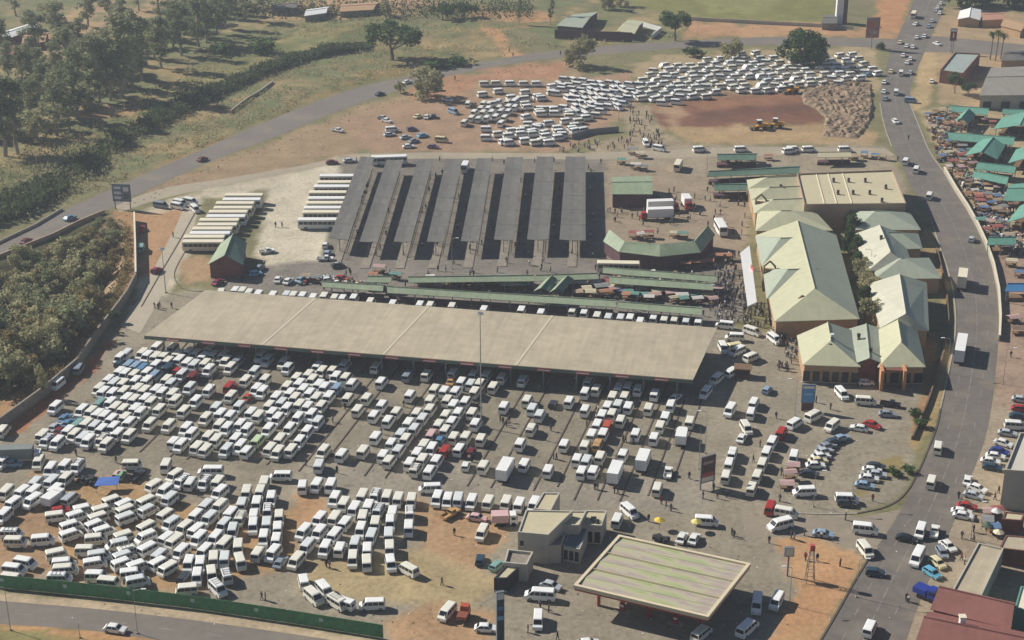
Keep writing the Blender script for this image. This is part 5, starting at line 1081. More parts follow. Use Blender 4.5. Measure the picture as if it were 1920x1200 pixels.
for i, (x, d, lb) in enumerate(((1312, 4, 'leftmost'), (1390, 2, 'second'), (1480, 6, 'third'), (1488, 2, 'fourth'), (1517, 3, 'fifth'), (1585, 2, 'rightmost'))):
    put('van', x, 274 + (3 if i == 2 else 0), d, lb + ' white minibus on the service road below the red earth', 'minibus', M_white, 'minibuses on the service road')
put('van', 1211, 262, -60, 'white minibus on the path left of the red earth', 'minibus', M_white); put('van', 1236, 272, -10, 'white minibus turning onto the service road', 'minibus', M_white)
# buses
for k in range(12):
    x0 = 458 - 7.4 * k + (0 if k < 9 else (k - 9) * 1.5); y0 = 364 + 7.9 * k + [0, .5, -.4, .3][k % 4]; x0 += [0, 3, -2, 1.5][k % 4]
    put('bus', x0, y0, 0, 'cream roofed bus, %s from the far end of the row by the pavilion' % nth(k), 'bus', [M_cream, M_pure, M_cream, paint('bus_cream', 'e6dcc2')][k % 4], 'buses parked side by side by the pavilion')
for k, (x, y) in enumerate(((634, 328), (631, 340), (624, 348), (615, 359), (614, 370), (612, 379), (607, 388), (605, 396), (596, 410))):
    put('bus', x, y, 0, ['white', 'cream'][k % 2] + ' roofed bus, %s from the far end, beside the first shelter' % nth(k), 'bus', [M_pure, M_cream][k % 2] if k != 8 else M_pure, 'buses parked beside the first shelter')
put('bus', 730, 292, 2, 'white roofed bus across the top of the first two shelters', 'bus', M_pure)
put('bus', 1160, 491, -1, 'cream roofed bus parked just below the horseshoe hall', 'bus', M_cream)
put('coach', 1272, 303, 62, 'cream roofed bus on the path right of the green kiosk', 'bus', M_cream)
put('bus', 1352, 417, -60, 'white bus standing left of the stepped gable hall', 'bus', M_pure, sc=(.72, 1, 1)); put('coach', 1714, 22, 60, 'cream bus on the far main road', 'bus', M_cream)
put('coach', 872, 306, 66, 'white small bus at the top of the fourth shelter', 'bus', M_white)
# trucks
boxtruck(1803, 640, 79, 11, 'long white box truck driving down the main road', M_pure, H=4); boxtruck(1806, 510, 82, 7, 'cream box truck driving down the main road', M_cream, H=4.2)
boxtruck(947, 868, None, 6.2, 'white box truck at the near middle of the lanes'); boxtruck(1154, 874, None, 6.0, 'left white box truck in the right lane block'); boxtruck(1206, 851, None, 5.6, 'right white box truck in the right lane block'); boxtruck(1278, 809, 78, 4.2, 'short white box truck at the right of the lanes', H=3)
boxtruck(1288, 368, -58, 5, 'white box truck with red cab in the depot', M_pure, cc('red')); boxtruck(1240, 375, 2, 8, 'long white truck upper one in the depot', M_pure, cc('red'), 3.6); boxtruck(1236, 390, 182, 8, 'long white and red truck lower one in the depot', M_pure, cc('red'), 3.6)
t = boxtruck(28, 838, 2, 8, 'grey sided trailer truck at the left edge', mat('trailer_grey', '7c837e', .7, var=.1), M_white, 3.6); boxtruck(96, 926, 35, 3.6, 'white box trailer in the lower left lot', M_white, M_white, 2.6)
boxtruck(940, 962, 2, 3.4, 'white and pink food van by the shop corner', cc('pink'), M_white, 2.6)
boxtruck(868, 1150, 66, 2.0, 'orange red tow truck near the bottom', paint('rust', '8a5240'), cc('orange'), 1.7, 1.8); boxtruck(1732, 1101, -22, 2.6, 'deep blue small truck beside the red roof shop', cc('dblue'), cc('dblue'), 2.0)
# earth movers on the red earth
def loader(px, py, rz, label):
    g = P(px, py); t = thing('earth_mover', g, label, 'digger', 'yellow earth movers', rz); y_ = paint('plant_yellow', 'c98f2c', .6)
    MB().box(-1.2, 0, .9, 3.2, 1.9, 1.3).obj('engine_hood', y_, t); MB().box(.9, 0, .8, 1.4, 1.7, .8).obj('front_frame', y_, t)
    c = MB(); c.box(.4, 0, 2.1, 1.5, 1.5, 1.4); c.obj('cab', M_glass, t); MB().box(.4, 0, 3.5, 1.7, 1.7, .15).obj('cab_roof', M_pure, t)
    a = MB(); a.tube((1.2, .6, 1.5), (3, .6, .7), .16, n=4); a.tube((1.2, -.6, 1.5), (3, -.6, .7), .16, n=4); a.obj('lift_arm', y_, t)
    b_ = MB(); b_.box(3.3, 0, .15, .9, 2.5, .9, top=.8); b_.obj('bucket', M_plast, t)
    w = MB(); w.tube((0, -.3, 0), (0, .3, 0), .75, n=12); w = w.mesh('digger_wheel', M_tyre)
    for x in (-1.4, 1.5):
        for s in (-1, 1): link('wheel', w, t, (x, s * 1.1, .75))
loader(1455, 240, R(170), 'yellow wheel loader on the near edge of the red earth'); loader(1425, 243, R(190), 'second earth mover left of the yellow wheel loader'); loader(1484, 175, R(200), 'yellow digger beside the rubble mounds')
# ------------------------------------------------------------------ vegetation
def leaf_mesh(name, clumps, nleaf, size, mats, seed, flat=1.0):
    rs = np.random.RandomState(seed); V = []; F = []; SH = []
    for (cx, cy, cz, r) in clumps:
        n = max(6, int(nleaf * r * r))
        d = rs.normal(size=(n, 3)); d /= np.linalg.norm(d, axis=1)[:, None]
        rad = r * rs.rand(n) ** .4; p = d * rad[:, None] * np.array([1, 1, flat]) + np.array([cx, cy, cz])
        sh = np.clip(.5 + .35 * rs.normal(size=n) * .6 + rs.normal() * .18, 0, 1)
        for k in range(n):
            s = size * (.6 + .8 * rs.rand()); a = rs.normal(size=3); a /= np.linalg.norm(a); b = np.cross(a, rs.normal(size=3)); b /= np.linalg.norm(b) + 1e-9
            i = len(V); q = p[k]; V += [q - a * s * .5 - b * s * .28, q + a * s * .5 - b * s * .2, q + a * s * .55 + b * s * .25, q - a * s * .4 + b * s * .3]; F.append((i, i + 1, i + 2, i + 3)); SH += [sh[k]] * 4
    me = bpy.data.meshes.new(name); me.from_pydata([tuple(v) for v in V], [], F)
    at = me.attributes.new('shade', 'FLOAT', 'POINT'); at.data.foreach_set('value', SH); me.materials.append(mats); me.update(); return me
def trunk_mesh(name, h, r, limbs, seed, m):
    rs = random.Random(seed); mb = MB(); p = Vector((0, 0, -.3)); n = 5; top = []
    for k in range(n):
        q = Vector((rs.uniform(-.4, .4), rs.uniform(-.4, .4), h * (k + 1) / n)); mb.tube(p, q, r * (1 - .75 * k / n), r * (1 - .75 * (k + 1) / n), 7); p = q; top.append(q)
    for (x, y, z, _) in limbs:
        b = top[max(0, min(n - 2, int(n * .35 * rs.random() + n * .35)))]; mid_ = b.lerp(Vector((x, y, z)), .55) + Vector((0, 0, -.4)); mb.tube(b, mid_, r * .42, r * .26, 5); mb.tube(mid_, (x, y, z), r * .26, r * .1, 4)
    return mb.mesh(name, m)
def variant(kind, seed):
    rs = random.Random(seed)
    if kind == 'gum':          # tall, open, clumps climbing the limbs, height 1 unit = 24 m
        H = 24; cl = []
        lean = rs.uniform(-1.5, 1.5)
        for k in range(44):
            z = rs.uniform(.24, 1.0) * H; rr = (1.0 - abs(z / H - .58) * 1.5) * 5.0; a = rs.uniform(0, 6.28); d = rr * rs.uniform(.15, 1.1)
            cl.append((d * math.cos(a) + lean * z / H, d * math.sin(a), z, rs.uniform(.8, 1.9)))
        return leaf_mesh('gum_crown', cl, 26, .7, L_euc, seed), trunk_mesh('gum_trunk', H * .85, .5, cl[:9], seed, M_barkp)
    if kind == 'round':        # broad shade tree 10 m
        cl = []
        for k in range(22):
            a = rs.uniform(0, 6.28); d = 5 * math.sqrt(rs.random()); z = 6.6 + 2.6 * math.sqrt(max(0, 1 - (d / 5.6) ** 2)) * rs.uniform(-.5, 1)
            cl.append((d * math.cos(a), d * math.sin(a), z, rs.uniform(1.1, 1.9)))
        return leaf_mesh('round_crown', cl, 40, .65, L_dark, seed), trunk_mesh('round_trunk', 6.5, .42, cl[:9], seed, M_bark)
    if kind == 'olive':        # river tree 9 m, yellowish
        cl = []
        for k in range(20):
            a = rs.uniform(0, 6.28); d = 3.6 * math.sqrt(rs.random()); z = rs.uniform(2.6, 9) - d * .5
            cl.append((d * math.cos(a), d * math.sin(a), z, rs.uniform(1.0, 1.7)))
        return leaf_mesh('river_crown', cl, 36, .62, L_olive, seed), trunk_mesh('river_trunk', 7.5, .28, cl[:9], seed, M_barkp)
    if kind == 'oak':          # dense crown almost to the ground
        cl = []
        for k in range(34):
            a = rs.uniform(0, 6.28); z = rs.uniform(1.8, 10.2); rr = 5.0 * math.sqrt(max(.05, 1 - ((z - 5.6) / 5.4) ** 2)); d = rr * math.sqrt(rs.random())
            cl.append((d * math.cos(a), d * math.sin(a), z, rs.uniform(1.2, 2.0)))
        return leaf_mesh('oak_crown', cl, 40, .65, L_dark, seed), trunk_mesh('oak_trunk', 7, .5, cl[:9], seed, M_bark)
    if kind == 'bush':
        cl = [(rs.uniform(-1.4, 1.4), rs.uniform(-1.4, 1.4), rs.uniform(.5, 1.8), rs.uniform(.6, 1.1)) for _ in range(11)]
        return leaf_mesh('bush_crown', cl, 40, .5, L_dark, seed), trunk_mesh('bush_stem', 1.4, .12, cl[:4], seed, M_bark)
VAR = {k: [variant(k, 11 * i + j) for j in range(4)] for i, k in enumerate(('gum', 'round', 'olive', 'bush', 'oak'))}
BASEH = {'gum': 24, 'round': 10, 'olive': 9.5, 'bush': 2.6, 'oak': 11}
def tree(kind, px, py, h, label, spread=1.0, z=0, group=None, name=None, leaf=None):
    g = P(px, py, 0); cr, tr = random.choice(VAR[kind]); s = h / BASEH[kind]
    t = thing(name or {'gum': 'gum_tree', 'round': 'shade_tree', 'olive': 'river_tree', 'bush': 'shrub', 'oak': 'shade_tree'}[kind], (g.x, g.y, z), label, 'shrub' if kind == 'bush' else 'tree', group, random.uniform(0, 6.28))
    t.scale = (s * spread, s * spread, s)
    c = link('crown', cr, t); link('trunk', tr, t)
    if leaf: setmat(c, 0, leaf)
    return t
GUM = [(10, 292, 29), (34, 288, 27), (107, 254, 24), (143, 224, 26), (187, 192, 25), (207, 188, 24), (228, 184, 31), (248, 164, 28), (267, 151, 27), (303, 128, 22), (340, 104, 22), (373, 88, 22), (387, 81, 20), (407, 64, 20), (423, 54, 18), (460, 38, 18), (493, 22, 16)]
for i, (x, y, h) in enumerate(GUM):
    tree('gum', x, y, h, 'tall gum tree, %s from the left in the front line above the green bank' % nth(i), 1.3, group='gum trees above the green bank')
GB = [(5, 260), (70, 262), (15, 150), (130, 140), (215, 165), (160, 205), (75, 170), (110, 225), (240, 140), (290, 110), (325, 90), (360, 70), (395, 30), (440, 15), (70, 110), (110, 75), (150, 120), (205, 35), (330, 30), (10, 120), (60, 235), (20, 225), (85, 205), (120, 190), (45, 180), (150, 170), (170, 150), (100, 150), (200, 140), (60, 140), (225, 120), (250, 105), (280, 92), (310, 75), (345, 60), (190, 95), (135, 95), (380, 45), (230, 60), (300, 40), (165, 50), (420, 25), (95, 45), (30, 30), (260, 20), (350, 15)]
for i, (x, y) in enumerate(sorted(GB)):
    tree('gum' if i % 3 else 'olive', x, y, random.uniform(13, 20) if i % 3 else 11, 'tree behind the front gum line, %s from the left' % nth(i), 1.4, group='trees behind the front gum line')
for kind, x, y, h, sp, lb in [('round', 735, 112, 16, 1.4, 'broad spreading shade tree beside the diagonal road'), ('olive', 1085, 126, 14, 1.15, 'narrow tree on the verge above the far lot'), ('olive', 803, 184, 13, 1.2, 'slender tree at the dirt lot edge by the road'), ('olive', 750, 174, 5.5, .9, 'small tree beside the diagonal road'), ('round', 1265, 76, 13, 1.0, 'rounded tree right of the walled house'), ('olive', 1370, 112, 10, 1.2, 'pale olive tree at the top of the far lot'), ('oak', 1500, 124, 15, 1.3, 'big dark round tree inside the far van lot'), ('bush', 1300, 106, 4, 1.4, 'low green bush at the top of the far lot'), ('olive', 726, 32, 10, .6, 'thin tree at the top centre left'), ('gum', 973, 46, 15, .55, 'thin dark tree left of the walled house'), ('gum', 1032, 46, 15, .6, 'thin dark tree touching the walled house'), ('olive', 1140, 18, 10, .9, 'tree behind the walled house, left one'), ('olive', 1165, 12, 9, .9, 'tree behind the walled house, right one'), ('round', 830, 36, 7, 1.5, 'low wide tree clump at the top, left one'), ('round', 870, 34, 7, 1.5, 'low wide tree clump at the top, right one'),
 ('oak', 1800, 14, 13, 1.2, 'leftmost dark tree of the upper right wood'), ('oak', 1845, 10, 14, 1.3, 'second dark tree of the upper right wood'), ('oak', 1890, 12, 14, 1.3, 'third dark tree of the upper right wood'), ('oak', 1925, 16, 13, 1.2, 'rightmost dark tree of the upper right wood'),
 ('bush', 505, 98, 6, 1.5, 'dark rounded bush in the green bank, right one'), ('bush', 418, 100, 5, 1.5, 'dark rounded bush in the green bank, left one'), ('bush', 1650, 92, 3, 1, 'bush beside the big billboard pole'), ('round', 1790, 175, 8, .8, 'green tree beside the corner shop'), ('round', 1815, 182, 6, .8, 'small green tree behind the roadside market'),
 ('oak', 1598, 452, 8, .6, 'courtyard tree farthest between the mall roofs'), ('oak', 1604, 490, 8, .55, 'second courtyard tree between the mall roofs'), ('olive', 1613, 530, 8, .7, 'third courtyard tree between the mall roofs'), ('olive', 1632, 560, 9, .85, 'large olive courtyard tree between the mall roofs'), ('olive', 1628, 610, 9, .85, 'nearest courtyard tree above the mall front'), ('olive', 1590, 428, 6, .6, 'small courtyard palm like tree by the hipped shop'),
 ('oak', 1590, 474, 7, .55, 'dark courtyard tree left of the pale side roof'), ('oak', 1606, 516, 7, .6, 'dark courtyard tree midway along the mall gap'), ('oak', 1620, 585, 7.5, .6, 'dark courtyard tree before the corner roof'),
 ('bush', 1700, 885, 2, 1.2, 'green shrub on the verge by the parked cars'), ('bush', 1680, 890, 1.8, 1.2, 'green shrub next to the small group of cars'), ('olive', 82, 745, 9, .35, 'dark slim tree at the boundary wall'), ('round', 215, 606, 3.5, .9, 'dark bush below the boundary wall bend'), ('bush', 1720, 780, 2, 1.2, 'brown shrub on the verge, upper one'), ('bush', 1725, 800, 2, 1.2, 'brown shrub on the verge, lower one'), ('bush', 855, 120, 4, 2.2, 'wide low bush left of the dirt path'), ('bush', 820, 126, 4, 2.0, 'wide low bush under the spreading tree')]:
    tree(kind, x, y, h, lb, sp)
# riverside trees
rv = []
rs = random.Random(5)
while len(rv) < 78:
    x, y = rs.uniform(-25, 215), rs.uniform(445, 735)
    if float(polydist(np.array([x]), np.array([y]), VALLEY)[0]) > 15 and all(math.hypot(x - a, (y - b) * 2) > 19 for a, b in rv): rv.append((x, y))
    if rs.random() < .0005: break
rv.sort(key=lambda p: p[1])
for i, (x, y) in enumerate(rv):
    d = float(polydist(np.array([x]), np.array([y]), VALLEY)[0]); q = min(1, d / 34); z = -3.5 * q * q * (3 - 2 * q)
    h = 7.5 + rs.uniform(0, 3) + (3 if y > 600 else 0)
    if y < 480: h = 5.5 + rs.uniform(0, 1)
    tree('olive', x, y + 4, h, 'riverside tree, %s from the bridge in the left thicket' % nth(i), 1.05, z, 'riverside trees beside the boundary wall', leaf=[None, None, L_euc, None, L_dry][i % 5])
bs = [(185, 424), (200, 432), (214, 428), (170, 436), (150, 448), (190, 450), (130, 456), (110, 466), (160, 462), (205, 455), (90, 474), (70, 484), (140, 476), (182, 474), (120, 488), (50, 494), (100, 496), (218, 474), (165, 490), (30, 504), (200, 492), (216, 448), (60, 508), (80, 500)]
for i, (x, y) in enumerate(sorted(bs)):
    dd_ = float(polydist(np.array([float(x)]), np.array([float(y)]), VALLEY)[0]); q_ = min(1, max(0, dd_) / 34)
    tree('olive', x, y, rs.uniform(3.6, 5.2), 'low bushy tree under the bridge side, %s from the left' % nth(i), 1.35, -3.5 * q_ * q_ * (3 - 2 * q_), 'low bushy trees beside the bridge', leaf=[None, L_euc, L_dry][i % 3])
# palms
def palm(px, py, h, label):
    g = P(px, py); t = thing('palm_tree', g, label, 'palm tree', 'palms by the corner shop'); mb = MB(); mb.tube((0, 0, -.2), (.3, 0, h), .3, .2, 7); mb.obj('trunk', M_bark, t)
    rs = np.random.RandomState(int(px)); V = []; F = []; SHD = []
    for k in range(26):
        a = k * 2.4; el = rs.uniform(-.5, 1.0); L = rs.uniform(2, 2.8); pr = None
        for s in range(5):
            u = s / 4; r = L * u * math.cos(el * (1 - u * .5)); z = h + L * (math.sin(el) * u - .55 * u * u); w = .38 * (1 - abs(u - .4)); c = np.array([.3 + r * math.cos(a), r * math.sin(a), z]); o_ = np.array([-math.sin(a), math.cos(a), -.3]) * w
            i = len(V); V += [c - o_, c + o_]; SHD += [rs.rand()] * 2
            if s: F.append((i - 2, i - 1, i + 1, i))
    me = bpy.data.meshes.new('palm_crown'); me.from_pydata([tuple(v) for v in V], [], F); at = me.attributes.new('shade', 'FLOAT', 'POINT'); at.data.foreach_set('value', SHD); me.materials.append(L_palm); link('crown', me, t)
palm(1856, 112, 11, 'leftmost tall palm right of the corner shop'); palm(1866, 114, 12, 'middle tall palm right of the corner shop'); palm(1876, 110, 10, 'rightmost tall palm right of the corner shop')
L_drylt = leafmat('leaf_dry_light', '9a8a60', 'b8a67c', .4)
# reed thicket along the stream, scrub, dry grass: uncountable
_G = {}
def vn1(x, y, s, seed):
    if seed not in _G: _G[seed] = np.random.RandomState(seed).rand(256, 256).tolist()
    G = _G[seed]; x, y = x / s + 1000.3, y / s + 1000.7; i, j = math.floor(x), math.floor(y); u, v = x - i, y - j; u = u * u * (3 - 2 * u); v = v * v * (3 - 2 * v); i %= 256; j %= 256; k, l_ = (i + 1) % 256, (j + 1) % 256
    return (G[i][j] * (1 - u) + G[k][j] * u) * (1 - v) + (G[i][l_] * (1 - u) + G[k][l_] * u) * v
def inside(x, y, poly):
    c = False; n = len(poly)
    for k in range(n):
        (ax, ay), (bx, by) = poly[k], poly[(k + 1) % n]
        if (ay > y) != (by > y) and x < (bx - ax) * (y - ay) / (by - ay) + ax: c = not c
    return c
BANKP = [(-20, 420), (240, 335), (640, 165), (1000, 95), (1290, 70), (1290, 40), (1040, 78), (900, 30), (600, 30), (420, 80), (250, 190), (-20, 300)]
def scatter_leaves(name, gen, n, size, m, seed, label, cat):
    rs = np.random.RandomState(seed); V = []; F = []; SHD = []
    for _ in range(n):
        x, y, h = gen(rs); g = P(x, y); z = rs.rand() ** .6 * h; s = size * (.5 + rs.rand()); a = rs.normal(size=3); a[2] = abs(a[2]) + .3; a /= np.linalg.norm(a); b = np.cross(a, rs.normal(size=3)); b /= np.linalg.norm(b) + 1e-9
        c = np.array([g.x, g.y, z]); i = len(V); V += [c - a * s * .5 - b * s * .3, c - a * s * .4 + b * s * .3, c + a * s * .55 + b * s * .2, c + a * s * .5 - b * s * .2]; F.append((i, i + 1, i + 2, i + 3)); SHD += [float(np.clip(.45 + .2 * rs.normal() + .25 * vn1(g.x, g.y, 6, 3) - .1, 0, 1))] * 4
    me = bpy.data.meshes.new(name); me.from_pydata([tuple(v) for v in V], [], F); at = me.attributes.new('shade', 'FLOAT', 'POINT'); at.data.foreach_set('value', SHD); me.materials.append(m); me.update()
    return tag(link(name, me), label, cat, None, 'stuff')
RL = [(-20, 402), (60, 372), (120, 338), (175, 300), (230, 262), (300, 222), (360, 192), (430, 162), (500, 132), (560, 112), (620, 97), (690, 88)]
def along(L, t):
    t *= len(L) - 1; i = min(len(L) - 2, int(t)); u = t - i; return L[i][0] + (L[i + 1][0] - L[i][0]) * u, L[i][1] + (L[i + 1][1] - L[i][1]) * u
def reeds(rs):
    t = rs.rand() ** 1.15
    while vn1(t * 60, 3.3, 2.2, 8) < .2: t = rs.rand() ** 1.15
    x, y = along(RL, t); k = (1 - t) ** 2 * 26 + 6; return x + rs.normal() * 7, y + rs.uniform(-.6, 1) * k, 1.4 + 2.4 * vn1(x, y, 16, 5)
scatter_leaves('stream_thicket', reeds, 15000, 1.0, L_reed, 1, 'dark reed thicket lining the stream', 'reeds')
def rank(rs):
    x, y = along([(0, 378), (90, 345), (150, 300), (40, 345)], rs.rand()); return x + rs.normal() * 35, y + rs.normal() * 18, 2.5
scatter_leaves('stream_scrub', rank, 3000, .7, L_olive, 2, 'dark scrub left of the stream', 'scrub')
def bank(rs):
    while True:
        x, y = rs.uniform(-20, 1290), rs.uniform(20, 420)
        if vn1(x, y * 2, 22, 4) > .5 and inside(x, y, BANKP): return x, y, .9
scatter_leaves('bank_scrub', bank, 9000, .5, L_drylt, 3, 'tufts of dry and green scrub on the bank above the diagonal road', 'scrub')
def bank2(rs):
    while True:
        x, y = rs.uniform(-20, 1290), rs.uniform(20, 420)
        if vn1(x, y * 2, 18, 9) > .58 and inside(x, y, BANKP): return x, y, 1.0
scatter_leaves('bank_green_scrub', bank2, 9000, .55, L_olive, 6, 'low green weeds scattered over the bank', 'weeds')
def wallw(rs):
    x, y = along([(236, 430), (240, 500), (215, 560), (170, 620), (110, 690), (40, 745)], rs.rand()); return x + rs.normal() * 5, y + rs.normal() * 7, 1.2
scatter_leaves('wall_scrub', wallw, 2600, .6, L_dry, 4, 'dry scrub between the river trees and the boundary wall', 'scrub')
def topw(rs): return rs.uniform(430, 1000), rs.uniform(8, 34) + rs.normal() * 5, 2.2
scatter_leaves('far_scrub', topw, 4000, .9, L_reed, 5, 'dark scrub among the shacks at the top', 'scrub')
# rubble mounds
xs_ = np.arange(0, 46, .7); G0 = P(1490, 268)
def mounds():
    poly = [(1500, 172), (1520, 160), (1600, 152), (1636, 156), (1640, 200), (1632, 236), (1610, 262), (1540, 258), (1545, 225), (1530, 205), (1505, 195)]
    a, b = P(1485, 270), P(1660, 150); X, Y = np.meshgrid(np.arange(a.x - 5, b.x + 12, .5), np.arange(a.y - 3, b.y + 5, .5)); px, py = proj(X, Y)
    d = np.clip(polydist(px, py, poly) / 6, 0, 1); n1 = vnoise(X, Y, 4.2, 11); n2 = vnoise(X, Y, 1.9, 12)
    n3 = vnoise(X, Y, .9, 13); Z = d * (.15 + .9 * np.clip(n1 - .3, 0, 1) * 1.6 + .9 * np.abs(n2 - .5) * 2 + .6 * n3) - .25
    idx = np.arange(X.size).reshape(X.shape); m = (Z > -.2); f = []
    for i in range(X.shape[0] - 1):
        for j in range(X.shape[1] - 1):
            if m[i, j] or m[i + 1, j + 1]: f.append((idx[i, j], idx[i, j + 1], idx[i + 1, j + 1], idx[i + 1, j]))
    me = bpy.data.meshes.new('rubble_mounds'); me.from_pydata([tuple(v) for v in np.stack([X, Y, Z], -1).reshape(-1, 3)], [], [tuple(int(k) for k in q) for q in f]); me.materials.append(M_soil); me.update()
    tag(link('rubble_mounds', me), 'heaped tan rubble mounds beside the main road', 'rubble', None, 'stuff')
mounds()
# ------------------------------------------------------------------ masts, poles and signs
def mast(px, py, h, label, arm=0, r=.16, head=True, name='light_pole', rz=0):
    g = P(px, py); t = thing(name, g, label, 'light pole', 'light poles', rz); mb = MB(); mb.tube((0, 0, 0), (0, 0, h), r, r * .5, 7); mb.obj('pole', M_chrome, t); MB().box(0, 0, 0, r * 4, r * 4, .3).obj('base', M_conc, t)
    if arm:
        MB().tube((0, 0, h), (arm, 0, h + .4), .07, n=4).obj('arm', M_chrome, t); MB().box(arm + .3, 0, h + .3, .9, .3, .15).obj('lamp_head', M_pure, t)
    elif head:
        MB().tube((0, 0, h - .3), (0, 0, h - .1), .6, .6, 10).obj('ring', M_steel, t)
        for k in range(6): MB().box(math.cos(k * 1.047) * .7, math.sin(k * 1.047) * .7, h - .5, .3, .3, .25).obj('floodlight', M_pure, t)
mast(902, 800, 28, 'very tall floodlight mast rising in front of the long roof', r=.17)
mast(311, 549, 13, 'light pole at the far left corner of the long roof', r=.14)
for i, (x, y, h, arm, lb) in enumerate([(400, 745, 9, 1.5, 'light pole among vans in the upper paved lot'), (20, 1182, 9, 1.6, 'light pole at the left end of the lower road'), (258, 1188, 9, 1.6, 'light pole in the middle of the lower road'), (150, 1196, 3, 0, 'short pole on the lower verge'), (1322, 850, 10, 1.4, 'light pole left of the red pylon board'), (1490, 780, 9, 1.4, 'light pole near the blue sign board'), (1525, 950, 8, 1.4, 'light pole at the lot entrance'), (1597, 945, 7, 1.2, 'light pole at the right of the lot entrance'), (1345, 590, 8, 1.2, 'light pole at the right end of the market'), (1630, 520, 8, 1.2, 'light pole among the mall roofs'), (1485, 618, 7, 1, 'light pole before the largest mall roof'), (1880, 720, 9, -2.2, 'curved street lamp right of the main road'), (1820, 1010, 8, 1.5, 'street lamp near the long beige shop'), (1775, 700, 9, 1.6, 'street lamp on the main road verge'), (1160, 225, 10, 1.2, 'light pole beside the screen fence'), (1325, 330, 9, 1.2, 'light pole in the depot path'), (1605, 1120, 8, 1.2, 'pole at the orange dirt corner'), (1480, 1135, 8, 1.2, 'pole right of the station canopy'), (1308, 65, 9, 0, 'power pole by the rounded tree'), (848, 505, 9, 1.2, 'light pole below the fifth shelter'), (624, 540, 7, 1, 'light pole at the left market'), (1310, 880, 10, 0, 'thin pole right of the lanes')]): mast(x, y, h, lb, arm, .08, False, rz=random.choice((0, math.pi)))
def board(px, py, legs, w, h, z0, m, label, rz=0, thick=.3, frame=None, name='sign_board', bands=()):
    g = P(px, py); t = thing(name, g, label, 'sign', None, rz)
    for x in legs: MB().tube((x, 0, 0), (x, 0, z0 + .2), .18, n=6).obj('leg', M_steel, t)
    MB().box(0, 0, z0, w, thick, h).obj('panel', m, t)
    fr = MB(); fr.box(0, 0, z0 - .12, w + .24, thick + .1, .12); fr.box(0, 0, z0 + h, w + .24, thick + .1, .12)
    for s in (-1, 1): fr.box(s * (w / 2 + .06), 0, z0, .12, thick + .1, h)
    fr.obj('frame', frame or M_steel, t)
    for (bx, bz, bw, bh, bm) in bands: MB().box(bx, -thick / 2 - .03, z0 + bz, bw, .04, bh).obj('printed_panel', bm, t)
    return t
board(1633, 92, (0,), 5.6, 8.5, 5, mat('billboard_mauve', '9a7570', .7, var=.2, fine=.7), 'tall mauve billboard on one pole near the far intersection', R(5), name='billboard', bands=((-1, 4.5, 2.5, 2.5, M_redsign), (1.2, 1.5, 2, 1.5, mat('print_grey', 'a8948c', .7, var=.2))))
board(1784, 100, (-.4, .4), 2.6, 5, 5.5, mat('petrol_maroon', '7a3038', .6, var=.1), 'maroon and white roadside pylon sign by the cross road', bands=((0, 3.9, 2.4, .8, M_pure), (0, 1.2, .5, 2, M_pure)))
board(1325, 915, (-1.6, 1.6), 3.4, 6.0, 1.6, mat('pylon_brown', '5a4440', .6, var=.25, fine=1.5), 'brown red pylon board standing right of the lanes', R(28), name='pylon_sign', bands=((0, 1.3, 3, .9, M_redsign), (0, .1, 3, 1.1, M_cream), (0, 4.2, 2.4, .6, mat('print_grey', 'a8948c'))))
board(1513, 770, (-1, 1), 2.9, 4.4, 2.2, M_bluesign, 'blue sign board with dark base in front of the mall', R(0), bands=((0, 3.5, 2.6, .6, M_cream), (0, 1.8, 1.8, .5, mat('print_blue', '7fb0cc', .6, var=.05)), (0, -2.1, 2.8, 2.0, M_dbrick)))
board(938, 1215, (0,), 1.15, 11, .6, mat('pylon_dark_blue', '2e4250', .5, var=.15), 'tall dark blue station pylon at the bottom edge', R(15), .5, name='pylon_sign', bands=((0, 9.6, 1.15, 1.3, M_pure), (0, 7.4, .9, .8, M_bluesign), (0, 5.4, 1.1, .8, mat('print_blue', '7fb0cc'))))
board(231, 392, (-2.4, 2.4), 5.6, 5.4, 2.6, mat('gantry_dark', '7d8a92', .6, var=.15), 'grey road direction sign on two legs at the road bend', R(-6), .15, name='road_sign', bands=((-1.3, 3.9, 2.2, .8, M_pure), (-1.3, 2.3, 2.2, .8, M_pure), (-1.3, .7, 2.2, .8, M_pure), (1.4, 3.2, 1.7, 1.4, M_pure), (1.4, .8, 1.7, 1.6, M_greyroof)))
board(1476, 1080, (0,), 1.6, 1.6, 4.6, M_cream, 'small cream box sign on a pole right of the station canopy', 0, .6)
# station windpump like frame
g = P(1518, 1090); t = thing('lattice_mast', g, 'thin rusty lattice frame on the orange dirt corner', 'frame'); mb = MB()
for x, y in ((-.8, -.8), (.8, -.8), (.8, .8), (-.8, .8)): mb.tube((x, y, 0), (x * .4, y * .4, 7), .08, n=4)
for z in (1.5, 3, 4.5, 6):
    k = .8 - .6 * z / 8.75
    for a, b_ in (((-k, -k), (k, -k)), ((k, -k), (k, k)), ((k, k), (-k, k)), ((-k, k), (-k, -k))): mb.tube((*a, z), (*b_, z), .05, n=4)
mb.obj('lattice', M_steel, t); MB().box(0, 0, 6.8, .9, .9, 1.2).obj('head', M_redsign, t)
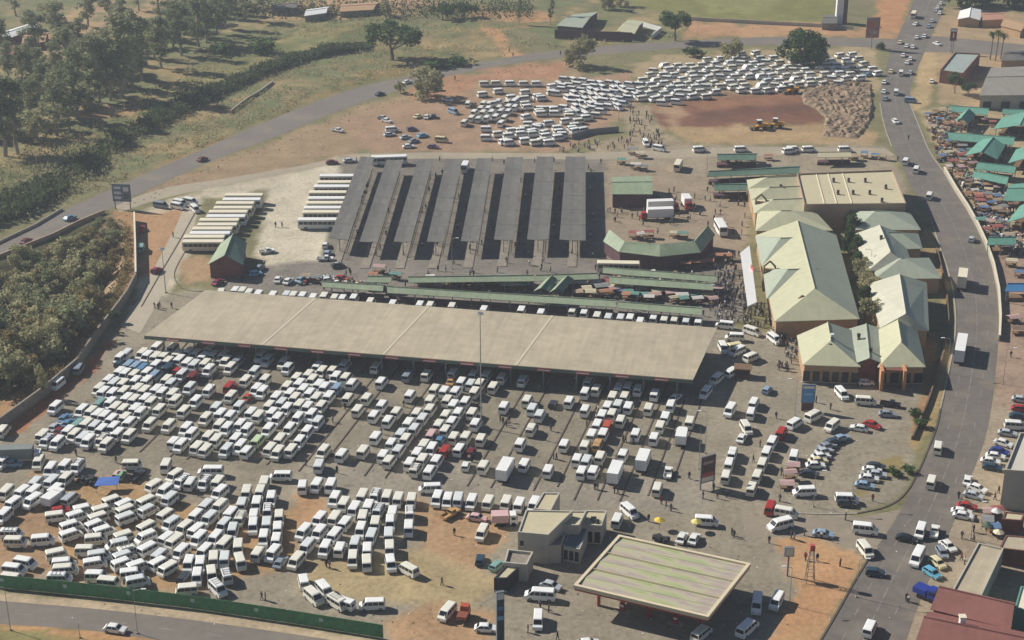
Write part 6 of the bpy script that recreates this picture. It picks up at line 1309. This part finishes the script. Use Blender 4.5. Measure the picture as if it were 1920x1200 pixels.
# ------------------------------------------------------------------ people
def person_mesh(name, pose):
    v = {'pel': (0, 0, .95), 'wst': (0, 0, 1.1), 'chs': (0, 0, 1.32), 'nck': (0, 0, 1.48), 'hd0': (.01, 0, 1.58), 'hd': (.01, 0, 1.68)}
    s = .22 if pose else .02
    v.update({'hl': (0, .1, .9), 'kl': (s * .7, .11, .5), 'al': (s, .11, .08), 'tl': (s + .15, .12, .04), 'hr': (0, -.1, .9), 'kr': (-s * .2, -.11, .5), 'ar': (-s, -.11, .08), 'tr': (-s + .15, -.12, .04)})
    v.update({'sl': (0, .19, 1.42), 'el': (-s * .6 - .02, .25, 1.16), 'wl': (-s * .5 + .08, .25, .9), 'fl': (-s * .5 + .1, .25, .8), 'sr': (0, -.19, 1.42), 'er': (s * .6 - .02, -.25, 1.16), 'wr': (s * .8 + .1, -.25, .92), 'fr': (s * .8 + .12, -.25, .82)})
    e = [('pel', 'wst'), ('wst', 'chs'), ('chs', 'nck'), ('nck', 'hd0'), ('hd0', 'hd'), ('pel', 'hl'), ('hl', 'kl'), ('kl', 'al'), ('al', 'tl'), ('pel', 'hr'), ('hr', 'kr'), ('kr', 'ar'), ('ar', 'tr'), ('chs', 'sl'), ('sl', 'el'), ('el', 'wl'), ('wl', 'fl'), ('chs', 'sr'), ('sr', 'er'), ('er', 'wr'), ('wr', 'fr')]
    rad = {'pel': .15, 'wst': .13, 'chs': .16, 'nck': .06, 'hd0': .085, 'hd': .1, 'hl': .09, 'hr': .09, 'kl': .065, 'kr': .065, 'al': .05, 'ar': .05, 'tl': .045, 'tr': .045, 'sl': .07, 'sr': .07, 'el': .05, 'er': .05, 'wl': .038, 'wr': .038, 'fl': .04, 'fr': .04}
    ks = list(v); me = bpy.data.meshes.new(name + '_rig'); me.from_pydata([v[k] for k in ks], [(ks.index(a), ks.index(b)) for a, b in e], [])
    o = bpy.data.objects.new(name + '_rig', me); COL.objects.link(o); m = o.modifiers.new('s', 'SKIN')
    for i, k in enumerate(ks): me.skin_vertices[0].data[i].radius = (rad[k], rad[k])
    me.skin_vertices[0].data[0].use_root = True
    bpy.context.view_layer.update(); ev = o.evaluated_get(bpy.context.evaluated_depsgraph_get()); r = bpy.data.meshes.new_from_object(ev); r.name = name
    bpy.data.objects.remove(o); r.materials.clear()
    for q in (M_skin, M_shirt, M_trous): r.materials.append(q)
    for p in r.polygons: z = p.center.z; p.material_index = 0 if z > 1.47 or (abs(p.center.y) > .2 and z < 1.0) else (1 if z > .93 else 2)
    return r
M_skin = mat('skin', '6b4c3c', .6, var=0); M_shirt = mat('shirt_dark', '34363c', .9, var=0); M_trous = mat('trousers', '2c2d33', .9, var=0)
PM = [person_mesh('person', 0), person_mesh('person_walking', 1)]
SHIRTS = {'dark': M_shirt, 'white': mat('shirt_white', 'c9c6be', .9, var=0), 'red': mat('shirt_red', '95352f', .9, var=0), 'blue': mat('shirt_blue', '3c5578', .9, var=0), 'brown': mat('shirt_brown', '5c4636', .9, var=0), 'grey': mat('shirt_grey', '77787a', .9, var=0)}
def person(px, py, label, shirt='dark', group=None):
    g = P(px, py); o = link('person', random.choice(PM), None, (g.x, g.y, .02), random.uniform(0, 6.28)); o.scale = (1.05,) * 3; setmat(o, 1, SHIRTS[shirt]); return tag(o, label, 'person', group)
PPL = [(852, 1004, 'dark', 'person in dark clothes standing on the orange dirt left of the shop'), (829, 1097, 'dark', 'person in dark clothes walking on the open dirt above the bottom'), (491, 1124, 'dark', 'left of two people on the paving above the green fence'), (498, 1126, 'grey', 'right of two people on the paving above the green fence'), (612, 1063, 'dark', 'left of a pair standing below the lower files'), (618, 1066, 'brown', 'right of a pair standing below the lower files'), (835, 1168, 'white', 'person in white beside the van with open doors'), (990, 1186, 'dark', 'person alone left of the single van at bottom centre'), (1013, 1140, 'grey', 'person above the single van at bottom centre'), (1029, 1148, 'dark', 'person right of the single van at bottom centre'), (1045, 1199, 'brown', 'person at the bottom edge right of centre'), (1292, 898, 'dark', 'person walking alone left of the brown pylon board'), (1372, 1004, 'dark', 'person pair member walking on the entry road, left'), (1376, 1008, 'dark', 'person pair member walking on the entry road, right'), (1442, 1019, 'dark', 'woman in a long skirt on the station forecourt'), (1483, 1010, 'dark', 'left of two people on the dirt edge of the entry road'), (1489, 1013, 'grey', 'right of two people on the dirt edge of the entry road'), (1508, 1004, 'dark', 'person right of the turning minibus'), (1540, 1010, 'white', 'person in white below the silver blue car'), (1585, 975, 'dark', 'person at the kerb of the entry road'), (1699, 1127, 'dark', 'person walking on the road edge beside the red roof shop'), (1703, 1130, 'white', 'person in white beside the red roof shop'), (1575, 1062, 'brown', 'person on the orange corner dirt'), (1532, 1052, 'dark', 'person beside the lattice frame, right'), (1510, 1050, 'red', 'person in red beside the lattice frame'), (1240, 945, 'red', 'person in red below the minibus at the lane ends'), (1258, 958, 'dark', 'person right of the person in red'), (1249, 950, 'brown', 'person between the red and dark figures'), (1216, 978, 'dark', 'person by the shop right wing'), (1115, 918, 'dark', 'left of two people between lane ends'), (1120, 918, 'grey', 'right of two people between lane ends'), (1152, 925, 'dark', 'left of two people by the last lane end'), (1158, 926, 'dark', 'right of two people by the last lane end'), (600, 1000, 'white', 'person sitting with goods between the files'), (143, 855, 'dark', 'person walking in the gap left of the paved lot'), (218, 868, 'brown', 'person walking toward the side on van'), (372, 930, 'dark', 'person between vans of the lower left lot'), (574, 873, 'dark', 'person beside the lane end at the middle'), (632, 887, 'dark', 'person below the lane ends at the middle'), (1320, 985, 'brown', 'person by the entry road bend'), (1240, 1040, 'dark', 'person behind the white cars by the parasols'), (1283, 1023, 'dark', 'person at the canopy far corner'), (1338, 920, 'dark', 'tall person right of the brown pylon board'), (1318, 935, 'dark', 'person left below the brown pylon board'), (1345, 935, 'brown', 'person seated below the brown pylon board'), (1362, 933, 'dark', 'person at the dark strip below the queues'), (1465, 890, 'dark', 'person at the pink stalls, upper'), (1462, 940, 'dark', 'person near the red kiosk van'), (1455, 785, 'dark', 'person beside the curved queue bend'), (1425, 838, 'brown', 'person between the two queues, upper'), (1412, 866, 'dark', 'person between the two queues, lower'), (1530, 755, 'dark', 'person right of the blue sign board'), (1557, 768, 'dark', 'person below the blue sign board'), (1636, 940, 'red', 'person in orange red on the verge'), (1797, 935, 'dark', 'person at the parked cars lay-by'), (1872, 925, 'brown', 'person by the tall grey building, upper'), (1865, 937, 'brown', 'person by the tall grey building, lower'), (1825, 998, 'dark', 'person by the street stalls at right'), (1825, 1015, 'brown', 'person on the pavement above the long beige shop'), (1803, 1010, 'dark', 'person crossing the pavement at right'), (1802, 1050, 'red', 'person in red by the long beige shop'), (1808, 1058, 'white', 'person in white by the long beige shop'), (290, 578, 'dark', 'first of a group left of the long roof'), (297, 580, 'dark', 'second of a group left of the long roof'), (300, 577, 'brown', 'third of a group left of the long roof'), (322, 578, 'dark', 'last of a group left of the long roof'), (325, 445, 'brown', 'person on the orange yard'), (517, 426, 'dark', 'left of two people in the pale yard'), (529, 426, 'dark', 'right of two people in the pale yard'), (452, 527, 'dark', 'left of two people right of the magenta car'), (460, 527, 'dark', 'right of two people right of the magenta car'), (853, 150, 'dark', 'person walking on the verge of the diagonal road'), (962, 107, 'dark', 'person at the dirt path crossing, right'), (955, 98, 'red', 'person at the dirt path crossing, left'), (1051, 103, 'dark', 'person on the road by the narrow verge tree'), (1703, 262, 'dark', 'person crossing the main road by the market'), (1683, 302, 'dark', 'person at the road edge above the flat hall'), (1895, 670, 'dark', 'person at the right edge pavement'), (1012, 735, 'dark', 'first person walking in the lane gap below the mast'), (938, 790, 'dark', 'first of four people right of the mast foot'), (943, 795, 'dark', 'second of four people right of the mast foot'), (950, 800, 'brown', 'third of four people right of the mast foot'), (955, 792, 'dark', 'fourth of four people right of the mast foot'), (680, 700, 'red', 'person in the canopy shade, left'), (1100, 800, 'brown', 'person walking in the right lanes'), (1038, 860, 'dark', 'left of two people at a lane kerb'), (1043, 862, 'dark', 'right of two people at a lane kerb'), (1168, 828, 'brown', 'left of two people beside the short lane'), (1173, 830, 'dark', 'right of two people beside the short lane'), (647, 768, 'dark', 'person behind the middle vans')]
for x, y, sh, lb in PPL: person(x, y, lb, sh)
def crowd(name, poly, n, label, seed):
    rs = random.Random(seed); ins = []; xs_ = [p[0] for p in poly]; ys_ = [p[1] for p in poly]; k = 0
    while k < n:
        x, y = rs.uniform(min(xs_), max(xs_)), rs.uniform(min(ys_), max(ys_))
        if not inside(x, y, poly): continue
        g = P(x, y); me = PM[rs.random() < .5]; tone = rs.choice([1, 3, 3, 4, 5, 6, 6]); 
        ins.append((me, (0, tone, 2), (g.x, g.y, .02), rs.uniform(0, 6.28), 1.03)); k += 1
    o = join_meshes(name, ins, [M_skin, M_shirt, M_trous, SHIRTS['white'], SHIRTS['brown'], SHIRTS['blue'], SHIRTS['grey']]); return tag(o, label, 'crowd', None, 'stuff')
crowd('mall_crowd', [(1330, 560), (1400, 560), (1470, 600), (1500, 660), (1475, 700), (1440, 712), (1470, 660), (1440, 620), (1340, 600)], 150, 'dense crowd before the left side of the mall', 1)
crowd('market_crowd', [(1340, 490), (1395, 470), (1405, 560), (1340, 570)], 90, 'crowd between the market and the white canopy', 2)
crowd('depot_crowd', [(1130, 400), (1330, 330), (1400, 380), (1405, 470), (1340, 430), (1320, 425), (1240, 440), (1150, 425)], 70, 'scattered crowd in the depot yard', 3)
crowd('lot_crowd', [(1180, 195), (1215, 215), (1250, 260), (1240, 275), (1040, 290), (1060, 272), (1180, 262)], 90, 'crowd on the path between the far lots', 4)
crowd('rank_crowd', [(640, 300), (1130, 300), (1110, 500), (640, 500)], 150, 'people waiting along the bus shelters', 5)
crowd('market_row_crowd', [(600, 505), (1330, 505), (1340, 600), (740, 555), (600, 545)], 110, 'people among the middle market stalls', 6)
crowd('roadside_crowd', [(1745, 255), (1800, 215), (1900, 260), (1920, 440), (1860, 440), (1790, 340)], 170, 'people among the roadside market stalls', 7)
crowd('lane_crowd', [(300, 640), (1320, 700), (1280, 900), (900, 900), (200, 800)], 50, 'people scattered between the parked vans', 8)
# ------------------------------------------------------------------ market clutter
TARP = [('orange', 'a8785c'), ('tan', 'a8947a'), ('brown', '7d6654'), ('white', 'c9c4ba'), ('blue', '5f7a98'), ('pink', 'b3948e'), ('grey', '868784'), ('teal', '658f82'), ('red', '96564e'), ('cream', 'bfb496')]
def stall(px, py, w, d, h, tone, label, rz):
    g = P(px, py); col = mat('tarp_' + tone, dict(TARP)[tone], .85, var=.12, fine=1.2); t = thing('street_stall', g, label, 'stall', 'small street stalls', rz)
    mb = MB(); z = h
    mb.slab([(-w / 2, -d / 2, z - .25), (w / 2, -d / 2, z - .2), (w / 2, 0, z + .15), (-w / 2, 0, z + .1)], .05); mb.slab([(-w / 2, 0, z + .1), (w / 2, 0, z + .15), (w / 2, d / 2, z - .1), (-w / 2, d / 2, z - .2)], .05); mb.obj('awning', col, t)
    me = MB().box(0, 0, 0, .08, .08, h - .2).mesh('pole', M_wood)
    for x in (-.45, .45):
        for y in (-.45, .45): link('pole', me, t, (x * w, y * d, 0))
    MB().box(0, 0, .5, w * .85, d * .6, .3).obj('table', M_wood, t)
ad = ['left', 'middle', 'right']
spots = []
rs = random.Random(3)
ST = [('between the two lower green market roofs', [(1085, 542), (1100, 536), (1115, 540), (1128, 548), (1140, 540), (1155, 548), (1172, 544), (1188, 538), (1200, 552), (1216, 546), (1232, 556), (1246, 548), (1262, 558), (1280, 550), (1296, 560), (1312, 552), (1328, 562), (1340, 548)]),
 ('in the narrow gap of the middle market', [(850, 536), (880, 538), (905, 541), (930, 540), (955, 543), (975, 541), (790, 534)]),
 ('before the horseshoe hall right end', [(1285, 505), (1300, 503), (1315, 500), (1330, 498), (1345, 490), (1360, 488)]),
 ('along the left edge of the roadside market', [(1738, 222), (1752, 216), (1765, 212), (1782, 216), (1760, 232), (1775, 238), (1790, 240), (1745, 246), (1762, 256), (1780, 274), (1775, 296), (1765, 300), (1785, 312), (1778, 322), (1800, 322), (1795, 338), (1815, 350), (1830, 345), (1850, 356), (1870, 352), (1812, 372), (1832, 372), (1850, 380), (1868, 378), (1845, 398), (1866, 400), (1880, 408), (1838, 420), (1856, 424), (1874, 424), (1848, 440), (1868, 436), (1895, 430), (1905, 460), (1890, 452), (1912, 470), (1825, 236), (1845, 232), (1860, 238)]),
 ('beyond the bus shelters by the green kiosk', [(1186, 290), (1200, 296), (1165, 308), (1192, 318), (1205, 320)]),
 ('inside the horseshoe hall court', [(1190, 448), (1200, 450), (1215, 446), (1265, 446), (1280, 448)]),
 ('behind the long dark green market roof', [(1360, 305), (1385, 306), (1410, 303), (1440, 300), (1620, 296), (1640, 298), (1655, 300), (1600, 300)]),
 ('at the pink strip beside the queues', [(1487, 884), (1481, 900), (1475, 918)]),
 ('on the pavement above the long beige shop', [(1850, 990), (1862, 1000), (1868, 968), (1855, 972)]),
 ('along the right edge pavement', [(1900, 605), (1912, 520), (1895, 500), (1908, 628)]),
 ('left end of the middle market', [(575, 528), (592, 530), (700, 526), (712, 512), (742, 524)])]
def fill(poly, n, gap, seed):
    r_ = random.Random(seed); o_ = []; k = 0
    while len(o_) < n and k < 4000:
        k += 1; x, y = r_.uniform(min(p[0] for p in poly), max(p[0] for p in poly)), r_.uniform(min(p[1] for p in poly), max(p[1] for p in poly))
        if inside(x, y, poly) and all(math.hypot(x - a, (y - b) * 1.8) > gap for a, b in o_): o_.append((x, y))
    return o_
ST += [('packed in the lower gap of the middle market', fill([(1075, 552), (1160, 552), (1335, 562), (1338, 574), (1170, 563), (1080, 558)], 20, 11, 1)), ('crowding the gap left of the crossing gables', fill([(800, 531), (990, 531), (990, 545), (900, 541)], 14, 11, 2)), ('packed right of the longest teal shed', fill([(1795, 272), (1840, 300), (1825, 320), (1790, 305)], 10, 9, 3)), ('packed below the parallel teal sheds', fill([(1815, 345), (1880, 350), (1885, 410), (1840, 400)], 16, 9, 4))]
for where, pts in ST:
    pts = sorted(pts); cnt = {}
    for i, (x, y) in enumerate(pts):
        tone = rs.choice([t_[0] for t_ in TARP])
        if 'pink strip' in where: tone = 'pink'
        if 'horseshoe hall right' in where: tone = 'orange'
        k = cnt.get(tone, 0); cnt[tone] = k + 1
        k_ = 1.35 if 'market roofs' in where or 'narrow gap' in where else 1
        stall(x, y, k_ * rs.uniform(2.2, 3.6), k_ * rs.uniform(1.8, 2.8), rs.uniform(1.9, 2.5), tone, '%s stall %s, %s %s from left' % (tone, where, nth(k), tone), rs.uniform(-.3, .3))
def parasol(px, py, col, label, r=1.15):
    g = P(px, py); t = thing('parasol', g, label, 'parasol', 'parasols by the station'); MB().tube((0, 0, 0), (0, 0, 2.4), .05, n=5).obj('pole', M_wood, t); mb = MB(); n = 8
    for k in range(n):
        a, b_ = 6.283 * k / n, 6.283 * (k + 1) / n; mb.face([(r * math.cos(a), r * math.sin(a), 2.1), (r * math.cos(b_), r * math.sin(b_), 2.1), (0, 0, 2.7)])
    mb.obj('canopy', mat('parasol_' + col, {'yellow': 'd9b94a', 'pale_yellow': 'd8c878', 'cream': 'd8c8a8', 'white': 'd8d4cc', 'green': '4a5a4a'}[col], .8, var=.05), t)
parasol(1236, 992, 'yellow', 'bright yellow parasol behind the station canopy'); parasol(1305, 995, 'pale_yellow', 'pale yellow parasol by the two white cars'); parasol(1870, 1015, 'cream', 'cream parasol above the long beige shop'); parasol(1849, 1002, 'green', 'dark green parasol left of the cream one'); parasol(1866, 975, 'white', 'white parasol by the brick annex')
# tarpaulins
g = P(203, 918); t = thing('tarpaulin_tent', g, 'bright blue tarpaulin shelter among vans of the lower left lot', 'tent', rz=R(8)); slope('sheet', [Vector(p) for p in ((-2.6, -1.5, 1.9), (2.2, -1.6, 1.8), (2.6, 1.3, 2.3), (-1.8, 1.5, 2.2))], mat('tarp_bright_blue', '4a70b8', .7, var=.1), t, .04, Vector()); 
for x, y in ((-2.3, -1.3), (2, -1.4), (2.3, 1.1), (-1.6, 1.3)): MB().box(x, y, 0, .08, .08, 1.9).obj('pole', M_wood, t)
g = P(165, 905); t = thing('scrap_heap', g, 'dark heap of scrap left of the blue tarpaulin', 'scrap'); mb = MB(); rr = random.Random(9)
for _ in range(30): mb.box(rr.gauss(0, 1.3), rr.gauss(0, 1.0), rr.uniform(0, .8), rr.uniform(.4, 1.2), rr.uniform(.3, .9), rr.uniform(.3, .8), rr.uniform(0, 3))
mb.obj('scrap', mat('scrap_dark', '3d4046', .8, var=.4, fine=2), t)
g = P(1215, 1015); t = thing('refuse_pile', g, 'dark rounded pile beside the bright yellow parasol', 'pile'); mb = MB()
for _ in range(22): mb.box(rr.gauss(2.2, .7), rr.gauss(0, .6), rr.uniform(0, .5), .8, .7, .6, rr.uniform(0, 3))
mb.obj('bags', M_dark, t)
g = P(1392, 705); t = thing('rust_kiosk', g, 'rust brown kiosk with dark front right of the canopy end', 'kiosk', rz=R(-8)); MB().box(0, 0, 0, 3.6, 2.6, 2.4).obj('cabin', M_brick, t); MB().box(0, 0, 2.4, 4.2, 3.4, .15).obj('roof', M_wood, t); MB().box(0, -1.32, .9, 2.6, .06, 1.0).obj('counter_opening', M_dark, t)
def goods(name, polys, n, label, seed):
    rr = random.Random(seed); mb = MB()
    for poly in polys:
        xs_ = [p[0] for p in poly]; ys_ = [p[1] for p in poly]; k = 0
        while k < n:
            x, y = rr.uniform(min(xs_), max(xs_)), rr.uniform(min(ys_), max(ys_))
            if not inside(x, y, poly): continue
            g = P(x, y); s = rr.uniform(.3, 1.3); mb.box(g.x, g.y, 0, s, rr.uniform(.3, 1.1), rr.uniform(.2, 1.1), rr.uniform(0, 3), rr.choice((0, 0, 0, 1, 1, 2, 2, 2, 3, 4, 5, 6, 7, 7, 7, 8, 8, 8))); k += 1
    tag(mb.obj(name, [M_wood, M_pure, M_dark, mat('tarp_orange', 'a8785c'), mat('tarp_blue', '5f7a98'), mat('tarp_red', '96564e'), mat('tarp_teal', '658f82'), mat('tarp_grey', '868784'), mat('sacking', 'a08c70', .9, var=.2)]), label, 'goods', None, 'stuff')
goods('market_goods', [[(1735, 215), (1800, 208), (1790, 300), (1760, 305)], [(1790, 320), (1880, 345), (1890, 440), (1850, 440)], [(1860, 440), (1925, 440), (1925, 480), (1880, 475)]], 240, 'heaps of goods among the roadside market sheds', 31)
goods('stall_goods', [[(1080, 535), (1330, 548), (1335, 565), (1160, 560)], [(770, 530), (1000, 530), (1000, 545), (850, 538)], [(1130, 505), (1340, 520), (1340, 530), (1140, 518)], [(560, 520), (720, 530), (720, 540), (560, 535)]], 110, 'goods and bundles among the middle market stalls', 32)
# litter and papers: uncountable specks
mb = MB(); rr = random.Random(21)
for _ in range(900):
    x, y = rr.uniform(60, 1700), rr.uniform(560, 1190); g = P(x, y); s = rr.uniform(.08, .28); mb.box(g.x, g.y, .0, s, s * .7, .05 + rr.random() * .05, rr.uniform(0, 3), rr.choice((0, 0, 1, 2)))
tag(mb.obj('litter', [M_pure, M_wood, M_dark]), 'scraps of litter scattered over the paving', 'litter', None, 'stuff')
# low stones on the wayside
mb = MB()
for _ in range(350):
    x, y = along([(240, 372), (420, 303), (640, 215), (800, 160), (1000, 120), (1280, 92)], rr.random()); x += rr.gauss(0, 12); y += abs(rr.gauss(6, 6)); g = P(x, y); s = rr.uniform(.15, .5); mb.box(g.x, g.y, -.05, s, s * .8, s * .6, rr.uniform(0, 3), top=.6)
tag(mb.obj('roadside_stones', M_soil), 'loose stones along the diagonal road verge', 'stones', None, 'stuff')
# ------------------------------------------------------------------ air
hz = MB().box(0, 380, -9, 1300, 1200, 9 + CAM_H + 3); hm = bpy.data.materials.new('haze_air'); hm.use_nodes = True; n, l = hm.node_tree.nodes, hm.node_tree.links; n.remove(n['Principled BSDF'])
pv = n.new('ShaderNodeVolumePrincipled'); pv.inputs['Color'].default_value = (.86, .92, 1, 1); pv.inputs['Density'].default_value = .0002; pv.inputs['Anisotropy'].default_value = .2
l.new(pv.outputs[0], n['Material Output'].inputs['Volume'])
tag(hz.obj('haze', hm), 'thin pale haze in the air', 'haze', None, 'stuff')
